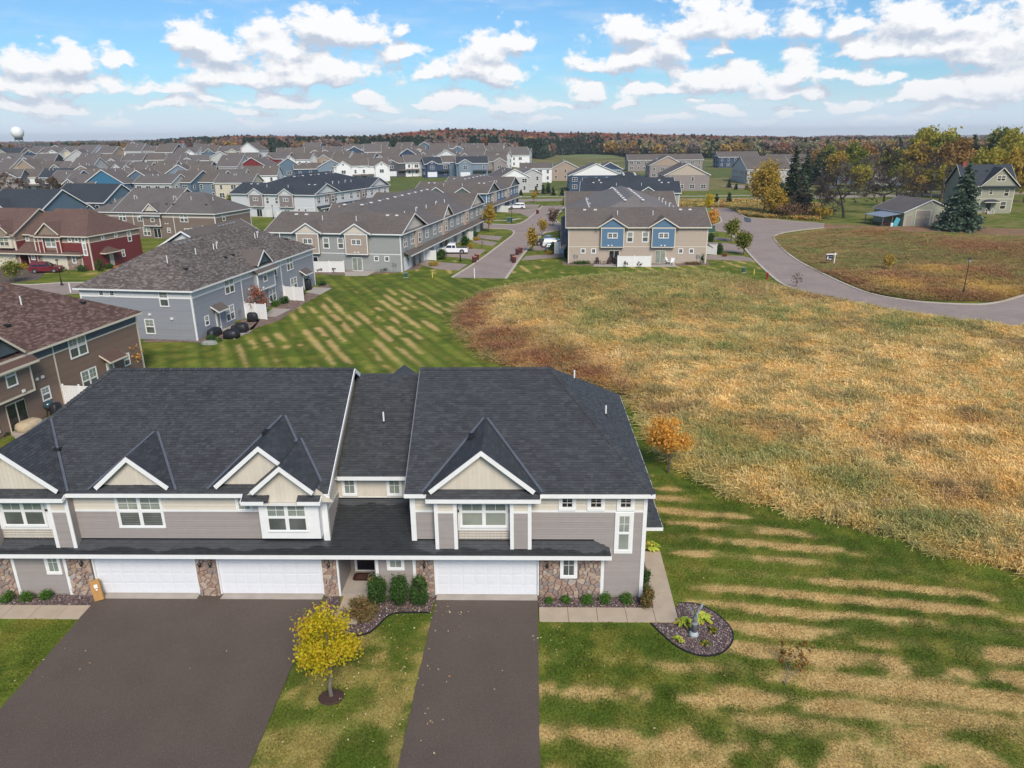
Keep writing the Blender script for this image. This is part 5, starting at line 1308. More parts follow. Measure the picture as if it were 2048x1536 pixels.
def rear_type(name, label, ox, oy, th, st, mirror=False, L=31.6, W=13.4, detail=False, vents=True, second=True):
    root = thing(name, label, 'house', (ox, oy, 0), th)
    U = (lambda a, b: (L - b, L - a)) if mirror else (lambda a, b: (a, b))
    F = Fr(0, 0); tm = st['trim']
    mb = MB(); mb.box(.016, .016, 0, L - .016, W - .016, 5.55); mb.build('wall', st['siding'], root)
    FE = Fr(L, 0, pi / 2); FW = Fr(0, W, -pi / 2); FN = Fr(L, W, pi)
    mb = MB()
    for f, n in ((F, L), (FE, W), (FW, W), (FN, L)): lap(mb, f, 0, n, .15, 4.68, .125 if detail else .2, 0, .016 if detail else .02)
    mb.build('siding', st['siding'], root, kind='stuff')
    mb = MB()
    for f, n in ((F, L), (FE, W), (FW, W), (FN, L)): lap(mb, f, 0, n, 4.76, 5.55, .2)
    mb.build('upper_siding', st['upper'], root, kind='stuff')
    mb = MB()
    for f, n in ((F, L), (FE, W), (FW, W), (FN, L)):
        mb.fbox(f, 0, n, 4.68, 4.8, 0, .035); mb.fbox(f, -.03, .12, .05, 5.55, -.02, .045); mb.fbox(f, n - .12, n + .03, .05, 5.55, -.02, .045)
    for u in (10.45, 21.0):
        a, b = U(u, u + .12); mb.fbox(F, a, b, .1, 5.5, 0, .045)
    mb.build('trim_board', tm, root)
    zr = roof_block(root, 0, L, 0, W, 5.68, .56, 'x', st['roof'], .45, (True, True), 'roof', tm, detail)
    if second:   # taller middle unit set back
        a, b = U(12.5, 26.0)
        roof_block(root, a, b, 0.02, W + 2.6, 5.69, .56, 'x', st['roof'], .44, (False, False), 'roof', tm, False)
        for x in (a + .02, b - .02): mb = MB(); mb.fprism(Fr(x, 0, pi / 2), [(0.3, 5.6), (W + 2.3, 5.6), ((W + 2.6) / 2, 5.7 + .55 * (W + 2.6) / 2)], -.05, .05); mb.build('gable_wall', st['upper'], root)
    # bay standing forward on the upper floor
    a, b = U(13.6, 18.1); D = .55
    FBy = Fr(0, -D)
    mb = MB(); mb.fbox(FBy, a, b, 2.7, 5.5, -D, -.016); bay = mb.build('bay', st['siding'], root)
    mb = MB(); lap(mb, FBy, a, b, 2.85, 4.68, .2); mb.build('siding', st['siding'], bay, kind='stuff')
    mb = MB(); lap(mb, FBy, a, b, 4.76, 5.4, .2); mb.build('upper_siding', st['upper'], bay, kind='stuff')
    mb = MB(); mb.fbox(FBy, a - .02, a + .13, 2.7, 5.4, -.1, .04); mb.fbox(FBy, b - .13, b + .02, 2.7, 5.4, -.1, .04); mb.fbox(FBy, a + .13, b - .13, 2.7, 2.86, -.02, .04); mb.fbox(FBy, a + .13, b - .13, 4.66, 4.8, -.02, .035); mb.build('trim_board', tm, bay)
    mb = MB(); z1 = 5.68 - .45 * .56 + .02; mb.slab([(a - .5, -D - .45, z1 - .33), (b + .5, -D - .45, z1 - .33), (b + .5, 0.2, 5.98), (a - .5, .2, 5.98)], .08); mb.build('bay_roof', st['roof'], root)
    mb = MB(); fascia(mb, (a - .5, -D - .47, z1 - .34), (b + .5, -D - .47, z1 - .34), .18, .05); mb.build('bay_fascia', tm, root)
    small_gable(root, (a + b) / 2, -D + .15, 7.7, 2.05, .85, 3.9, st, st['roof'], 'gable')
    ww = lambda f, a_, b_, z0, z1, n=1, **k: window(root, f, *(U(a_, b_) if f is F or f is FBy else (a_, b_)), z0, z1, n, 'top' if z1 - z0 > .9 else 'all', .02, .08, WHITE, k.get('gl', (G_BLIND, G_LOW)), single=(z1 - z0 < .9))
    ww(F, 1.92, 2.6, 1.25, 2.25); ww(F, 6.35, 8.05, .65, 2.3, 2); ww(F, 6.85, 8.75, 3.8, 5.4, 2); ww(F, 11.75, 12.5, 1.4, 2.35)
    ww(FBy, 15.1, 15.95, 3.75, 5.25); ww(F, 18.35, 19.8, 3.75, 5.45, 2); ww(F, 17.1, 18.85, .6, 2.4, 2); ww(F, 23.0, 24.7, 3.75, 5.5, 2); ww(F, 23.6, 25.4, .75, 2.45, 2); ww(F, 29.1, 29.8, 1.45, 2.35)
    # sliding door, back doors, canopies
    a_, b_ = U(14.3, 16.1); mb = MB(); mb.fbox(F, a_, b_, .08, 2.3, 0, .06); sdr = mb.build('sliding_door', tm, root)
    for k in (0, 1): mb = MB(); w_ = (b_ - a_) / 2; mb.fbox(F, a_ + .07 + k * w_, a_ + w_ - .05 + k * w_, .18, 2.2, .055, .075); mb.build('pane', G_DARK if mirror else G_LOW, sdr)
    for u in (4.05, 27.5):
        a_, b_ = U(u, u + .95); mb = MB(); mb.fbox(F, a_, b_, .08, 2.25, 0, .06); dd = mb.build('back_door', WHITE, root); mb = MB(); mb.fbox(F, a_ + .25, b_ - .22, .5, 2.0, .06, .07); mb.build('pane', G_BLIND, dd)
    a_, b_ = U(3.3, 5.6); canopy(root, F, a_, b_, 3.1, st); a_, b_ = U(26.6, 29.0); canopy(root, F, a_, b_, 3.1, st)
    a_, b_ = U(8.75, 9.6); meter(root, F, a_, st); a_, b_ = U(19.9, 20.7); meter(root, F, a_, st)
    for u in (12.0, 12.6, 14.6):
        a_, b_ = U(u, u + .25); mb = MB(); f_ = F if u < 13 else FBy; zz = 3.2 if u < 13 else 2.95; mb.fbox(f_, a_, b_, zz, zz + .2, 0, .12); mb.build('dryer_vent', WHITE, root)
    # end wall that shows
    fe = FW if not mirror else FE
    if mirror: conv = lambda u: u
    for f in (FW, FE):
        ww(f, 9.65 if f is FW else 2.7, 10.6 if f is FW else 3.6, 3.85, 5.4, gl=(G_BLIND, G_LOW)); ww(f, 7.4, 8.4, .7, 2.25)
        for u in (2.4, 3.7): ww(f, u, u + .5, 4.85, 5.35, gl=(G_DARK, G_DARK))
        for (u, z) in ((8.0, 2.75), (10.6, 2.35)): mb = MB(); mb.fbox(f, u, u + .28, z, z + .22, 0, .14); mb.build('dryer_vent', WHITE, root)
    if vents:
        zc = lambda y: 5.68 + .56 * (y + .45)
        for u in (2.7, 8.3, 12.2, 22.6, 27.8):
            a_ = U(u, u)[0]; y = 3.0 if int(u) % 2 else 4.0; mb = MB(); mb.tube([(a_, y, zc(y) - .1), (a_, y, zc(y) + .75)], .055, 6); mb.build('vent_pipe', WHITE, root)
        for u in (12.9, 23.3):
            a_ = U(u, u)[0]; y = 4.0; z = zc(y); mb = MB(); mb.tube([(a_, y, z - .1), (a_, y, z + .75), (a_ + .12, y, z + .85), (a_ + .28, y, z + .8), (a_ + .3, y, z + .6)], .055, 6); mb.build('vent_pipe', WHITE, root)
        for u in (3.4, 11.8, 13.6, 28.4):
            a_ = U(u, u)[0]; y = 2.4; z = zc(y); mb = MB(); mb.box(a_ - .2, y - .2, z - .05, a_ + .2, y + .2, z + .16); mb.build('roof_vent', BLACK, root)
        for i in range(5):
            for u0 in (8.0, 20.0):
                a_ = U(u0 + i * .95, 0)[0] if not mirror else L - (u0 + i * .95); y = (W / 2 - .55) if u0 < 12 else (W / 2 + .75); z = zc(y); mb = MB(); mb.box(a_ - .2, y - .2, z - .05, a_ + .2, y + .2, z + .13); mb.build('roof_vent', st_vent, root)
    return root
def near_type_style(siding, upper, gable, roof, trim): return dict(trim=trim, siding=siding, upper=upper, gable=gable, roof=roof)
aB = radians(-8.0)
B2 = rear_type('terraced_house', 'slate grey terraced house with pale upper band behind the big lawn', -36.4, 76.6, aB + pi / 2, near_type_style(GREYS, PALES, SLATE, GREYROOF, WHITE), detail=True)
_u = (cos(aB + pi / 2), sin(aB + pi / 2))
BROWNUP = M('slate_band', (0.085, 0.11, 0.13), .6, .03, rnd=.03)
B1 = rear_type('terraced_house', 'chocolate brown terraced house with slate blue band and brown shingle roof', -37.0 - _u[0] * 31.6, 66.1 - _u[1] * 31.6, aB + pi / 2, near_type_style(BROWNS, BROWNUP, BROWNUP, BROWNROOF, CREAMTRIM), mirror=True, detail=True, second=False)
a6 = radians(-13)
B6 = rear_type('terraced_house', 'brown terraced house with beige upper band behind the red house', -68.1 - 31.6 * cos(a6), 159.9 - 31.6 * sin(a6), a6, near_type_style(M('brown_siding_b', (.20, .15, .12), .6, .03, rnd=.03), BEIGES, CREAM, FMID, WHITE), mirror=True)
RED = thing('townhouse', 'dark red townhouse with brown roof, cream garage doors and brick piers', 'house')
STR = dict(n='b', trim=CREAMTRIM, wtrim=WHITE, siding=REDS, cream=M('khaki_siding', (.27, .21, .16), .6, .03, rnd=.03), roof=FBROWN, door=DOORC, stone=STONE)
front_type(RED, STR, False)
ar = radians(-11)
RED.rotation_euler = (0, 0, ar); _c, _s = cos(ar), sin(ar)
RED.location = (-73.9 - (5.47 * _c - 29.9 * _s), 121.9 - (5.47 * _s + 29.9 * _c), 0)
# ---------------------------------------------------------------- rowhouses with coloured bays
def vinyl_fence(label, pts, h=1.85, group=None):
    """white panel fence: posts and panels in turn"""
    r = thing('privacy_fence', label, 'fence', (*pts[0], 0), 0, group)
    o = Vector(pts[0])
    for i in range(len(pts) - 1):
        a, b = Vector(pts[i]) - o, Vector(pts[i + 1]) - o; L = (b - a).length; n = max(1, round(L / 1.9)); d = (b - a) / n
        for k in range(n + (1 if i == len(pts) - 2 else 0)):
            p = a + d * k; mb = MB(); mb.box(p.x - .065, p.y - .065, 0, p.x + .065, p.y + .065, h + .06); mb.lathe([(.09, h + .06), (.09, h + .09), (0.01, h + .15)], p.x, p.y, 4); mb.build('post', WHITE, r)
        for k in range(n):
            p, q = a + d * k, a + d * (k + 1); u = (q - p).normalized(); mb = MB()
            s, e = p + u * .065, q - u * .065; nn = max(3, int((e - s).length / .16)); w = (e - s) / nn
            for z in (.12, h - .08): mb.beam((s.x, s.y, z), (e.x, e.y, z), .05, .12)
            for j in range(nn):
                c0, c1 = s + w * (j + .05), s + w * (j + .95); mb.beam((c0.x, c0.y, (h + .04) / 2), (c1.x, c1.y, (h + .04) / 2), .022, h - .3)
            mb.build('panel', WHITE, r)
    return r
def rowhouse(name, label, ox, oy, th, W, L, st, sides=(True, True), depth=13.0, hz=6.25, far_end=True, rich=True):
    root = thing(name, label, 'house', (ox, oy, 0), th); tm = st['trim']
    F = Fr(0, 0); FE = Fr(W, 0, pi / 2); FW = Fr(0, L, -pi / 2); FN = Fr(W, L, pi)
    mb = MB(); mb.box(.02, .02, 0, W - .02, L - .02, hz - .15); mb.build('wall', st['siding'], root)
    mb = MB(); lap(mb, F, 0, W, .15, hz - .15, .19, 0, .02)
    for f in (FE, FW): lap(mb, f, 0, L, .15, hz - .15, .3, 0, .02)
    lap(mb, FN, 0, W, .15, hz - .15, .3, 0, .02)
    mb.build('siding', st['siding'], root, kind='stuff')
    mb = MB(); mb.fbox(F, 0, W, 2.85, 2.98, .02, .045)
    for f, n in ((F, W), (FE, L), (FW, L), (FN, W)): mb.fbox(f, -.03, .12, .05, hz - .15, -.02, .05); mb.fbox(f, n - .12, n + .03, .05, hz - .15, -.02, .05)
    mb.build('trim_board', tm, root)
    # roofs: long body with hips, cross wings with gable ends at both ends of the row
    s = .345; zr = roof_block(root, 0, W, 0, L, hz, s, 'y', st['roof2'], .5, (True, True), 'roof', tm)
    for (y0, y1) in ((0, depth), (L - depth, L)) if far_end else ((0, depth),):
        roof_block(root, -.02, W + .02, y0 - .01, y1 + .01, hz, .385, 'x', st['roof'], .5, (False, False), 'wing_roof', tm, zoff=.02)
        zt = hz + .385 * (depth / 2 + .3)
        mb = MB()
        for f, u0 in ((FE, y0), (FW, L - y1)): mb = MB(); mb.fprism(f, [(u0 - .05, hz - .2), (u0 + depth + .05, hz - .2), (u0 + depth / 2, zt - .1)], -.1, .03); mb.build('gable_wall', st['cream'], root)
        # the front wing hides the lower part of the hip in front
    if len(st.get('mid', [])):
        for ym in st['mid']:
            for xs in ((0, 5.5), (W - 5.5, W)):
                roof_block(root, xs[0] + (0 if xs[0] else -.02), xs[1] + (.02 if xs[1] == W else 0), ym, ym + 6.5, hz, .62, 'x', st['roof'], .45, (xs[0] > 0, xs[1] < W), 'cross_gable', tm, zoff=.02)
            mb = MB()
            for f, u0 in ((FE, ym), (FW, L - ym - 6.5)): mb = MB(); mb.fprism(f, [(u0, hz - .2), (u0 + 6.5, hz - .2), (u0 + 3.25, hz + 2.05)], -.1, .03); mb.build('gable_wall', st['cream'], root)
    # coloured bays of the front
    for (u0, u1) in ((W * .235, W * .40), (W * .60, W * .765)):
        D = .6; FBy = Fr(0, -D); mb = MB(); mb.fbox(FBy, u0, u1, 2.85, hz - .1, -D, -.02); b = mb.build('bay', st['bay'], root)
        mb = MB(); lap(mb, FBy, u0, u1, 2.95, hz - .1, .19); mb.build('siding', st['bay'], b, kind='stuff')
        mb = MB(); mb.fbox(FBy, u0 - .03, u0 + .1, 2.85, hz, -.05, .05); mb.fbox(FBy, u1 - .1, u1 + .03, 2.85, hz, -.05, .05); mb.fbox(FBy, u0, u1, 2.82, 2.96, -.05, .045); mb.fbox(FBy, u0, u1, hz - .22, hz - .1, -.05, .045); mb.build('trim_board', tm, b)
        small_gable(root, (u0 + u1) / 2, -D, hz + 1.65, 2.75, .62, 4.6, st, st['roof'], 'gable')
        c = (u0 + u1) / 2; window(root, FBy, c - .75, c + .75, hz - 1.75, hz - 1.0, 2, 'all', .02, .1, WHITE, (G_LOW, G_LOW), single=True)
        d0 = c - .9 + (.4 if c < W / 2 else -.3); mb = MB(); mb.fbox(F, d0, d0 + 1.8, .06, 2.3, .02, .08); dr = mb.build('sliding_door', tm, root)
        for k in (0, 1): mb = MB(); mb.fbox(F, d0 + .08 + k * .87, d0 + .87 + k * .85, .16, 2.2, .075, .095); mb.build('pane', G_DARK if c < W / 2 else G_BLIND, dr)
    for u in (W * .445, W * .555): window(root, F, u - .45, u + .45, hz - 2.5, hz - .9, 1, 'none', .02, .12, WHITE, (G_BLIND, G_LOW))
    for u in (W * .108, W * .185, W * .815, W * .892): window(root, F, u - .3, u + .3, 1.85, 2.5, 1, 'all', .02, .12, WHITE, (G_DARK, G_DARK), single=True)
    for u in (W * .31, W * .69): mb = MB(); [mb.fbox(F, u + k - .12, u + k + .12, 3.1, 3.3, .6, .75) for k in (-.5, .1)]; mb.build('dryer_vent', WHITE, root)
    for u in (W * .04, W * .93): meter(root, Fr(0, -.03), u, st)
    # street sides: skirt roof, garages, windows
    for f, on in ((FE, sides[1]), (FW, sides[0])):
        if not on: continue
        mb = MB(); mb.slab([f.p(1.0, 2.62, 1.3), f.p(L - 1, 2.62, 1.3), f.p(L - 1, 3.15, .02), f.p(1.0, 3.15, .02)], .1); sk = mb.build('skirt_roof', st['roof'], root)
        mb = MB(); mb.beam(f.p(1.0, 2.52, 1.32), f.p(L - 1, 2.52, 1.32), .05, .18); mb.build('skirt_fascia', tm, sk)
        n = int(L / 7.4); w = L / n
        gd = MB(); gd.fbox(f, 0, 3.6, .05, 2.3, 0, .05)
        for i in range(n):
            base = i * w
            u = base + w * .12 if i % 2 == 0 else base + w * .38
            g = MB(); g.fbox(f, u, u + 3.7, .05, 2.3, .02, .06); go = g.build('garage_door', DOORW, root)
            u2 = base + w * .70 if i % 2 == 0 else base + w * .08
            g = MB(); g.fbox(f, u2, u2 + 1.0, .06, 2.2, .02, .06); g.build('front_door', M('dark_door', (.04, .03, .03), .4) if i == 0 else bpy.data.materials['dark_door'], root)
            for k, x in enumerate((.18, .62)):
                window(root, f, base + w * x, base + w * x + 1.5, hz - 2.35, hz - .75, 2, 'top', .02, .1, WHITE, (G_LOW, G_DARK))
            if i % 2:
                mb = MB(); mb.fbox(f, base - 1.4, base + 1.6, 3.1, hz - .15, .02, .5); mb.build('bay', st['bay2'], root); window(root, f, base - .5, base + .7, hz - 2.4, hz - .8, 1, 'top', .5, .1, WHITE, (G_LOW, G_DARK))
    # vents
    if rich:
        for i in range(int(L / 2.1) - 2):
            y = depth / 2 + 3 + i * 2.1
            if y > L - 9 or i % 4 == 3: continue
            for sx in (-1, 1): x = W / 2 + sx * 1.6; z = hz + s * (W / 2 + .5 - 1.6); mb = MB(); mb.box(x - .25, y - .25, z - .05, x + .25, y + .25, z + .15); mb.build('roof_vent', st_vent if i % 2 else WV, root)
        for i in range(5):
            y = depth + 1 + i * (L - 2 * depth) / 5
            for sx in (-1, 1):
                x = W / 2 + sx * W * .33; z = hz + s * (W * .17 + .5); mb = MB(); mb.tube([(x, y, z - .1), (x, y, z + .75), (x + .15, y, z + .85), (x + .3, y, z + .6)] if i % 2 else [(x, y, z - .1), (x, y, z + .7)], .07, 6); mb.build('vent_pipe', WHITE, root)
        for x in (W * .36, W * .62): y = 3.6; z = hz + .385 * (y + .5) + .02; mb = MB(); mb.tube([(x, y, z - .1), (x, y, z + .8)], .06, 6); mb.build('vent_pipe', WHITE, root)
        for x in (W * .12, W * .2, W * .83, W * .9): y = depth / 2 - 1; z = hz + .385 * (y + .5) + .02; mb = MB(); mb.box(x - .25, y - .25, z - .05, x + .25, y + .25, z + .14); mb.build('roof_vent', WV, root)
    return root
def sty(siding, bay, bay2, cream, gable, roof, roof2, trim=WHITE, mid=()): return dict(siding=siding, bay=bay, bay2=bay2, cream=cream, gable=gable, roof=roof, roof2=roof2, trim=trim, mid=mid)
B4a = radians(-2.6)
B4 = rowhouse('rowhouse', 'beige rowhouse with two bright blue bays facing the tall grass', 7.1, 126.55, B4a, 23.6, 52, sty(BEIGES, BLUES, BLUES, BEIGES, BLUES, FGREY, FLIGHT, CREAMTRIM))
B3a = radians(-10)
B3 = rowhouse('rowhouse', 'long grey rowhouse with tan bays along the dead end street', -20.6 - 23.4 * cos(B3a), 118.6 - 23.4 * sin(B3a), B3a, 23.4, 58, sty(GRNG, TANS, TANS, CREAM, CREAM, FGREY, FMID, WHITE, (24.0,)), sides=(False, True))
B7a = radians(-17)
B7 = rowhouse('rowhouse', 'white rowhouse with mauve bays and charcoal roof beyond the grey rowhouse', -58.4 - 27 * cos(B7a), 203.0 - 27 * sin(B7a), B7a, 27, 44, sty(M('white_siding', (.60, .61, .63), .6, .02, rnd=.02), MAUVE, MAUVE, PALES, PALES, FDARK, FDARK), sides=(False, True), hz=6.3)
B9a = radians(-12)
B9 = rowhouse('rowhouse', 'blue grey rowhouse with green gables beside the far end of the street', -11.2 - 21 * cos(B9a), 205.5 - 21 * sin(B9a), B9a, 21, 40, sty(BLUES, TANS, TANS, DKGREEN, DKGREEN, FGREY, FMID), sides=(False, True), hz=6.2)
B10 = rowhouse('rowhouse', 'rowhouse with near black roof just behind the beige rowhouse', 14.8, 205.3, radians(-6), 26.4, 32, sty(GRNG, TANS, TANS, GRNG, DKGREEN, FDARK, FDARK), sides=(False, False), hz=6.2)
# privacy fences and patio walls
def px_fence(label, pts, h=1.85, group='white vinyl privacy fences'): return vinyl_fence(label, poly_px(pts), h, group)
px_fence('white privacy fence behind the beige rowhouse, patio chairs on both sides', [(1235, 534), (1268, 534), (1301, 534)])
px_fence('short white fence between driveway and left corner of beige rowhouse', [(1109, 508), (1130, 508)], 1.9)
px_fence('white fence at the right corner of beige rowhouse beside round bush', [(1404, 508), (1432, 510)], 1.9)
px_fence('white fence further back on the right side of beige rowhouse', [(1404, 478), (1414, 483)], 1.9)
px_fence('white fence along the patio of the grey rowhouse with two bare shrubs before it', [(627, 545), (660, 545), (689, 545)])
px_fence('white fence beside the garage of the grey rowhouse, near the round bushes', [(838, 520), (872, 521)], 1.8)
px_fence('white fence behind the white pickup truck', [(917, 478), (946, 480)], 1.8)
px_fence('white fence in front of the white rowhouse with mauve bays', [(529, 434), (565, 436)], 1.9)
def wp(ox, oy, th, u, d): p = Fr(ox, oy, th).p(u, 0, d); return (p[0], p[1])
vinyl_fence('white fence between door and meters on the slate grey terraced house', [wp(-36.4, 76.6, aB + pi / 2, 10.6, .1), wp(-36.4, 76.6, aB + pi / 2, 10.2, 3.0)], 1.95, 'white vinyl privacy fences')
vinyl_fence('white fence standing before the far unit of slate grey terraced house', [wp(-36.4, 76.6, aB + pi / 2, 21.2, .1), wp(-36.4, 76.6, aB + pi / 2, 20.8, 3.0)], 1.95, 'white vinyl privacy fences')
vinyl_fence('white fence beside the grill on patio of the brown terraced house', [wp(-37.0, 66.1, aB + pi / 2, -10.4, .1), wp(-37.0, 66.1, aB + pi / 2, -10.3, 3.0)], 2.0, 'white vinyl privacy fences')
px_fence('small white fence left of the distant suv', [(992, 424), (1016, 425)], 1.9)
# ---------------------------------------------------------------- farther houses
def two_mat(mb, name, mats, idx):
    me = mb.mesh(name); [me.materials.append(m) for m in mats]; me.polygons.foreach_set('material_index', idx); return me
def _win_mesh(w, h, dark=True):
    mb = MB(); idx = []
    def add(k, *a):
        n0 = len(mb.f); mb.box(*a); idx.extend([k] * (len(mb.f) - n0))
    t = .1
    add(0, -w / 2 - t, -.06, -h / 2 - t, w / 2 + t, .02, -h / 2); add(0, -w / 2 - t, -.06, h / 2, w / 2 + t, .02, h / 2 + t)
    add(0, -w / 2 - t, -.06, -h / 2, -w / 2, .02, h / 2); add(0, w / 2, -.06, -h / 2, w / 2 + t, .02, h / 2); add(0, -w / 2, -.05, -.04, w / 2, .01, .04)
    if w > 1.2: add(0, -.05, -.052, -h / 2, .05, .01, h / 2)
    add(1, -w / 2, -.03, -h / 2, w / 2, .01, h / 2)
    return two_mat(mb, 'window', [WHITE, G_DARK if dark else G_LOW], idx)
WM = {(w, h): _win_mesh(w, h) for w, h in ((.9, 1.4), (1.8, 1.4), (.7, .7), (1.6, 1.9))}
def setwin(root, f, u, z, w=.9, h=1.4):
    p = f.p(u, z, .03); return link('window', WM[(w, h)], root, p, f.th)
WALLC = {'navy': (.035, .06, .11), 'slate blue': (.10, .15, .20), 'grey blue': (.17, .22, .27), 'white': (.72, .72, .71), 'cream': (.55, .49, .38), 'tan': (.34, .26, .20), 'pale grey': (.42, .42, .41), 'green grey': (.17, .20, .18),
         'charcoal': (.07, .075, .085), 'barn red': (.20, .03, .03), 'taupe': (.25, .215, .20), 'bright blue': (.04, .15, .26), 'beige': (.43, .36, .29)}
WALLM = {k: M(k.replace(' ', '_') + '_wall', v, .6, .05) for k, v in WALLC.items()}
ROOFM = [FGREY, FMID, FMID, FGREY, FDARK]
def far_house(label, x, y, yaw, W, D, eave, col, roof, axis='x', sl=.6, cross=True, col2=None, porch=True, name='detached_house', group='houses of the distant neighbourhood', garage_=True, z0=None):
    gz = float(T(x, y)) if z0 is None else z0
    root = thing(name, label, 'house', (x, y, gz), yaw, group)
    m = WALLM[col]; m2 = WALLM[col2] if col2 else m
    F = Fr(-W / 2, -D / 2); FE = Fr(W / 2, -D / 2, pi / 2); FW = Fr(-W / 2, D / 2, -pi / 2); FN = Fr(W / 2, D / 2, pi)
    mb = MB(); mb.box(-W / 2, -D / 2, -1.5, W / 2, D / 2, eave)
    hw = (D if axis == 'x' else W) / 2
    mb.build('wall', m, root)
    zr = eave + sl * (hw + .4)
    for f, n in (((FE, D), (FW, D)) if axis == 'x' else ((F, W), (FN, W))): mb = MB(); mb.fprism(f, [(0, eave - .1), (n, eave - .1), (n / 2, eave + sl * hw)], -.2, -.01); mb.build('gable_wall', m2, root)
    roof_block(root, -W / 2, W / 2, -D / 2, D / 2, eave + .02, sl, axis, roof, .4, (False, False), 'roof', WHITE, thick=.18, fh=.24)
    if cross:
        cw = W * .42; s2 = random.choice((-1, 1)) if cross is True else cross; cx = s2 * W * .22
        if axis == 'x':
            mb = MB(); mb.box(cx - cw / 2, -D / 2 - 1.2, -1.5, cx + cw / 2, -D / 2, eave - .05); mb.build('front_wing', m, root)
            yb = -D / 2 + 3.2
            roof_block(root, cx - cw / 2, cx + cw / 2, -D / 2 - 1.2, yb, eave + .03, sl, 'y', roof, .35, (False, False), 'wing_roof', WHITE, thick=.16, fh=.22)
            mb = MB(); f = Fr(cx - cw / 2, -D / 2 - 1.2); mb.fprism(f, [(0, eave - .1), (cw, eave - .1), (cw / 2, eave + sl * cw / 2)], -.2, -.01); mb.build('wing_gable', m2, root)
            fw = f
        else:
            fw = F
    floors = [1.3, 4.1] if eave > 5 else [1.3]
    for f, n in ((F, W), (FE, D), (FW, D), (FN, W)):
        k = max(2, int(n / 3.6))
        for z in floors:
            for i in range(k):
                if random.random() < .1: continue
                u = n * (i + .5) / k
                if cross and axis == 'x' and f is F and abs(u - W / 2 - cx) < cw / 2 + .6: continue
                setwin(root, f, u, z + .4, *( (.9, 1.4) if random.random() < .55 else (1.8, 1.4)))
    if cross and axis == 'x':
        setwin(root, fw, cw / 2, 4.4, 1.8, 1.4); setwin(root, fw, cw / 2, eave + .7, .7, .7)
        if garage_: mb = MB(); mb.fbox(fw, cw / 2 - 2.3, cw / 2 + 2.3, 0, 2.3, 0, .06); mb.build('garage_door', DOORW, root)
    if porch and axis == 'x':
        mb = MB(); px_ = -s2 * W * .25 if cross else 0; mb.slab([(px_ - W * .22, -D / 2 - 1.7, 2.6), (px_ + W * .22, -D / 2 - 1.7, 2.6), (px_ + W * .22, -D / 2, 3.2), (px_ - W * .22, -D / 2, 3.2)], .12); mb.build('porch_roof', roof, root)
    for i in range(2):
        u = random.uniform(-W * .35, W * .35); vy = D * .12; z = eave + sl * (hw + .4 - (vy if axis == 'x' else abs(u))) if axis == 'x' else eave + sl * (hw + .4 - abs(u))
        mb = MB(); yy_ = vy if axis == 'x' else random.uniform(-D / 3, D / 3); mb.tube([(u, yy_, z - .2), (u, yy_, z + .7)], .09, 5); mb.build('vent_pipe', WHITE, root)
    return root
ORD = ['first', 'second', 'third', 'fourth', 'fifth', 'sixth', 'seventh', 'eighth', 'ninth', 'tenth', 'eleventh', 'twelfth', 'thirteenth', 'fourteenth']
rq = random.Random(12)
def house_row(rowname, Y, px0, px1, step, cols, yaw0, eave=5.7, bow=0.0, jit=6):
    """cols: list of wall colours left to right"""
    xs = []
    x0, x1 = GD(px0, Y)[0], GD(px1, Y)[0]; n = len(cols)
    for i, c in enumerate(cols):
        x = x0 + (x1 - x0) * (i + .5) / n + rq.uniform(-1.2, 1.2); y = Y + rq.uniform(-jit, jit) + bow * ((i + .5) / n - .5) ** 2
        col2 = None
        if '/' in c: c, col2 = c.split('/')
        ax = 'x' if rq.random() < .62 else 'y'; yw = yaw0 + rq.choice((0, 0, pi)) + rq.uniform(-.12, .12) + (rq.choice((0, pi / 2)) if ax == 'y' else 0)
        lab = f"{c} house, {'side' if ax == 'x' else 'front'} gabled, {ORD[i]} from left in {rowname}"
        far_house(lab, x, y, yw, rq.uniform(12, 15.5), rq.uniform(9, 11), eave + rq.uniform(.1, 1.1), c, rq.choice(ROOFM[:4] if rq.random() < .85 else ROOFM), ax, rq.uniform(.48, .68), True if ax == 'x' else False, col2)
house_row('the nearest left row of the estate', 276, 100, 500, 0, ['grey blue', 'taupe', 'bright blue', 'slate blue', 'pale grey', 'slate blue', 'grey blue', 'cream'], -.15)
house_row('the second left row of the estate', 312, -20, 540, 0, ['taupe', 'white', 'navy', 'tan', 'pale grey', 'white', 'pale grey', 'grey blue', 'barn red', 'cream', 'white'], .1)
house_row('the third left row of the estate', 352, -20, 520, 0, ['cream', 'tan', 'green grey', 'slate blue', 'pale grey', 'white', 'green grey', 'taupe', 'beige', 'navy', 'pale grey', 'barn red'], -.2, bow=20)
house_row('the fourth left row of the estate', 400, 0, 500, 0, ['white', 'tan', 'charcoal', 'pale grey', 'white', 'cream', 'taupe', 'white', 'navy', 'white', 'pale grey', 'cream'], .15)
house_row('the fifth left row of the estate', 450, 10, 520, 0, ['tan', 'navy', 'white', 'cream', 'white', 'tan', 'white', 'pale grey', 'navy', 'white', 'slate blue', 'cream', 'white'], -.1, eave=6.4)
house_row('the back left row of the estate', 505, 60, 500, 0, ['charcoal', 'grey blue', 'taupe', 'tan', 'white', 'grey blue', 'navy', 'white', 'pale grey', 'grey blue', 'slate blue'], .05)
house_row('the nearest centre row of the estate', 352, 560, 760, 0, ['slate blue', 'navy', 'grey blue', 'white/white', 'white'], .35, eave=5.9)
house_row('the row beside white gabled houses', 372, 775, 1000, 0, ['charcoal', 'white', 'navy', 'slate blue', 'grey blue', 'taupe'], .2, eave=5.8)
house_row('the second centre row of the estate', 402, 540, 1010, 0, ['barn red', 'white', 'tan', 'white', 'slate blue', 'cream', 'navy', 'pale grey', 'white', 'taupe', 'white'], -.25)
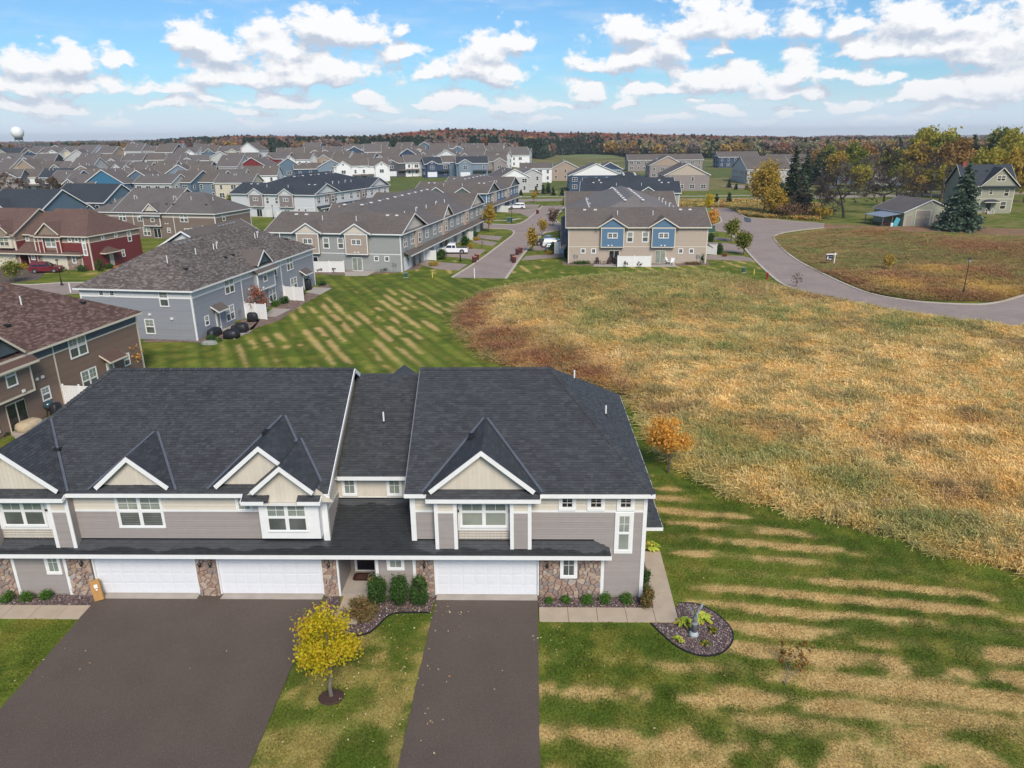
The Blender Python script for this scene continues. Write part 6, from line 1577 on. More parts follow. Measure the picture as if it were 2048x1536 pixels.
house_row('the third centre row of the estate', 440, 560, 1060, 0, ['white', 'pale grey', 'barn red', 'navy', 'white', 'grey blue', 'cream', 'white', 'slate blue', 'pale grey', 'taupe', 'white'], .15)
house_row('the back centre row of the estate', 482, 600, 1060, 0, ['grey blue', 'taupe', 'grey blue', 'green grey', 'taupe', 'slate blue', 'taupe', 'grey blue', 'white', 'pale grey'], -.1)
def gen(label, pxl, pxr, Y, eave, sl, D, col, col2, roof, yaw=0.0, axis='y', **k):
    xl, xr = GD(pxl, Y)[0], GD(pxr, Y)[0]
    return far_house(label, (xl + xr) / 2, Y + D / 2, yaw, xr - xl, D, eave, col, roof, axis, sl, False, col2, False, 'duplex_house', 'duplex houses beyond the main road', **k)
gen('navy duplex with white gable, set behind the black roofed rowhouse', 1140, 1248, 299, 6.0, .42, 16, 'navy', 'white', FMID)
gen('brown duplex with beige gable by the main road', 1333, 1424, 296, 6.0, .48, 15, 'taupe', 'beige', FGREY)
gen('grey duplex with pale gable left of the cul-de-sac trees', 984, 1046, 292, 5.8, .5, 18, 'pale grey', 'white', FMID, yaw=.30)
gen('second grey duplex joined to the right of the pale gabled one', 1032, 1074, 306, 6.2, .45, 16, 'pale grey', 'pale grey', FLIGHT, yaw=.30)
gen('teal gabled duplex with grey lower storey behind the navy one', 1196, 1247, 345, 6.0, .5, 13, 'grey blue', 'navy', FMID)
gen('white duplex with dark windows left of the tan one', 1040, 1104, 350, 6.0, .35, 12, 'white', 'white', FGREY, axis='x')
gen('tan duplex on the slope with a gable toward the road', 1103, 1160, 362, 5.6, .5, 12, 'tan', 'tan', FGREY)
gen('brown gabled duplex standing left of the beige gabled one', 1302, 1372, 372, 6.2, .5, 14, 'taupe', 'tan', FGREY)
gen('taupe row of homes with long brown roof behind the duplexes', 1258, 1408, 436, 6.0, .42, 14, 'taupe', 'pale grey', FGREY, axis='x')
gen('row of homes with white garages and navy upper floor', 1440, 1520, 468, 6.2, .42, 14, 'navy', 'pale grey', FGREY, axis='x')
gen('grey home row right of the curved street', 1500, 1590, 332, 6.0, .4, 26, 'pale grey', 'pale grey', FGREY, axis='x')
gen('brown roofed home row behind the tall conifers', 1545, 1660, 392, 6.2, .45, 16, 'taupe', 'taupe', FGREY, axis='x')
gen('slate blue home row partly hidden by the bare trees', 1700, 1770, 330, 6.0, .5, 18, 'slate blue', 'pale grey', FGREY, yaw=-.3)
gen('white gabled home row seen through the big bare trees', 1775, 1835, 318, 6.2, .5, 20, 'white', 'white', FGREY, yaw=-.25)
gen('taupe home row farthest right behind the farm trees', 1860, 1920, 360, 6.0, .5, 14, 'taupe', 'white', FGREY)
# two dark houses with many gables on the left
for lab, px, Y in (('dark blue house with steep white edged gables, leftmost behind the red house', 45, 176), ('dark blue house with three white trimmed gables behind the brown roofed terrace', 172, 196)):
    x, y = GD(px, Y); h = far_house(lab, x, y, -.25, 17, 13, 5.9, 'slate blue', FDARK, 'x', .62, -1, 'slate blue', True, 'gabled_house', 'dark gabled houses on the left', False)
    for (cx, w, yy_, ze, mm) in ((5.0, 5.0, -7.4, 3.4, WALLM['slate blue']), (-1.2, 3.4, -8.4, 3.0, WALLM['green grey'])):
        mb = MB(); mb.box(cx - w / 2, yy_, 0, cx + w / 2, -6.0, ze); mb.build('porch_wing', mm, h)
        roof_block(h, cx - w / 2, cx + w / 2, yy_, -3.0, ze + .02, .75, 'y', FDARK, .35, (False, False), 'wing_roof', WHITE, thick=.15, fh=.22)
        mb = MB(); f = Fr(cx - w / 2, yy_); mb.fprism(f, [(0, ze - .1), (w, ze - .1), (w / 2, ze + .75 * w / 2)], -.2, -.01); mb.build('wing_gable', mm, h)
# ---------------------------------------------------------------- old farm
def farmhouse():
    x0 = GD(1948, 204)[0]; W = 13.2; D = 10
    r = thing('farmhouse', 'old olive grey farmhouse with dark roof, brick chimney and front gable', 'house', (x0, 205, 0), radians(-4))
    SG = M('sage_siding', (.30, .29, .215), .6, .04, rnd=.03); F = Fr(0, 0); FE = Fr(W, 0, pi / 2); FW = Fr(0, D, -pi / 2)
    mb = MB(); mb.box(.02, .02, 0, W - .02, D, 7.2); mb.build('wall', SG, r)
    mb = MB(); [lap(mb, f, 0, n, .5, 7.1, .3, 0, .025) for f, n in ((F, W), (FE, D), (FW, D))]; mb.build('siding', SG, r, kind='stuff')
    mb = MB(); mb.fbox(F, 0, W, 3.75, 3.9, 0, .06); mb.fbox(F, -.03, .15, .4, 7.1, 0, .06); mb.fbox(F, W - .15, W + .03, .4, 7.1, 0, .06); mb.build('trim_board', CREAMTRIM, r)
    roof_block(r, 0, W, 0, D, 7.25, .98, 'x', FDARK, .5, (False, False), 'roof', CREAMTRIM)
    mb = MB(); [mb.fprism(f, [(0, 7.1), (D, 7.1), (D / 2, 7.2 + .95 * D / 2)], -.2, -.01) for f in (FE, FW)]; mb.build('gable_wall', SG, r)
    cx, w = 8.9, 9.0
    roof_block(r, cx - w / 2, cx + w / 2, -.5, 4.6, 7.28, .95, 'y', FDARK, .5, (False, False), 'front_gable_roof', CREAMTRIM)
    mb = MB(); f = Fr(cx - w / 2, -.5); mb.fprism(f, [(0, 7.2), (w, 7.2), (w / 2, 7.25 + .95 * w / 2)], -.3, 0); mb.build('front_gable', SG, r)
    mb = MB(); mb.slab([(cx - w / 2 - .4, -1.1, 7.0), (cx + w / 2 + .4, -1.1, 7.0), (cx + w / 2 + .4, -.4, 7.35), (cx - w / 2 - .4, -.4, 7.35)], .1); mb.build('pent_roof', FDARK, r)
    window(r, f, w / 2 - 1.0, w / 2 + 1.0, 8.6, 9.9, 2, 'none', 0, .15, CREAMTRIM, (G_LOW, G_DARK))
    for (u, z, w_, h_) in ((4.2, 4.6, 1.1, 1.8), (7.2, 5.1, .8, 1.2), (11.2, 4.6, 1.1, 1.8), (4.2, 1.2, 1.2, 1.8), (10.9, 1.2, 1.4, 1.9), (1.5, 4.6, 1.0, 1.7)): window(r, F, u - w_ / 2, u + w_ / 2, z, z + h_, 1, 'none', 0.03, .12, CREAMTRIM, (G_LOW, G_DARK))
    mb = MB(); mb.fbox(F, 6.6, 7.8, .7, 2.9, 0, .08); mb.build('front_door', M('dark_brown_door', (.03, .022, .02), .5), r)
    roof_block(r, 5.6, 9.0, -1.6, .3, 3.2, .5, 'x', FDARK, .3, (True, True), 'porch_roof', CREAMTRIM)
    for i in range(4): mb = MB(); mb.box(6.5, -1.0 - i * .32, 0, 7.9, -.68 - i * .32, .68 - i * .17); mb.build('step', CONCG, r)
    for x in (6.4, 8.0): mb = MB(); mb.beam((x, -.6, 1.5), (x, -2.0, .9), .07, .08); mb.beam((x, -.6, 0), (x, -.6, 1.55), .08, .08, up=(1, 0, 0)); mb.beam((x, -2.0, 0), (x, -2.0, .95), .08, .08, up=(1, 0, 0)); mb.build('railing', WHITE, r)
    mb = MB(); mb.box(.8, 4.4, 8, 1.8, 5.4, 13.3); mb.box(.7, 4.3, 13.3, 1.9, 5.5, 13.5); mb.build('chimney', M('red_brick', (.26, .07, .045), .9, .3, 6), r)
    for x in (4, 6.8, 10.2): mb = MB(); mb.box(x - .2, 3.0, 10.9, x + .2, 3.4, 11.2); mb.build('roof_vent', BLACK, r)
farmhouse()
def barn():
    x0, y0 = G(1805, 453); W, D = 12.8, 12
    r = thing('farm_garage', 'sage green garage with large lift door, metal lean-to and dark roof', 'garage', (x0, y0, 0), radians(8))
    SG = M('pale_sage_siding', (.33, .34, .26), .6, .04, rnd=.03); F = Fr(0, 0); FW = Fr(0, D, -pi / 2); FE = Fr(W, 0, pi / 2)
    mb = MB(); mb.box(.02, .02, 0, W - .02, D, 3.3); mb.build('wall', SG, r)
    mb = MB(); [lap(mb, f, 0, n, .1, 3.25, .2, 0, .02) for f, n in ((F, W), (FW, D), (FE, D))]; mb.build('siding', SG, r, kind='stuff')
    roof_block(r, 0, W, 0, D, 3.3, .42, 'y', FMID, .4, (False, False), 'roof', WHITE)
    mb = MB(); mb.fprism(F, [(0, 3.2), (W, 3.2), (W / 2, 3.25 + .42 * W / 2)], -.2, 0); mb.build('gable_wall', SG, r)
    DG = M('putty_steel_door', (.31, .27, .23), .5, .04)
    mb = MB(); mb.fbox(F, 2.9, 6.6, 0, 3.6, .02, .06); g = mb.build('lift_door', DG, r)
    for k in range(3): mb = MB(); mb.fbox(F, 3.05 + k * 1.2, 4.05 + k * 1.2, 1.75, 2.3, .06, .1); mb.build('pane', M('warm_pane', (.42, .36, .26), .2), g)
    mb = MB(); mb.fbox(F, 2.7, 2.9, 0, 3.8, .02, .08); mb.fbox(F, 6.6, 6.8, 0, 3.8, .02, .08); mb.fbox(F, 2.9, 6.6, 3.6, 3.8, .02, .08); mb.build('door_frame', CREAMTRIM, r)
    mb = MB(); mb.fbox(F, 7.6, 11.9, 0, 2.5, .02, .06); mb.build('garage_door', DG, r); mb = MB(); mb.fbox(F, .7, 1.9, 0, 2.4, .02, .06); mb.build('side_door', DG, r)
    mb = MB(); mb.fbox(F, 7.4, 7.6, 0, 2.7, .02, .08); mb.build('door_post', CREAMTRIM, r)
    mb = MB(); mb.lathe([(.12, 5.2), (.18, 5.5), (.1, 5.6)], 6.4, -.1, 8); mb.build('yard_lamp', WHITE, r)
    MT = M('galvanised_sheet', (.42, .46, .50), .35, .1, metal=.5)
    mb = MB(); mb.slab([(-5.2, .3, 2.3), (0, .3, 3.0), (0, 8, 3.0), (-5.2, 8, 2.3)], .06); mb.build('lean_to_roof', MT, r)
    for x, y in ((-4.9, .6), (-2.5, .6), (-4.9, 7.6)): mb = MB(); mb.box(x, y, 0, x + .12, y + .12, 2.4); mb.build('post', PALEBARK, r)
    for i, (x, y, w, h, c, lab, nm) in enumerate(((-2.9, 2.4, 1.3, .9, (.11, .02, .02), 'dark red machine stored under the lean-to roof', 'garden_tractor'), (-4.2, 2.2, .9, .7, (.03, .03, .035), 'black covered machine under the lean-to, next to the post', 'garden_mower'))):
        mb = MB(); th_ = radians(8); X = x0 + x * cos(th_) - y * sin(th_); Y = y0 + x * sin(th_) + y * cos(th_)
        o = thing(nm, lab, 'machine', (X, Y, 0), th_); mb.box(-w / 2, -.35, .3, w / 2, .35, h * .75); mb.build('body', M('paint_' + nm, c, .5), o); mb = MB(); mb.box(-w / 4, -.25, h * .75, w / 4, .25, h); mb.build('seat', BLACK, o)
        for sx in (-1, 1):
            for sy in (-1, 1): mb = MB(); mb.tube([(sx * w * .35, sy * .32, .25), (sx * w * .35, sy * .45, .25)], .25, 10); mb.build('wheel', DARKRUB, o)
    mb = MB(); mb.beam((0, 0, 0.05), (.9, .5, 1.9), 1.1, .08, up=(0, -1, .2)); o = mb.build('blue_boat_board', M('turquoise_board', (.04, .28, .36), .4), loc=(x0 - 1.8, y0 + .2, 0)); o.name = 'leaning_board'; tag(o, 'turquoise board leaning on the garage wall under the lean-to', 'board')
    mb = MB(); mb.lathe([(.25, 0), (.3, .02), (.3, .8), (.26, .85)], 0, 0, 10); o = mb.build('barrel', WHITE, loc=(x0 - 2.6, y0 + .1, 0)); tag(o, 'white barrel beside the turquoise board at the garage', 'barrel')
barn()
# ---------------------------------------------------------------- trees and shrubs
DKBARK = M('dark_bark', (.055, .043, .036), .9, .25, 8, .6, 30)
YEL = leaf_mat('yellow_maple_leaf', (.44, .42, .02), (.72, .52, .02), (.66, .30, .045), .38)
ORG = leaf_mat('orange_maple_leaf', (.62, .26, .03), (.76, .46, .10), (.30, .09, .02), .3)
COP = leaf_mat('copper_leaf', (.28, .09, .05), (.38, .13, .06), (.2, .1, .05), .3)
RUSTL = leaf_mat('rust_green_leaf', (.16, .14, .03), (.38, .14, .05), (.34, .26, .04), .3)
GYL = leaf_mat('green_yellow_leaf', (.10, .14, .02), (.24, .24, .03), (.42, .32, .03), .3)
GOLDL = leaf_mat('gold_leaf', (.36, .24, .03), (.50, .34, .05), (.26, .18, .03), .3)
GRNL = leaf_mat('shrub_leaf', (.025, .065, .012), (.055, .115, .02), (.10, .15, .04), .15)
LIMEL = leaf_mat('small_shrub_leaf', (.05, .13, .015), (.09, .18, .025), None, .2)
SPRL = leaf_mat('spruce_needle', (.05, .085, .05), (.10, .15, .095), (.17, .22, .16), .05)
PINEL = leaf_mat('dark_conifer_needle', (.022, .042, .022), (.05, .075, .035), None, .05)
BRNL = leaf_mat('brown_twig_leaf', (.12, .07, .045), (.20, .12, .07), (.10, .09, .03), .2)
HOSTL = leaf_mat('hosta_leaf', (.34, .50, .05), (.70, .66, .12), (.60, .40, .08), .35)
DROOP = leaf_mat('faded_perennial', (.14, .10, .04), (.22, .17, .06), (.25, .10, .05), .2)
def clusters(rg, n, c, r, shell=.55, zpow=1.0):
    d = rg.normal(size=(n, 3)); d /= np.linalg.norm(d, axis=1)[:, None]
    k = shell + (1 - shell) * rg.random(n) ** .6
    return np.array(c) + d * np.array(r) * k[:, None]
def leafcloud(rg, cl, n, sig):
    i = rg.integers(0, len(cl), n); return cl[i] + rg.normal(size=(n, 3)) * np.array(sig)
def make_tree(name, label, x, y, h, w, base, mat, n=2500, leaf=.16, bark=None, seed=1, cl=26, sig=.16, tr=None, group=None, gaps=1.0, z=0.0, taper=0.0, cat='tree', vis=True):
    rg = np.random.default_rng(seed); bark = bark or BARK
    root = thing(name, label, cat, (x, y, z), 0, group)
    ch = h - base; c = (0, 0, base + ch * .5); r = (w / 2 * .82, w / 2 * .82, ch / 2 * .85)
    C = clusters(rg, cl, c, r, .45); C[:, :2] *= (1 - taper * np.clip((C[:, 2:3] - base) / ch, 0, 1)); tr = tr or h * .014 + .015
    mb = MB(); tp = base + ch * .72
    P = [(0, 0, -.05), (rg.normal(0, .03), rg.normal(0, .03), base * .5), (rg.normal(0, .05), 0, base), (rg.normal(0, w * .03), rg.normal(0, w * .03), tp)]
    mb.tube(P, [tr * 1.25, tr, tr * .85, tr * .25], 7)
    for k in range(cl):
        t = min(.95, max(0.02, (C[k][2] - base) / ch * .75)); s = (P[2][0] * (1 - t), 0, base + (tp - base) * t * .8 - ch * .03)
        m_ = (np.array(s) + C[k]) / 2 + np.array((0, 0, -ch * .02)); mb.tube([s, tuple(m_), tuple(C[k])], [tr * .38, tr * .25, tr * .08], 4, cap=False)
    mb.build('trunk', bark, root)
    pts = leafcloud(rg, C, n, (w * sig, w * sig, ch * sig * .8))
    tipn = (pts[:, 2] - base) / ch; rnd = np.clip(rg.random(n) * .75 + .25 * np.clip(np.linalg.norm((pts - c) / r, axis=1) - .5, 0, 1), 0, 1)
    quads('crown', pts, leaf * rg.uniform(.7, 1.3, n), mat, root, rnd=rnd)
    return root
def bare_tree(name, label, x, y, h, w, seed, leaves=None, nl=0, leaf=.3, bark=None, group=None, levels=5, tr=None, z=0.0, cat='tree', lean=0.0, split=True):
    rd = random.Random(seed); root = thing(name, label, cat, (x, y, z), 0, group); mb = MB(); tips = []
    tr = tr or h * .022; rmin = h * .0024 if h > 6 else .004
    def rec(p, d, L, r, lv):
        k = 3 if lv > 1 else 2; pts = [p]; q = p; dd = d
        for i in range(k):
            dd = (dd + Vector((rd.gauss(0, .13), rd.gauss(0, .13), rd.gauss(0, .05) + (.05 if lv < 4 else -.02)))).normalized(); q = q + dd * L / k; pts.append(q)
        mb.tube(pts, [max(r * (1 - .45 * i / k), rmin) for i in range(k + 1)], 6 if lv >= levels - 1 else (4 if lv > 1 else 3), cap=False)
        if lv == 0:
            tips.append(q)
            if h > 6:
                for j in range(3): mb.tube([pts[1], pts[1] + (dd + Vector((rd.gauss(0, .7), rd.gauss(0, .7), rd.gauss(0, .4)))).normalized() * L * .9], [rmin, rmin * .7], 3, cap=False)
            return
        n = rd.choice((2, 3, 3)) if lv > 2 else rd.choice((3, 4))
        for j in range(n):
            a = rd.uniform(0, 2 * pi); sp = rd.uniform(.35, .85) * (w / h + .35)
            ax = dd.orthogonal().normalized(); ax.rotate(Matrix.Rotation(a, 3, dd)); nd = (dd + ax * sp).normalized()
            st_ = pts[-1] if j < 2 else pts[rd.choice((1, 2)) if len(pts) > 2 else 1]
            rec(st_, nd, L * rd.uniform(.6, .82), r * rd.uniform(.45, .62), lv - 1)
    rec(Vector((0, 0, -.1)), Vector((lean, 0, 1)).normalized(), h * .27, tr, levels)
    mb.build('trunk', bark or BARK, root)
    if leaves and nl:
        rg = np.random.default_rng(seed); c = np.array([tuple(t) for t in tips]); pts = c[rg.integers(0, len(c), nl)] + rg.normal(size=(nl, 3)) * h * .015
        quads('crown', pts, leaf * rg.uniform(.6, 1.3, nl), leaves, root)
    return root
def conifer(name, label, x, y, h, w, mat, n=5000, seed=1, z=0.0, base=.06, group=None, leaf=.45, loose=.0, cat='tree'):
    rg = np.random.default_rng(seed); root = thing(name, label, cat, (x, y, z), 0, group); mb = MB(); tr = h * .016 + .03
    mb.tube([(0, 0, -.1), (0, 0, h * .5), (0, 0, h * .98)], [tr, tr * .6, .02], 7)
    br = []
    nb = int(60 + h * 7)
    for i in range(nb):
        t = base + (1 - base) * (i / nb) ** 1.05; a = rg.uniform(0, 2 * pi); L = w / 2 * (1 - t) ** .85 * rg.uniform(.75, 1.12) + .15
        if rg.random() < loose: L *= .4
        z0 = h * t; e = (cos(a) * L, sin(a) * L, z0 - L * .28 + .1 * L * (t > .6)); mb.tube([(0, 0, z0), e], [tr * .3 * (1 - t) + .01, .008], 3, cap=False); br.append((z0, a, L, e))
    mb.build('trunk', BARK, root)
    w_ = np.array([b[2] for b in br]) ** 1.6; i = rg.choice(len(br), n, p=w_ / w_.sum()); s = rg.random(n) ** .6; E = np.array([b[3] for b in br]); Z = np.array([b[0] for b in br])
    p = np.zeros((n, 3)); p[:, 0] = E[i, 0] * s; p[:, 1] = E[i, 1] * s; p[:, 2] = Z[i] + (E[i, 2] - Z[i]) * s
    LL = np.array([b[2] for b in br])[i]; p += rg.normal(size=(n, 3)) * np.stack([LL * .11 + .03, LL * .11 + .03, LL * .03 + .03], -1)
    p[:, 2] -= np.abs(rg.normal(0, .05, n)) * LL
    quads('crown', p, leaf * rg.uniform(.6, 1.25, n), mat, root, aspect=2.0, flat=.55, rnd=np.clip(rg.random(n) * .6 + .4 * s, 0, 1))
    return root
def shrub(name, label, x, y, h, w, mat, n=900, leaf=.08, seed=1, group=None, z=0.0, d=None, sig=.12, cat='shrub', squash=1.0):
    rg = np.random.default_rng(seed); root = thing(name, label, cat, (x, y, z), 0, group); d = d or w
    C = clusters(rg, 30, (0, 0, h * .5), (w / 2 * .8, d / 2 * .8, h * .42), .6); mb = MB()
    for k in range(0, 30, 2): mb.tube([(0, 0, 0), tuple(C[k] * .5), tuple(C[k])], [.02, .014, .006], 4, cap=False)
    mb.build('stem', BARK, root)
    p = leafcloud(rg, C, n, (w * sig, d * sig, h * sig)); p[:, 2] = np.maximum(p[:, 2], .02)
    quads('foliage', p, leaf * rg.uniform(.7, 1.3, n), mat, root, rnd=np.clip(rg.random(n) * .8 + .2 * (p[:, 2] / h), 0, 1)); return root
def hosta(label, x, y, r, seed, mat=None, n=46, droop=.45, cat='plant'):
    rd = random.Random(seed); root = thing('hosta', label, cat, (x, y, .03), 0, 'yellowing hostas'); lm = []
    for i in range(n):
        a = rd.uniform(0, 2 * pi); L = r * rd.uniform(.35, 1.0); el = (1 - L / r) * .9 + .25; w = r * .15 * rd.uniform(.8, 1.3); mb = MB(); R = rd.random(); P = []
        for k in range(5):
            t = k / 4; rr = L * (.15 + .85 * t); zz = r * .75 * (sin(t * 2.2) * el) + .03 - droop * t * t * r * .25; ww = w * sin(pi * (.12 + .82 * t)) ** .8; P.append((rr, zz, ww))
        for k in range(4):
            (r0, z0, w0), (r1, z1, w1) = P[k], P[k + 1]; c, s = cos(a), sin(a); q = lambda rr, o, zz: (c * rr - s * o, s * rr + c * o, zz)
            mb.face([q(r0, -w0, z0 + .02), q(r1, -w1, z1 + .02), q(r1, 0, z1), q(r0, 0, z0)], R); mb.face([q(r0, 0, z0), q(r1, 0, z1), q(r1, w1, z1 + .02), q(r0, w0, z0 + .02)], R)
        mb.build('leaf', mat or HOSTL, root)
    return root
def px_tree(name, label, px, base, top, wpx, mat, kind='leaf', **k):
    x, y = G(px, base); d = ray(px, top); z = HCAM + d[2] * (y / d[1]); w = wpx / FPX * y
    if kind == 'leaf': return make_tree(name, label, x, y, z, w, z * k.pop('b', .3), mat, **k)
    if kind == 'bare': return bare_tree(name, label, x, y, z, w, k.pop('seed', 1), mat, **k)
    return conifer(name, label, x, y, z, w, mat, **k)
# front garden
g_ = G(663, 1394); px_tree('maple_tree', 'small yellow maple in the lawn between the two driveways', 663, 1394, 1222, 138, YEL, b=.27, n=7600, leaf=.075, bark=PALEBARK, seed=3, cl=20, sig=.10)
mb = MB(); mb.lathe([(.52, 0), (.45, .05), (.12, .09), (.05, .08)], g_[0], g_[1], 20, sy=.9); tag(mb.build('mulch_ring', M('dark_mulch', (.055, .03, .025), .95, .3, 20, .6, 40)), 'dark mulch ring round the trunk of the yellow maple', 'mulch')
g_ = G(1571, 1372); bare_tree('maple_sapling', 'thin rust leaved sapling alone on the striped side lawn', g_[0], g_[1], 2.6, 1.4, 8, RUSTL, 380, .085, PALEBARK, levels=4, tr=.028)
px_tree('maple_tree', 'orange maple at the edge of tall grass right of the dark roof', 1336, 946, 822, 104, ORG, b=.36, n=3000, leaf=.11, bark=BARK, seed=5, cl=16, sig=.10)
g_ = G(1765, 1033); bare_tree('sapling', 'leafless sapling in the tall grass near the lawn edge', g_[0], g_[1], 2.0, .9, 31, None, 0, bark=PALEBARK, levels=3, tr=.02)
g_ = G(521, 634); make_tree('maple_tree', 'copper leaved young maple before the slate grey terraced house', g_[0], g_[1], 3.9, 2.6, .9, COP, 800, .15, PALEBARK, 9, 20, .12)
g_ = G(185, 778); make_tree('maple_tree', 'sparse orange maple behind the left end of the dark roof', g_[0] - .6, g_[1] - .5, 4.0, 2.4, 1.2, ORG, 420, .13, PALEBARK, 10, 18, .12)
g_ = G(262, 748); make_tree('maple_tree', 'second sparse orange maple near the corner of the brown terraced house', g_[0] + .3, g_[1], 3.0, 2.0, .9, ORG, 300, .13, PALEBARK, 11, 14, .12)
for i, (px, w, h, lab) in enumerate(((755, .98, 1.62, 'left of three clipped green bushes between porch and garage'), (797, .98, 1.78, 'middle one of three clipped green bushes under the small window'), (839, .96, 1.58, 'right of three clipped green bushes beside the right garage'))):
    x, y = G(px, 1216 + (3 if i == 1 else 0)); shrub('clipped_bush', lab, x, y + .25, h, w, GRNL, 4200, .055, 60 + i, 'three tall clipped bushes', d=.95, sig=.075)
for i, (px, py, s) in enumerate(((1098, 1207, .34), (1132, 1205, .42), (1175, 1207, .52), (1210, 1206, .56), (1252, 1206, .54))):
    x, y = G(px, py); shrub('boxwood', f"{ORD[i]} small green shrub from the garage in the gravel bed under the stone wall", x, y, s * .9, s * 1.1, LIMEL, 700, .05, 70 + i, 'small shrubs in front beds')
for i, (px, py) in enumerate(((16, 1203), (54, 1203), (93, 1201))):
    x, y = G(px, py); shrub('boxwood', f"{('leftmost', 'middle', 'rightmost')[i]} small green shrub in the gravel left of the wide driveway", x, y, .5, .62, LIMEL, 700, .05, 76 + i, 'small shrubs in front beds')
x, y = G(1294, 1216); shrub('dwarf_spruce', 'browning dwarf spruce at the house corner where the sidewalk turns', x, y, 1.15, .62, leaf_mat('browning_needle', (.08, .10, .02), (.22, .11, .045), (.12, .14, .03), .05), 1900, .05, 81)
x, y = G(1289, 1166); shrub('evergreen_shrub', 'dark green shrub beside the narrow sidewalk along the house wall', x + .05, y, .75, .55, GRNL, 900, .06, 82)
x, y = G(1290, 1195); shrub('evergreen_shrub', 'low green shrub behind the browning dwarf spruce', x + .02, y + .2, .6, .5, GRNL, 700, .06, 83)
x, y = G(716, 1240); shrub('perennial_clump', 'brown and olive faded perennials spilling over the walk by the porch', x, y + .3, .55, 1.7, DROOP, 1700, .07, 84, d=1.5)
x, y = G(700, 1205); shrub('perennial_clump', 'small faded perennial at the porch step', x + .5, y - .3, .5, .8, DROOP, 500, .06, 85)
hosta('large yellow green hosta at the far end of the side sidewalk', *G(1301, 1098), .62, 1)
hosta('bushy lime hosta left of the eagle statue', *G(1369, 1250), .52, 2); hosta('bushy lime hosta right of the eagle statue', *G(1404, 1240), .56, 3)
hosta('small orange tinted hosta at the lower left of the round bed', *G(1356, 1283), .33, 4, n=22); hosta('small hosta near the lower edge of the round bed', *G(1410, 1291), .3, 5, GYL, 20)
hosta('small grey green hosta on the right of the round bed', *G(1425, 1264), .32, 6, GYL, 22)
# street trees
SG = 'young street trees'
px_tree('street_tree', 'slim golden street tree nearest the dead end, before the parked cars', 1065, 503, 456, 20, GOLDL, n=700, leaf=.28, seed=20, cl=16, group=SG, taper=.4)
px_tree('street_tree', 'thin yellow street tree behind the slim golden one', 1084, 473, 437, 18, GOLDL, n=350, leaf=.26, seed=21, cl=14, group=SG)
px_tree('street_tree', 'brown leaved street tree at the left of the street junction', 1106, 452, 418, 20, BRNL, n=450, leaf=.28, seed=22, cl=14, group=SG)
px_tree('street_tree', 'round green street tree beside the far end of the street', 1132, 421, 393, 15, GYL, n=500, leaf=.3, seed=23, cl=14, group=SG)
px_tree('street_tree', 'half bare street tree hugging the left edge of the beige rowhouse roof', 1150, 426, 398, 14, RUSTL, n=240, leaf=.3, seed=24, cl=12, group=SG)
px_tree('street_tree', 'amber street tree on the corner lawn by the blue grey rowhouse', 978, 464, 408, 24, GOLDL, n=800, leaf=.3, seed=25, cl=16, group=SG, taper=.4)
px_tree('street_tree', 'bare young street tree on the verge near the truck', 963, 495, 455, 14, None, 'bare', seed=26, group=SG, levels=3, tr=.06)
px_tree('street_tree', 'full green street tree at the right road bend', 1462, 483, 437, 25, GYL, n=1100, leaf=.28, seed=27, cl=18, group=SG)
px_tree('street_tree', 'green tree turning yellow, nearest on the right road', 1487, 510, 463, 27, GYL, n=1100, leaf=.26, seed=28, cl=18, group=SG)
px_tree('street_tree', 'bright orange street tree in front of the road loop', 1425, 458, 417, 24, ORG, n=550, leaf=.28, seed=29, cl=16, group=SG)
px_tree('street_tree', 'yellow street tree at the far end of the right road', 1417, 422, 390, 17, YEL, n=600, leaf=.3, seed=30, cl=14, group=SG)
px_tree('tree', 'rounded green tree at the corner of the white rowhouse', 642, 430, 385, 26, GYL, n=900, leaf=.35, seed=32, cl=16)
px_tree('tree', 'green gold tree between the brown terrace and white rowhouse', 467, 420, 388, 30, GYL, n=900, leaf=.35, seed=33, cl=16)
px_tree('tree', 'leafy young yellow green tree beside the dark red suv', 30, 565, 520, 36, GYL, n=900, leaf=.2, seed=34, cl=16, b=.2)
px_tree('tree', 'bare young tree in front of the red townhouse garage', 140, 547, 513, 22, None, 'bare', seed=35, levels=3, tr=.05)
px_tree('tree', 'small yellow birch sapling in the field right of the road sign', 1775, 545, 505, 18, GOLDL, n=300, leaf=.22, seed=36, cl=12, bark=PALEBARK)
px_tree('tree', 'red brown shrub like tree at the road edge above the tall grass', 1592, 574, 545, 24, BRNL, n=60, leaf=.18, seed=37, cl=10)
px_tree('tree', 'golden young tree on the grass before the grey duplex', 1068, 405, 381, 10, GOLDL, n=250, leaf=.35, seed=38, cl=10)
# round hedges and shrubs at the middle houses
rs = [(823, 527, 17, 22, 'dark green round bush left of the grey rowhouse driveway'), (812, 539, 13, 40, 'tall dark arborvitae at the corner of the grey rowhouse'), (884, 519, 20, 21, 'round bush beside the white fence and the pickup truck'), (930, 491, 16, 18, 'round bush behind the pickup truck'),
      (947, 478, 16, 16, 'round bush near the third driveway of the grey rowhouse'), (1106, 507, 11, 20, 'dark round bush beside the short fence and blue car'), (1133, 516, 9, 20, 'cone shaped evergreen at the left corner of the beige rowhouse'), (1439, 508, 13, 20, 'round dark bush right of the white corner fence'),
      (1404, 527, 9, 20, 'egg shaped evergreen at the right corner of beige rowhouse'), (1421, 484, 13, 16, 'round bush by the fence farther back on the right'), (640, 574, 0, 0, ''), (302, 676, 14, 48, 'large round evergreen at the brown house corner')]
for i, (px, py, w, h, lab) in enumerate(rs):
    if not w: continue
    x, y = G(px, py); shrub('round_bush', lab, x, y, h / FPX * y * 1.06, w / FPX * y, GRNL, 900, .16 if y > 90 else .09, 100 + i, 'rounded evergreen bushes')
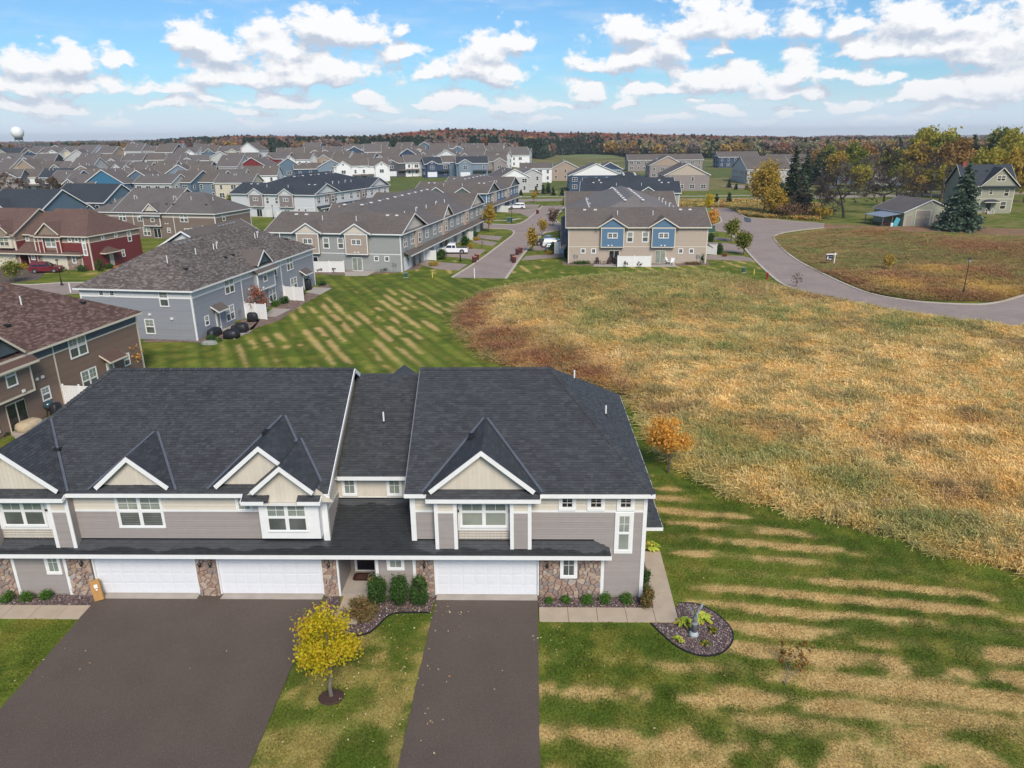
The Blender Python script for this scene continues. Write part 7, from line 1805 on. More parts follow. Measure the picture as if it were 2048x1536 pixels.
for i, (px, py, w, h, lab, m_) in enumerate(((1162, 528, 40, 6, 'long low green hedge left of the blue bay patio', GRNL), (1385, 529, 34, 5, 'low olive hedge at the right end of the beige wall', DROOP), (775, 543, 30, 8, 'low green hedge beside the sliding door of grey rowhouse', GRNL), (645, 571, 16, 8, 'dark low bush at the end of the grey terrace patio', GRNL),
        (569, 607, 18, 13, 'dense green bush before the far white fence of the terrace', GRNL), (550, 612, 18, 10, 'green shrub by the patio slab of the terrace', LIMEL), (604, 590, 14, 12, 'bright green shrub right of the far fence', LIMEL), (478, 652, 16, 10, 'yellow green shrub near the covered furniture', GYL), (422, 680, 22, 9, 'green low juniper at the corner of the grey terrace', GRNL), (438, 683, 11, 7, 'lime tuft next to the landscape stone', LIMEL),
        (868, 532, 20, 8, 'yellow ornamental grass beside the first round bush', GOLDL), (941, 497, 14, 8, 'yellow ornamental grass behind the pickup truck', GOLDL), (953, 481, 14, 6, 'orange ornamental grass by the third driveway', GOLDL), (1097, 509, 14, 8, 'straw coloured clump left of the short fence', GOLDL), (1449, 513, 8, 6, 'rust coloured clump right of the corner fence', COP),
        (48, 862, 26, 14, 'green juniper under the sliding door of brown house', GRNL), (8, 872, 20, 10, 'second juniper by the brown house patio', GRNL), (45, 538, 26, 10, 'gold border plants before the red townhouse', GOLDL), (165, 543, 22, 12, 'green shrub at the pier of the red townhouse', GRNL), (200, 543, 12, 24, 'narrow conifer at the corner of the red townhouse', GRNL), (218, 537, 18, 9, 'dark shrubs beside the red townhouse door', GRNL))):
    x, y = G(px, py); ww = w / FPX * y; hh = h / FPX * y * 1.1; shrub('garden_shrub', lab, x, y, hh, ww, m_, 500, .14 if y > 90 else .1, 130 + i, 'garden shrubs by the houses', d=min(ww, 1.3))
# small spruces and young trees along the main road
for i, (px, base, h, lab) in enumerate(((1072, 389, 13, 'left of the trio beside the grey duplex'), (1086, 388, 15, 'first of the trio beside the grey duplex'), (1096, 387, 20, 'tallest of the trio beside the grey duplex'), (1106, 391, 14, 'just right of the trio'), (1124, 392, 14, 'well right of the trio by the navy duplex'), (1042, 391, 9, 'right one at the foot of the grey duplex'), (1030, 391, 8, 'left one at the foot of the grey duplex'), (1432, 408, 17, 'left one behind the right road loop'), (1457, 408, 20, 'right one behind the right road loop'), (1458, 375, 16, 'tallest by the curved street'), (1472, 379, 9, 'small one left below curved street'), (1493, 379, 9, 'small one between two others below curved street'), (1508, 377, 9, 'small one right below curved street'))):
    g0 = G(px, base); conifer('young_spruce', f"young spruce on the grass, {lab}", g0[0], g0[1], h / FPX * g0[1] * 1.15, h * .55 / FPX * g0[1], PINEL, 260, 150 + i, leaf=.5, group='young spruces along the main road')
# spruce and big trees of the farm
x, y = G(1916, 461); conifer('spruce_tree', 'broad blue green spruce in front of the farm garage and farmhouse', x, y, 15.0, 9.8, SPRL, 11000, 200, leaf=.42, base=.07)
x, y = G(1572, 424); conifer('conifer_tree', 'tallest dark conifer in the little wood by the side road', x + 1, y, 18.2, 6.5, PINEL, 4500, 201, leaf=.5)
x, y = G(1612, 424); conifer('conifer_tree', 'second dark conifer of the little wood, nearer the bare trees', x, y + 4, 16.8, 7.5, PINEL, 3200, 202, leaf=.5, loose=.3)
x, y = G(1560, 432); conifer('conifer_tree', 'shorter green conifer in front of the tallest one', x, y + 1, 9.5, 5.5, PINEL, 2400, 203, leaf=.45)
x, y = G(1598, 432); conifer('conifer_tree', 'thin grey green conifer in the middle of the little wood', x, y, 12.0, 6.5, leaf_mat('grey_conifer', (.06, .075, .045), (.11, .12, .08), None, .05), 2000, 204, leaf=.45, loose=.4)
x, y = G(1527, 428); make_tree('cottonwood_tree', 'yellow leaved tree at the left end of the little wood', x, y, 14.2, 9.0, 2.0, GOLDL, 4200, .42, BARK, 205, 40, .10)
x, y = G(1548, 433); make_tree('cottonwood_tree', 'lower yellow tree in front of the little wood', x, y, 7.5, 6.0, .8, GOLDL, 1500, .4, BARK, 206, 26, .10)
x, y = G(1585, 434); make_tree('thicket', 'brown and gold thicket at the foot of the conifers', x, y - 1, 4.0, 10, .2, BRNL, 1500, .35, BARK, 207, 26, .13)
x, y = G(1638, 436); make_tree('thicket', 'small yellow thicket at the right end of the little wood', x, y - 1, 3.6, 6, .2, GOLDL, 700, .35, BARK, 208, 20, .13)
for i, (px, base, h, w, lean, lab) in enumerate(((1687, 436, 18.5, 1.0, .05, 'large bare tree standing alone left of the farm garage'), (1770, 424, 19.0, 1.1, -.15, 'bare tree leaning over the farm garage roof'), (1800, 420, 23.0, 1.0, .05, 'tallest bare oak behind the farm garage'), (1878, 410, 19.5, .7, .02, 'bare tree between farm garage and farmhouse'), (1640, 428, 11, .9, 0, 'small bare tree at the edge of the little wood'), (1608, 434, 9, .8, 0, 'bare tree inside the little wood'))):
    x, y = G(px, base); bare_tree('bare_tree', lab, x, y, h, h * w * 1.45, 210 + i, BRNL if i != 2 else ORG, 130, .2, DKBARK, levels=6 if h > 12 else 5, lean=lean, tr=h * .021)
for i, (px, lab) in enumerate(((10, 'bare brown tree at the left picture edge among the roofs'), (75, 'rounded russet bare tree before the estate roofs'), (100, 'wider russet bare tree just right of the rounded one'))):
    x, y = GD(px, 258 + i * 8); bare_tree('bare_tree', lab, x, y, 12.5, 11, 220 + i, BRNL, 900, .35, BARK, levels=5, tr=.2)
# woodland behind the farm: a few shapes copied, each tree standing for itself
wood = []
specs = [('oak_tree', leaf_mat('wood_yellow', (.26, .26, .03), (.50, .38, .05), (.28, .26, .05), .35), 19, 14, 61), ('oak_tree', GYL, 18, 13, 62), ('oak_tree', GOLDL, 17, 13, 63), ('ash_tree', BRNL, 18, 12, 64), ('pine_tree', PINEL, 17, 9, 65), ('oak_tree', leaf_mat('amber_leaf', (.26, .15, .04), (.36, .2, .06), None, .3), 17, 13, 66)]
protos = []
for nm, mt, h, w, sd_ in specs:
    if nm == 'pine_tree': protos.append(conifer(nm, '', 0, 0, h, w, mt, 1500, sd_, leaf=.9, group='woodland trees behind the farm'))
    elif nm == 'ash_tree': protos.append(bare_tree(nm, '', 0, 0, h, w, sd_, mt, 320, .4, PALEBARK, 'woodland trees behind the farm', 5))
    else: protos.append(make_tree(nm, '', 0, 0, h, w, h * .18, mt, 2600, .75, BARK, sd_, 46, .085, group='woodland trees behind the farm'))
pk = [[c for c in bpy.data.objects if c.parent == p] for p in protos]; used = [False] * len(protos)
spots = [(1640, 330, 4, .75), (1622, 352, 4, .7), (1600, 372, 3, .7), (1660, 345, 4, .8), (1683, 320, 2, .8), (1700, 300, 3, .8), (1722, 310, 1, .8), (1745, 300, 3, .95), (1708, 340, 1, .9), (1735, 345, 5, .95), (1768, 330, 3, 1.0), (1790, 300, 1, .85), (1812, 320, 3, 1.0), (1838, 300, 2, 1.0),
         (1850, 330, 1, 1.2), (1872, 312, 0, 1.28), (1895, 300, 1, 1.15), (1915, 285, 5, 1.1), (1930, 310, 3, 1.1), (1948, 330, 4, 1.2), (1962, 300, 3, 1.0), (1985, 290, 4, 1.15), (2005, 320, 1, 1.25), (2022, 300, 3, 1.1), (2045, 290, 0, 1.2), (2065, 280, 2, 1.1), (2090, 300, 1, 1.1),
         (1990, 245, 0, .85), (2018, 238, 0, .95), (2046, 232, 2, .95), (2072, 236, 0, 1.0), (1925, 262, 5, .8), (1905, 255, 0, .62), (1860, 262, 0, .55), (1845, 248, 2, .5), (1828, 280, 0, .6), (1885, 340, 4, 1.05), (1775, 360, 4, .9), (1660, 375, 1, .8), (1638, 390, 5, .75), (1968, 270, 3, .9), (1998, 268, 5, .9), (1755, 275, 3, .7), (1730, 268, 0, .6)]
cname = ['bright yellow', 'yellow green', 'gold', 'bare brown', 'dark pine', 'amber']
near = ['far behind the farm', 'behind the farm garage', 'beside the farmhouse', 'at the right edge of the wood']
for i, (px, Y, k, s) in enumerate(spots):
    x, y = GD(px, Y); where = 'between estate and farm' if px < 1700 else ('above the big bare trees' if px < 1830 else ('left of the farmhouse roof' if px < 1950 else 'above the farmhouse'))
    same = [q for q in spots if q[2] == k and (('a' if q[0] < 1700 else ('b' if q[0] < 1830 else ('c' if q[0] < 1950 else 'd'))) == ('a' if px < 1700 else ('b' if px < 1830 else ('c' if px < 1950 else 'd'))))]
    same.sort(); o_ = ORD[same.index((px, Y, k, s))]; lab = f"{cname[k]} tree {where}, {o_} of its colour there from left"
    if not used[k]:
        used[k] = True; r = protos[k]; r.location = (x, y, float(T(x, y))); r.scale = (s, s, s); r['label'] = lab
    else: copy_tree(protos[k], pk[k], (x, y, float(T(x, y))), random.uniform(0, 6), s * random.uniform(.95, 1.05), lab)
# far-off woods: masses that nobody could count
def clump_mesh(name, n, seed, conical=False):
    rg = np.random.default_rng(seed)
    if conical:
        t = rg.random(n) ** .7; a = rg.uniform(0, 6.28, n); r = (1 - t) * .42 * rg.uniform(.5, 1, n); p = np.stack([np.cos(a) * r, np.sin(a) * r, .12 + t * .9], -1)
    else:
        C = clusters(rg, 16, (0, 0, .62), (.38, .38, .30), .55); p = leafcloud(rg, C, n, (.10, .10, .08))
    return quads(name, p, .13 * rg.uniform(.7, 1.3, n), TUFTM, 'mesh', rnd=rg.random(n) * .8 + .2 * np.clip((p[:, 2] - .3) * 1.5, 0, 1))
def woods():
    rg = np.random.default_rng(77); N = 30000
    Y = rg.uniform(640, 1250, N); q = rg.uniform(-.52, .62, N)
    # outline of the wood in angle and distance
    front = np.interp(q, [-.52, -.46, -.40, -.30, -.22, -.12, .02, .035, .08, .12, .135, .35, .62], [1100, 1000, 655, 650, 648, 640, 640, 770, 790, 770, 700, 620, 560])
    keep = (Y > front) & (rg.random(N) < np.interp(Y - front, [0, 60, 400], [1, .75, .42]))
    keep &= ~((q < -.44) & (Y < 900) & (vnoise(q * 60, Y / 90) < .35))
    Y, q = Y[keep], q[keep]; X = q * Y; n = len(X); n1 = fbm(X / 55, Y / 55, 3); n2 = fbm(X / 18 + 5, Y / 18, 3)
    red = np.array((.30, .095, .065)); brn = np.array((.27, .16, .11)); grn = np.array((.05, .085, .05)); gry = np.array((.27, .20, .18)); gold = np.array((.38, .24, .06)); ora = np.array((.34, .13, .05)); olv = np.array((.25, .235, .12))
    c = np.where((sm(Y - np.interp(q, [-.5, -.1, .2, .6], [760, 760, 800, 800]), 0, 120) > rg.random(n))[:, None], red, brn)
    def p(col, f): 
        nonlocal c; c = np.where((f > rg.random(n))[:, None], col, c)
    near_ = np.exp(-(Y - front[keep]) / 90)
    p(gry, .55 * near_); p(olv, .35 * sm(n1, .45, .6)); p(ora, .35 * sm(n2, .55, .7)); p(gold, .16 * sm(n2, .5, .65) + .25 * (q > .1) * near_); p(olv, .45 * (q > .15) * near_)
    pine = (near_ * sm(n1, .48, .54) * .95 + .08); pine = np.where((q > -.03) & (q < .06), pine + .4 * near_, pine); pine = np.where(q < -.42, .6, pine); pine = np.where(q > .1, .10, pine)
    isp = pine > rg.random(n); c = np.where(isp[:, None], grn, c); c = c * rg.uniform(.75, 1.25, (n, 1))
    h = rg.uniform(9, 14.5, n) * np.where(isp, 1.05, 1); w = h * rg.uniform(.85, 1.25, n); z = T(X, Y) - .5
    P = np.stack([X, Y, z], -1); R = np.stack([np.zeros(n), np.zeros(n), rg.uniform(0, 6.28, n)], -1); S = np.stack([w, w, h], -1)
    for k, (m_, con) in enumerate(((~isp & (rg.random(n) < .5), False), (~isp, False), (isp, True))):
        if k == 1: m_ = ~isp & ~prev
        prev = m_; scatter('forest', P[m_], R[m_], S[m_], c[m_], clump_mesh('forest_tree', 240 if not con else 200, 90 + k, con), 'distant autumn forest of rust, brown and dark green trees on the ridge')
    # scattered belts nearer and the very far plain
    n = 1500; Y = rg.uniform(560, 780, n); q = rg.uniform(-.72, -.46, n); k = vnoise(q * 45, Y / 120) > .5; Y, q = Y[k], q[k]; X = q * Y; n = len(X)
    c = np.where((rg.random(n) < .6)[:, None], grn, np.where((rg.random(n) < .3)[:, None], gold, brn)) * rg.uniform(.8, 1.2, (n, 1)); h = rg.uniform(7, 12, n)
    scatter('tree_belt', np.stack([X, Y, T(X, Y) - .3], -1), np.stack([np.zeros(n), np.zeros(n), rg.uniform(0, 6, n)], -1), np.stack([h * .8, h * .8, h], -1), c, clump_mesh('belt_tree', 200, 95, True), 'belt of dark conifers and gold trees beyond the estate')
    n = 9000; Y = rg.uniform(1300, 5200, n); q = rg.uniform(-.95, .95, n); k = fbm(q * 14, Y / 420, 3) > .50; Y, q = Y[k], q[k]; X = q * Y; n = len(X)
    c = np.where((rg.random(n) < .5)[:, None], brn * .9, np.where((rg.random(n) < .4)[:, None], grn * 1.3, red)) ; h = rg.uniform(9, 15, n)
    scatter('far_woods', np.stack([X, Y, T(X, Y) - .5], -1), np.stack([np.zeros(n), np.zeros(n), rg.uniform(0, 6, n)], -1), np.stack([h * 3.2, h * 1.5, h], -1), c, clump_mesh('far_tree', 120, 96), 'far plain dotted with woods fading into haze')
woods()
# rough growth round the field edges and the ditch by the main road
def roughs():
    rg = np.random.default_rng(31); n = 9000
    x = rg.uniform(-60, 75, n); y = rg.uniform(226, 250, n); k = (rg.random(n) < .5) & ((x > 44) | (x < -28)); x, y = x[k], y[k]
    poly = poly_px([(1448, 412), (1478, 410), (1520, 404), (1640, 410), (1640, 442), (1560, 437), (1505, 434), (1488, 430), (1470, 420)])
    x2 = rg.uniform(50, 90, 9000); y2 = rg.uniform(170, 250, 9000); k = inpoly(x2, y2, poly); x = np.concatenate([x, x2[k]]); y = np.concatenate([y, y2[k]]); n = len(x)
    c = np.where((rg.random(n) < .5)[:, None], PAL['olive'], np.where((rg.random(n) < .4)[:, None], PAL['rust'], PAL['gold'])) * rg.uniform(.7, 1.2, (n, 1)); h = rg.uniform(.5, 1.3, n)
    scatter('rough_grass', np.stack([x, y, x * 0], -1), np.stack([x * 0, x * 0, rg.uniform(0, 6, n)], -1), np.stack([x * 0 + 2.4, x * 0 + 2.4, h], -1), c, tuft_mesh('rough_tuft', 14, .9, .6, .03, TUFTM, 51), 'rough olive and rust growth beside the road loop')
roughs()
# ---------------------------------------------------------------- vehicles and small things
CARP = {}
def paint(nm, c): 
    if nm not in CARP: CARP[nm] = M(nm + '_car_paint', c, .28, .02, coat=.6, spec=.5)
    return CARP[nm]
def vehicle(name, label, x, y, rz, kind, col, cname, L=4.8, W=1.9, H=1.7, cat='car'):
    r = thing(name, label, cat, (x, y, .04), rz); P = paint(cname, col); wr = .36 if kind != 'pickup' else .42
    # side profile (x along length, front at +L/2), lofted over the width with a narrower top
    gl = .33
    if kind == 'suv': low = [(-L / 2, .55), (-L / 2 + .03, .95), (-L / 2 + .1, 1.05), (L * .18, 1.07), (L * .42, .98), (L / 2 - .03, .8), (L / 2, .5)]; cab = [(-L / 2 + .12, 1.04), (-L / 2 + .38, H - .05), (-L * .2, H), (L * .02, H - .02), (L * .22, 1.06)]
    else: low = [(-L / 2, .6), (-L / 2 + .02, 1.12), (-L * .12, 1.14), (L * .26, 1.14), (L * .46, 1.08), (L / 2 - .02, .9), (L / 2, .58)]; cab = [(-L * .13, 1.12), (-L * .10, H - .04), (-L * .06, H), (L * .12, H - .01), (L * .25, 1.12)]
    def loft(prof, y0, y1, bot, nm, m, inset=.0):
        mb = MB(); n = len(prof); k = 0
        for s in (-1, 1):
            for (a, z) in prof: t = (z - bot) / max(H - bot, .1); mb.v.append((a, s * (y0 + (y1 - y0) * max(0, t)), z))
            mb.v.append((prof[-1][0], s * y0, bot)); mb.v.append((prof[0][0], s * y0, bot))
        q = n + 2
        mb.f.append(tuple(range(q))); mb.f.append(tuple(reversed(range(q, 2 * q)))); mb.r += [.5, .5]
        for i in range(q): j = (i + 1) % q; mb.f.append((i, q + i, q + j, j)); mb.r.append(.5)
        return mb.build(nm, m, r)
    body = loft(low, W / 2, W / 2 - .06, .34, 'body', P)
    loft(cab, W / 2 - .03, W / 2 - .26, 1.0, 'cabin', P)
    # windows
    g = MB(); c0, c1, c2, c3, c4 = cab
    for s in (-1, 1):
        yb, yt = s * (W / 2 - .055), s * (W / 2 - .235)
        for (a0, a1, b0, b1) in ((c4[0] - .16, c4[0] - (c4[0] - c3[0]) * .85, (c3[0] + c1[0]) / 2 + .07, (c3[0] + c1[0]) / 2 + .07), ((c3[0] + c1[0]) / 2 - .03, (c3[0] + c1[0]) / 2 - .03, c0[0] + .16, c1[0] + .12)):
            mb = MB(); mb.face([(a0, yb, 1.14), (b0, yb, 1.14), (b1, yt, H - .12), (a1, yt, H - .12)] if s < 0 else [(b0, yb, 1.14), (a0, yb, 1.14), (a1, yt, H - .12), (b1, yt, H - .12)]); mb.build('side_window', G_DARK, r)
    o = .025
    mb = MB(); mb.face([(c4[0] + o, -W / 2 + .18, 1.12), (c4[0] + o, W / 2 - .18, 1.12), (c3[0] + o + .03, W / 2 - .3, H - .06), (c3[0] + o + .03, -W / 2 + .3, H - .06)]); mb.build('windscreen', G_DARK, r)
    mb = MB(); mb.face([(c0[0] - o, W / 2 - .18, 1.12), (c0[0] - o, -W / 2 + .18, 1.12), (c1[0] - o, -W / 2 + .3, H - .12), (c1[0] - o, W / 2 - .3, H - .12)]); mb.build('rear_window', G_DARK, r)
    if kind == 'pickup':
        mb = MB(); mb.box(-L / 2 + .12, -W / 2 + .12, 1.05, -L * .14, W / 2 - .12, 1.146); mb.build('bed_floor', BLACK, r)
    for fx in (-L * .31, L * .31):
        for s in (-1, 1):
            mb = MB(); mb.tube([(fx, s * (W / 2 + .012), wr), (fx, s * (W / 2 - .22), wr)], wr, 16); t = mb.build('wheel', DARKRUB, r)
            mb = MB(); mb.tube([(fx, s * (W / 2 + .025), wr), (fx, s * (W / 2 - .02), wr)], wr * .62, 10); mb.build('rim', M('alloy', (.4, .4, .42), .35, metal=.7) if 'alloy' not in bpy.data.materials else bpy.data.materials['alloy'], t)
            mb = MB(); a0 = []
            for k in range(9): an = pi * k / 8; a0.append((fx + cos(an) * (wr + .07), wr + sin(an) * (wr + .07)))
            for k in range(8): mb.face([(a0[k][0], s * (W / 2 + .004), a0[k][1]), (a0[k + 1][0], s * (W / 2 + .004), a0[k + 1][1]), (fx, s * (W / 2 + .004), wr)])
            mb.build('wheel_arch', BLACK, r)
    for s in (-1, 1):
        mb = MB(); mb.box(L / 2 - .12, s * (W / 2 - .1) - .22 * (s > 0) - .0, .72, L / 2 + .01, s * (W / 2 - .1) + .22 * (s < 0), .88); mb.build('headlight', WHITE, r)
        mb = MB(); mb.box(-L / 2 - .012, s * (W / 2 - .02) - .2 * (s > 0), .82, -L / 2 + .1, s * (W / 2 - .02) + .2 * (s < 0), 1.04); mb.build('tail_light', M('tail_red', (.3, .01, .01), .2) if 'tail_red' not in bpy.data.materials else bpy.data.materials['tail_red'], r)
        mb = MB(); mb.box(L * .2, s * (W / 2 + .02) - .0, 1.08, L * .24, s * (W / 2 + .2), 1.22); mb.build('mirror', P, r)
    mb = MB(); mb.box(-L / 2 - .04, -W / 2 + .1, .4, -L / 2 + .02, W / 2 - .1, .56); mb.box(L / 2 - .02, -W / 2 + .1, .4, L / 2 + .04, W / 2 - .1, .56); mb.build('bumper', BLACK if kind == 'suv' else M('chrome', (.5, .5, .5), .2, metal=1), r)
    return r
x, y = G(95, 545); vehicle('parked_suv', 'dark red suv parked on the driveway of the red townhouse', x, y, radians(8), 'suv', (.14, .008, .018), 'crimson', 4.9, 1.95, 1.75)
x, y = G(906, 507); vehicle('pickup_truck', 'white crew cab pickup truck beside the grey rowhouse', x, y, radians(178), 'pickup', (.75, .76, .78), 'white', 5.9, 2.0, 1.95, 'truck')
x, y = G(1083, 491); vehicle('pickup_truck', 'dark grey pickup truck beyond the white suv left of beige rowhouse', x + 1.2, y + .5, radians(2), 'pickup', (.05, .06, .07), 'charcoal', 5.7, 1.95, 1.9, 'truck')
x, y = G(1109, 494); vehicle('parked_suv', 'white suv between the grey pickup and the blue car', x, y - .3, radians(2), 'suv', (.72, .73, .74), 'white', 4.9, 1.95, 1.72)
x, y = G(1114, 503); vehicle('parked_car', 'blue grey hatchback nearest the short fence of beige rowhouse', x, y - .2, radians(2), 'suv', (.06, .10, .15), 'blue', 4.5, 1.85, 1.55)
x, y = G(1034, 418); vehicle('parked_suv', 'white suv parked far up by the blue grey rowhouse', x, y, radians(176), 'suv', (.7, .7, .7), 'white', 5.2, 2.0, 1.85)
x, y = G(1141, 420); vehicle('parked_car', 'dark car half hidden behind the beige rowhouse roof', x, y, radians(95), 'suv', (.03, .03, .035), 'black', 4.8, 1.9, 1.6)
x, y = GD(1672, 300); vehicle('parked_car', 'grey car in front of the homes seen past the bare trees', x, y, radians(15), 'suv', (.1, .11, .15), 'slate', 4.8, 1.9, 1.6)
def bin_(label, px, py, col):
    x, y = G(px, py); r = thing('waste_bin', label, 'bin', (x, y, .04), radians(20), 'wheeled waste bins by the kerb')
    mb = MB(); mb.hexa([(-.26, -.28, .08), (.26, -.28, .08), (.26, .28, .08), (-.26, .28, .08), (-.33, -.36, 1.05), (.33, -.36, 1.05), (.33, .36, 1.05), (-.33, .36, 1.05)]); mb.build('body', M('bin_plastic', (.075, .022, .02), .5) if 'bin_plastic' not in bpy.data.materials else bpy.data.materials['bin_plastic'], r)
    mb = MB(); mb.hexa([(-.36, -.4, 1.05), (.36, -.4, 1.05), (.36, .4, 1.05), (-.36, .4, 1.05), (-.28, -.32, 1.17), (.28, -.32, 1.17), (.28, .32, 1.17), (-.28, .32, 1.17)]); mb.build('lid', col, r)
    for s in (-1, 1): mb = MB(); mb.tube([(s * .2, .3, .12), (s * .28, .3, .12)], .12, 8); mb.build('wheel', DARKRUB, r)
LIDR = M('rust_lid', (.33, .10, .06), .5); LIDB = M('brown_lid', (.12, .05, .035), .5)
bin_('dark red bin with lighter lid at the left kerb near the truck', 949, 526, LIDR); bin_('brown lidded bin just behind the one at the left kerb', 954, 521, LIDR)
bin_('red bin with orange lid, nearest on the right kerb', 1028, 526, LIDR); bin_('dark lidded bin next to the nearest right kerb bin', 1025, 522, LIDB)
bin_('dark bin of the rear pair on the right kerb', 1035, 510, LIDB); bin_('orange lidded bin of the rear pair on the right kerb', 1041, 507, LIDR); bin_('single bin at the far bend of the street', 1075, 428, LIDR)
def lamp(label, px, py, top):
    x, y = G(px, py); d = ray(px, top); h = HCAM + d[2] * (y / d[1]); r = thing('street_lamp', label, 'lamp', (x, y, 0), 0, 'post top street lamps'); k = h / 6.5
    mb = MB(); mb.lathe([(.2, 0), (.2, .25), (.12, .5), (.09, 1.1), (.055, 1.4), (.045, h * .87)], n=8); mb.build('pole', BLACK, r)
    mb = MB(); mb.lathe([(.05, h * .87), (.13, h * .88), (.2, h * .95), (.2, h * .955)], n=8); mb.build('lamp_glass', M('frosted_lamp', (.32, .34, .32), .25) if 'frosted_lamp' not in bpy.data.materials else bpy.data.materials['frosted_lamp'], r)
    mb = MB(); mb.lathe([(.27, h * .955), (.2, h * .975), (.05, h * .99), (.02, h)], n=8); mb.build('lamp_cap', BLACK, r)
lamp('tall black street lamp in the field beside the curving road', 1925, 593, 515); lamp('black street lamp in front of the red townhouse', 124, 571, 518); lamp('black street lamp on the corner lawn of the street junction', 1023, 446, 403)
lamp('short black lamp on the verge in front of the pickup truck', 921, 523, 505); lamp('street lamp far along the main road by the curved street', 1838 - 300, 398, 378); lamp('black lamp in front of the white rowhouse fence', 547, 437, 410)
# letters as real flat meshes
def text(parent, s, size, loc, rot, m, ext=.003, name='lettering'):
    cu = bpy.data.curves.new(name, 'FONT'); cu.body = s; cu.size = size; cu.extrude = ext; cu.align_x = 'CENTER'; cu.align_y = 'CENTER'; cu.resolution_u = 2
    o = bpy.data.objects.new(name, cu); COL.objects.link(o); dg = bpy.context.evaluated_depsgraph_get(); me = bpy.data.meshes.new_from_object(o.evaluated_get(dg)); bpy.data.objects.remove(o)
    me.materials.clear(); me.materials.append(m); q = bpy.data.objects.new(name, me); COL.objects.link(q); q.parent = parent; q.location = loc; q.rotation_euler = rot; return q
def estate_sign():
    x, y = G(1667, 533); r = thing('yard_sign', 'white post with hanging navy sign in the field by the road', 'sign', (x, y, 0), radians(8))
    mb = MB(); mb.box(-.06, -.06, 0, .06, .06, 2.35); mb.build('post', WHITE, r); mb = MB(); mb.box(-1.55, -.05, 2.0, .3, .05, 2.15); mb.build('arm', WHITE, r)
    mb = MB(); mb.box(-1.5, -.02, 1.05, -.35, .02, 1.92); b = mb.build('board', M('navy_board', (.012, .012, .05), .4), r)
    mb = MB(); mb.fprism(Fr(0, -.022), [(-1.36, 1.5), (-1.1, 1.5), (-1.23, 1.85)], 0, .006); mb.fprism(Fr(0, -.022), [(-1.4, 1.25), (-1.05, 1.25), (-1.1, 1.42), (-1.35, 1.42)], 0, .006); mb.build('emblem', WHITE, b)
    mb = MB(); mb.fbox(Fr(0, -.022), -1.0, -.45, 1.62, 1.68, 0, .006); mb.build('printed_line', M('grey_print', (.35, .35, .4), .5), b); mb = MB(); mb.fbox(Fr(0, -.022), -.95, -.55, 1.18, 1.34, 0, .006); mb.build('printed_mark', M('pale_print', (.6, .6, .45), .5), b)
estate_sign()
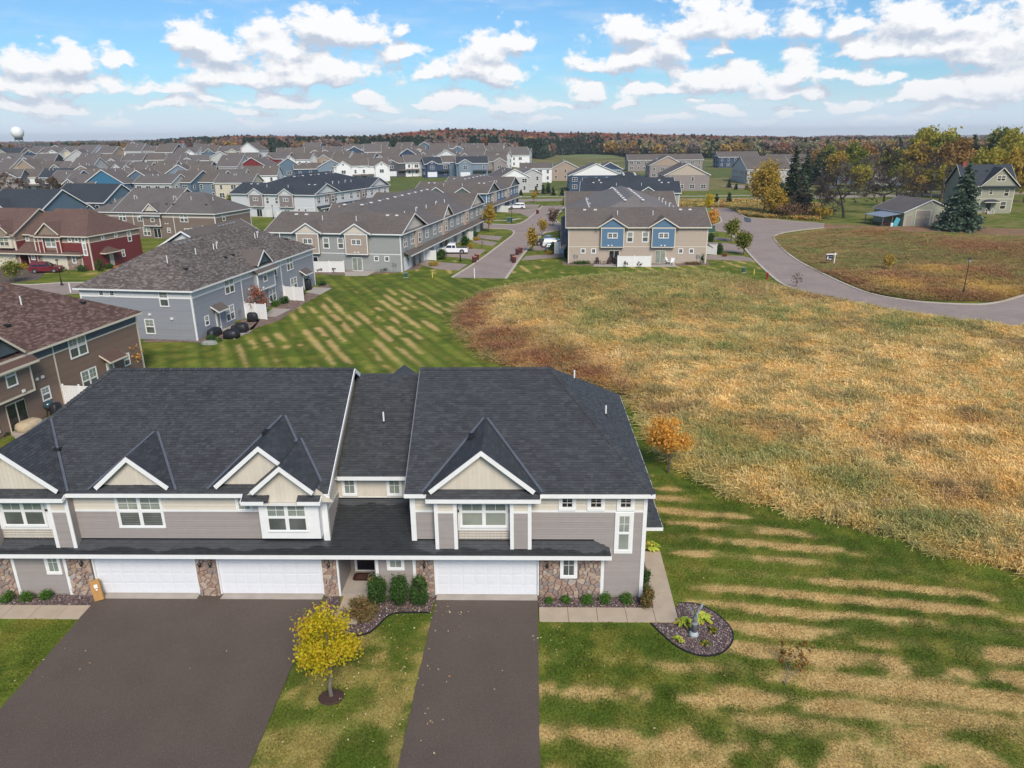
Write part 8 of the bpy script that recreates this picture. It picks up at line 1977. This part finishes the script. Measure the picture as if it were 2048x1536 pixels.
def posts():
    YM = M('yellow_marker', (.62, .52, .08), .5); GB = M('green_box', (.03, .09, .065), .5); HR = M('hydrant_red', (.32, .012, .018), .4)
    for lab, px, py, h, m_ in (('yellow marker post on the lawn left of the dead end street', 865, 555, .9, YM), ('white marker post at the dead end of the street', 949, 557, 1.6, WHITE), ('yellow marker post in the grass near the hydrant', 1508, 549, .8, YM), ('white marker post at the end of the right road', 1437, 411, 1.6, WHITE), ('yellow marker post beyond the main road near the little wood', 1509, 391, 1.4, YM)):
        x, y = G(px, py); mb = MB(); mb.box(-.06, -.02, 0, .06, .02, h); mb.box(-.045, -.025, h * .7, .045, -.021, h * .9); tag(mb.build('marker_post', m_, loc=(x, y, 0)), lab, 'post', 'utility marker posts')
    for lab, px, py, w, h in (('small green utility box on the lawn before the grey rowhouse', 812, 555, .55, .7), ('small green utility pedestal near the hydrant', 1487, 545, .45, .75), ('large green transformer beside the beige rowhouse', 1419, 464, 1.9, 1.5), ('green transformer box on the corner lawn by the street', 1019, 444, 1.3, 1.1)):
        x, y = G(px, py); r = thing('utility_box', lab, 'box', (x, y, 0), .1, 'green utility boxes'); mb = MB(); mb.box(-w / 2, -w * .4, .06, w / 2, w * .4, h); mb.build('body', GB, r); mb = MB(); mb.box(-w / 2 - .03, -w * .4 - .03, h, w / 2 + .03, w * .4 + .03, h + .06); mb.build('lid', M('green_lid', (.16, .24, .21), .5) if 'green_lid' not in bpy.data.materials else bpy.data.materials['green_lid'], r)
        mb = MB(); mb.box(-w / 2 - .1, -w * .4 - .1, 0, w / 2 + .1, w * .4 + .1, .06); mb.build('pad', CONCG, r)
    x, y = G(1534, 558); r = thing('fire_hydrant', 'red fire hydrant at the road edge above the tall grass', 'hydrant', (x, y, 0))
    mb = MB(); mb.lathe([(.2, 0), (.2, .06), (.13, .08), (.13, .72), (.18, .74), (.18, .8), (.14, .92), (.05, 1.0), (.04, 1.06)], n=12); mb.build('barrel', HR, r)
    for a in (0, pi, -pi / 2): mb = MB(); mb.tube([(0, 0, .58), (cos(a) * .24, sin(a) * .24, .58)], .075, 8); mb.build('nozzle', HR, r)
    x, y = G(1414, 441); r = thing('street_sign', 'green street name sign on a pole by the right road', 'sign', (x, y, 0)); mb = MB(); mb.tube([(0, 0, 0), (0, 0, 3.0)], .04, 6); mb.build('pole', st_vent, r); mb = MB(); mb.box(-.7, -.02, 2.6, .7, .02, 2.9); mb.build('blade', M('sign_green', (.02, .25, .14), .4), r)
    # boulders
    ST = M('boulder', (.42, .36, .29), .9, .25, 3, .5, 20)
    rs = [(1888, 507, .4), (1903, 505, .75), (1912, 510, .35), (1921, 509, .45), (1927, 506, .3)]
    for i, (px, py, s) in enumerate(rs):
        x, y = G(px, py); rg = random.Random(i); mb = MB(); prof = [(.55, 0), (.95, .12), (1, .4), (.75, .7), (.3, .85)]; mb.lathe([(a * s / 1.3, b * s) for a, b in prof], n=9, sx=1.2); mb.v = [(a + rg.gauss(0, .07) * s, b + rg.gauss(0, .07) * s, max(0, c + rg.gauss(0, .04) * s)) for a, b, c in mb.v]
        tag(mb.build('boulder', ST if i != 3 else M('dark_boulder', (.1, .09, .08), .9), loc=(x, y, 0)), f"{('left small', 'largest pale', 'small middle', 'dark', 'rightmost small')[i]} boulder of the stone heap in the field", 'boulder', 'boulders heaped in the field')
    x, y = G(419, 688); mb = MB(); mb.lathe([(.75, 0), (.72, .22), (.5, .36), (.2, .4)], n=9, sx=1.2, sy=.7); tag(mb.build('landscape_stone', M('grey_stone', (.25, .26, .24), .9, .2, 4), loc=(x, y, 0)), 'flat grey landscape stone at the corner of the grey terrace', 'stone')
posts()
def yard():
    CV = M('black_cover', (.018, .019, .023), .45, .3, 3, .6, 12)
    def cover(label, px, py, w, d, h, rz=0, name='covered_furniture', m_=CV, cat='cover'):
        x, y = G(px, py); rg = random.Random(px); mb = MB(); n = 14; prof = [(1.0, 0), (.98, h * .5), (.92, h * .8), (.7, h * .95), (.3, h)]; k = 0
        mb.lathe([(a, b) for a, b in prof], n=n); mb.v = [(math.copysign(abs(cos(atan2(b, a))) ** .5, a) * hypot(a, b) * w / 2 + rg.gauss(0, .02), math.copysign(abs(sin(atan2(b, a))) ** .5, b) * hypot(a, b) * d / 2 + rg.gauss(0, .02), c + rg.gauss(0, .015) * (c > .02)) for a, b, c in mb.v]
        tag(mb.build(name, m_, loc=(x, y, 0), rz=rz, smooth=True), label, cat, 'covered patio things')
    cover('long black covered bench against the grey terrace wall', 430, 672, 2.3, .95, .95, 1.45); cover('black covered table, nearest the lawn', 464, 675, 1.7, 1.5, .95); cover('small black covered chair behind the covered table', 471, 664, .9, .8, .8); cover('black covered chairs stacked at the right patio edge', 484, 664, 1.5, 1.3, 1.1)
    cover('black covered grill beside the white fence of terrace', 506, 643, 1.3, .8, 1.15); cover('dark covered grill at the back door of the far terrace unit', 617, 580, .95, .85, 1.65)
    cover('tan covered table on the patio of the brown house', 60, 858, 1.9, 1.2, .75, 1.3, m_=M('tan_cover', (.45, .36, .24), .8, .15, 3, .4, 10)); cover('black grill cover at the brown house wall', 116, 832, 1.0, .7, 1.15, 1.4)
    x, y = G(102, 832); r = thing('kettle_grill', 'grey kettle grill with shiny lid on the brown house patio', 'grill', (x, y, 0)); mb = MB(); mb.lathe([(.1, .62), (.42, .8), (.48, 1.0), (.4, 1.22), (.12, 1.34)], n=14); mb.build('kettle', M('teal_enamel', (.03, .06, .075), .15, coat=.6), r, smooth=True)
    for k in range(3): mb = MB(); mb.tube([(cos(k * 2.1) * .32, sin(k * 2.1) * .32, 0), (cos(k * 2.1) * .15, sin(k * 2.1) * .15, .75)], .02, 5); mb.build('leg', BLACK, r)
    x, y = G(137, 805); r = thing('garden_spreader', 'red wheeled garden spreader before the white fence', 'garden tool', (x, y, 0)); mb = MB(); mb.lathe([(.1, .45), (.35, .95), (.36, 1.0)], n=10); mb.build('hopper', M('spreader_red', (.4, .015, .02), .4), r); mb = MB(); mb.tube([(0, .1, .4), (.2, .5, .9), (.35, .7, 1.15)], .025, 6); mb.build('handle', BLACK, r)
    for s in (-1, 1): mb = MB(); mb.tube([(s * .3, 0, .2), (s * .36, 0, .2)], .2, 12); mb.build('wheel', DARKRUB, r)
    # patios
    for lab, pts in (('patio', [(443, 660), (470, 648), (502, 662), (468, 680)]), ('patio', [(523, 634), (546, 617), (582, 619), (552, 634)]), ('patio', [(612, 585), (628, 575), (664, 577), (640, 590)]), ('patio', [(690, 544), (730, 542), (752, 543), (735, 552), (690, 552)]), ('patio', [(1190, 528), (1232, 529), (1232, 534), (1186, 533)]), ('patio', [(1302, 530), (1350, 529), (1354, 534), (1302, 534)]), ('patio', [(20, 868), (95, 838), (150, 808), (165, 815), (110, 850), (40, 885)])):
        flat(lab, poly_px(pts), CONCG, .06)
    # chairs on the patios
    def chair(label, px, py, m_, rz, s=1.0, kind='patio_chair'):
        x, y = G(px, py); r = thing(kind, label, 'chair', (x, y, .06), rz, 'patio chairs behind the beige rowhouse')
        mb = MB(); mb.box(-.3 * s, -.3 * s, .36, .3 * s, .28 * s, .42); mb.build('seat', m_, r); mb = MB(); mb.hexa([(-.28, .24, .42), (.28, .24, .42), (.28, .3, .42), (-.28, .3, .42), (-.3, .46, 1.1), (.3, .46, 1.1), (.3, .52, 1.1), (-.3, .52, 1.1)]); mb.build('backrest', m_, r)
        for a in (-.27, .27):
            for b in (-.26, .26): mb = MB(); mb.box(a - .03, b - .03, 0, a + .03, b + .03, .6); mb.build('leg', m_, r)
            mb = MB(); mb.box(a - .06, -.32, .58, a + .06, .34, .62); mb.build('armrest', m_, r)
    DW = M('dark_wood', (.06, .03, .025), .6)
    chair('dark adirondack chair left of the patio table', 1197, 529, DW, .6); chair('dark adirondack chair next to the white fence', 1218, 529, DW, -.4); chair('white patio chair nearer the sliding door', 1336, 528, WHITE, .5); chair('white patio chair on the outer side', 1344, 530, WHITE, -.4)
    x, y = G(1208, 530); r = thing('patio_table', 'small dark table between two adirondack chairs', 'table', (x, y, .06)); mb = MB(); mb.lathe([(.28, .5), (.28, .54)], n=10); mb.build('table_top', DW, r)
    for k in range(3): mb = MB(); mb.tube([(cos(k * 2.1) * .2, sin(k * 2.1) * .2, 0), (cos(k * 2.1) * .16, sin(k * 2.1) * .16, .5)], .02, 5); mb.build('leg', DW, r)
    x, y = G(1231, 529); mb = MB(); mb.lathe([(.3, 0), (.32, .7), (.36, .9), (.3, 1.25), (.1, 1.35)], n=10); tag(mb.build('covered_grill', CV, loc=(x, y, .06)), 'black covered grill left of the white fence, beige rowhouse', 'grill')
    for i, (px, py) in enumerate(((1252, 535), (1277, 535), (640, 548), (664, 548))):
        x, y = G(px, py); bare_tree('bare_shrub', f"bare twiggy shrub before the white fence of the {'beige' if i < 2 else 'grey'} rowhouse, {'left' if i % 2 == 0 else 'right'} one", x, y, 1.6, 1.5, 300 + i, BRNL, 60, .16, PALEBARK, 'bare shrubs by the fences', 3, cat='shrub', tr=.025)
    for i, (px, py, s) in enumerate(((228, 536, .3), (236, 534, .28), (241, 531, .22))): 
        x, y = G(px, py); mb = MB(); mb.lathe([(.1, 0), (1, .25), (1.1, .55), (.7, .85), (.1, .8)], n=12); mb.v = [(a * s, b * s, c * s * 1.1) for a, b, c in mb.v]; tag(mb.build('pumpkin', M('pumpkin_orange', (.6, .16, .01), .5) if 'pumpkin_orange' not in bpy.data.materials else bpy.data.materials['pumpkin_orange'], loc=(x, y, 0)), f"{('left', 'middle', 'right')[i]} orange pumpkin by the door of the red townhouse", 'pumpkin', 'pumpkins by the red house')
    # cardboard box leaning on the garage frame
    mb = MB(); mb.box(-.21, -.07, 0, .21, .07, 1.02); o = mb.build('cardboard_box', M('cardboard', (.42, .225, .075), .8, .1, 3), loc=(-20.72, 29.42, .06)); o.rotation_euler = (radians(-14), radians(-9), radians(14)); tag(o, 'tall brown cardboard parcel leaning against the left garage frame', 'box')
    for (a, b, c, d) in ((-.06, .62, .1, .8), (-.02, .5, .06, .58)):
        mb = MB(); mb.box(a, -.074, b, c, -.071, d); mb.build('shipping_label', WHITE, o)
    # door mat, banner, basket
    x, y = -8.2, 31.35; mb = MB(); pts = [(-.62, -.22), (-.5, -.34), (.5, -.34), (.62, -.22), (.62, .2), (.5, .34), (-.5, .34), (-.62, .2)]; mb.prism([(a + x, b + y) for a, b in pts], .122, .14); mat_ = mb.build('door_mat', M('maroon_mat', (.05, .018, .015), .95, .2, 10)); tag(mat_, 'dark maroon door mat with clipped corners on the porch', 'mat')
    mb = MB(); mb.prism([(a * .72 + x, b * .6 + y) for a, b in pts], .14, .145); mb.build('mat_centre', M('brown_mat', (.09, .045, .035), .95), mat_)
    r = thing('welcome_board', 'tall dark red board with pale letters leaning by the front door', 'sign', (-7.42, 31.0, .12), 0); mb = MB(); mb.box(-.13, -.015, 0, .13, .015, 1.75); mb.build('board', M('barn_red_board', (.17, .03, .02), .7, .2, 6), r)
    for i, c in enumerate('WELCOME'): text(r, c, .22, (0, -.02, 1.6 - i * .225), (pi / 2, 0, 0), M('pale_letter', (.6, .55, .5), .7) if 'pale_letter' not in bpy.data.materials else bpy.data.materials['pale_letter'], .002, 'letter')
    r.rotation_euler = (radians(-4), 0, radians(8))
    r = thing('wicker_basket', 'tan woven basket stand on the porch beside the bushes', 'basket', (-7.6, 30.25, .12)); mb = MB(); mb.lathe([(.14, 0), (.17, .3), (.2, .62)], n=10); mb.build('body', M('wicker', (.33, .19, .09), .8, .3, 20), r); mb = MB(); mb.tube([(-.2, 0, .6), (-.16, 0, .85), (0, 0, .95), (.16, 0, .85), (.2, 0, .6)], .02, 6); mb.build('handle', PALEBARK, r)
yard()
def eagle():
    x, y = G(1387, 1272); GS = M('grey_cast_stone', (.20, .215, .23), .7, .25, 8, .5, 30); PS = M('pale_cast_stone', (.38, .42, .42), .7, .2, 10, .5, 30)
    r = thing('eagle_statue', 'grey eagle statue with raised wings on a round pedestal in the gravel', 'statue', (x, y, .04), .2)
    mb = MB(); mb.lathe([(.2, 0), (.22, .08), (.18, .16), (.15, .22)], n=12); mb.v = [(a + random.gauss(0, .008), b + random.gauss(0, .008), c) for a, b, c in mb.v]; mb.build('base', PS, r, smooth=True)
    mb = MB(); mb.lathe([(.13, .22), (.13, .6), (.16, .63), (.16, .67), (.1, .7)], n=14); mb.build('pedestal', GS, r, smooth=True)
    mb = MB(); mb.lathe([(.06, .68), (.1, .78), (.115, .9), (.09, 1.02), (.05, 1.1), (.055, 1.16), (.045, 1.22), (.01, 1.25)], 0, -.02, 10); mb.v = [(a, b - (c - .9) * .25, c) for a, b, c in mb.v]; mb.build('body', GS, r, smooth=True)
    mb = MB(); mb.tube([(0, -.13, 1.18), (0, -.2, 1.17), (0, -.22, 1.13)], [.025, .016, .004], 6); mb.build('beak', PS, r)
    for s in (-1, 1):
        mb = MB(); P = [(.05, .96), (.16, 1.12), (.30, 1.42), (.36, 1.62), (.27, 1.56), (.22, 1.50), (.17, 1.40), (.13, 1.30), (.08, 1.16), (.03, 1.04)]
        mb.fprism(Fr(0, .02), [(s * a, b) for a, b in (P if s > 0 else P)], -.015, .02); w = mb.build('wing', GS if s < 0 else PS, r)
        for k in range(5): a, b = P[2 + k]; mb = MB(); mb.tube([(s * (.08 + k * .01), .0, 1.1 + k * .01), (s * a, -.005, b)], [.016, .006], 5); mb.build('feather', GS, w)
    mb = MB(); mb.beam((0, .05, .86), (0, .22, .74), .12, .03, up=(0, 0, 1)); mb.build('tail', GS, r)
eagle()
def fallen():
    rg = np.random.default_rng(15); pts = []; 
    def add(px, py, n, sx, sy):
        c = G(px, py); p = np.stack([rg.normal(c[0], sx, n), rg.normal(c[1], sy, n), np.full(n, .075)], -1); pts.append(p)
    add(740, 1380, 90, 1.5, 1.6); add(800, 1300, 40, 1.2, 1.5); add(1120, 1290, 26, .6, 1.0); add(900, 1400, 7, 1.5, 2.0); add(1240, 1350, 16, 2.5, 1.5); add(100, 1330, 10, 1.0, 1.0); add(450, 1350, 4, 3, 2); add(1500, 1250, 10, 2, 2)
    add(860, 1225, 30, .9, .25)
    p = np.concatenate(pts); n = len(p); o = quads('fallen_leaves', p, rg.uniform(.035, .075, n), leaf_mat('fallen_leaf', (.62, .58, .38), (.55, .42, .14), (.5, .25, .1), .1), flat=.9); o['kind'] = 'stuff'; o['label'] = 'small pale and yellow fallen leaves on lawn and drives'
fallen()
def radome():
    x, y = GD(40, 930); z = float(T(x, y)); r = thing('radar_tower', 'white radar dome on a lattice tower at the horizon', 'tower', (x, y, z)); cz = HCAM + 930 * 14.0 / FPX - z; R = 7.2
    mb = MB(); mb.lathe([(R * sin(a), cz - R * cos(a)) for a in np.linspace(.5, pi - .01, 14)], n=24); mb.build('dome', M('radome_white', (.75, .76, .77), .5), r, smooth=True)
    mb = MB(); mb.lathe([(4.2, cz - R - 1.6), (5.0, cz - R + 1.2)], n=16); mb.build('platform', M('dark_platform', (.05, .055, .06), .6), r); b = cz - R - 1.6
    for i in range(4):
        a0, a1 = i * pi / 2 + .6, (i + 1) * pi / 2 + .6; mb = MB(); mb.tube([(cos(a0) * 6, sin(a0) * 6, 0), (cos(a0) * 4.3, sin(a0) * 4.3, b)], .32, 5); mb.build('leg', st_vent, r)
        for k in range(4): f = lambda t, a: (cos(a) * (6 - 1.7 * t), sin(a) * (6 - 1.7 * t), b * t); mb = MB(); mb.tube([f(k / 4, a0), f((k + 1) / 4, a1)], .18, 4); mb.build('brace', st_vent, r); mb = MB(); mb.tube([f(k / 4, a1), f((k + 1) / 4, a0)], .18, 4); mb.build('brace', st_vent, r)
radome()
# utility poles far off
for i, (px, Y, h) in enumerate(((262, 700, 14), (1125, 560, 11), (1003, 520, 9), (1880, 230, 10), (1903, 240, 10))):
    x, y = GD(px, Y); r = thing('utility_pole', f"wooden power pole {('behind the left estate', 'on the green hill foot', 'near the centre back houses', 'left of the farmhouse chimney', 'right beside the farmhouse chimney')[i]}", 'pole', (x, y, float(T(x, y))), 0, 'wooden power poles'); mb = MB(); mb.tube([(0, 0, 0), (0, 0, h)], .16, 6); mb.build('shaft', PALEBARK, r); mb = MB(); mb.box(-1.2, -.06, h - 1.2, 1.2, .06, h - 1.05); mb.build('crossarm', PALEBARK, r)
# ---------------------------------------------------------------- air
def haze():
    mb = MB(); mb.box(-8500, -120, -60, 8500, 9000, 70); m = bpy.data.materials.new('haze_air'); m.use_nodes = True; t = NT(m.node_tree); t.n.clear()
    o = t.new('ShaderNodeOutputMaterial'); v = t.new('ShaderNodeVolumePrincipled'); v.inputs['Color'].default_value = (.86, .93, 1, 1); v.inputs['Density'].default_value = HAZE; v.inputs['Anisotropy'].default_value = 0.0; t.l.new(v.outputs[0], o.inputs['Volume'])
    b = mb.build('haze', m); b['kind'] = 'stuff'; b.display_type = 'WIRE'
HAZE = 1.2e-4
haze()
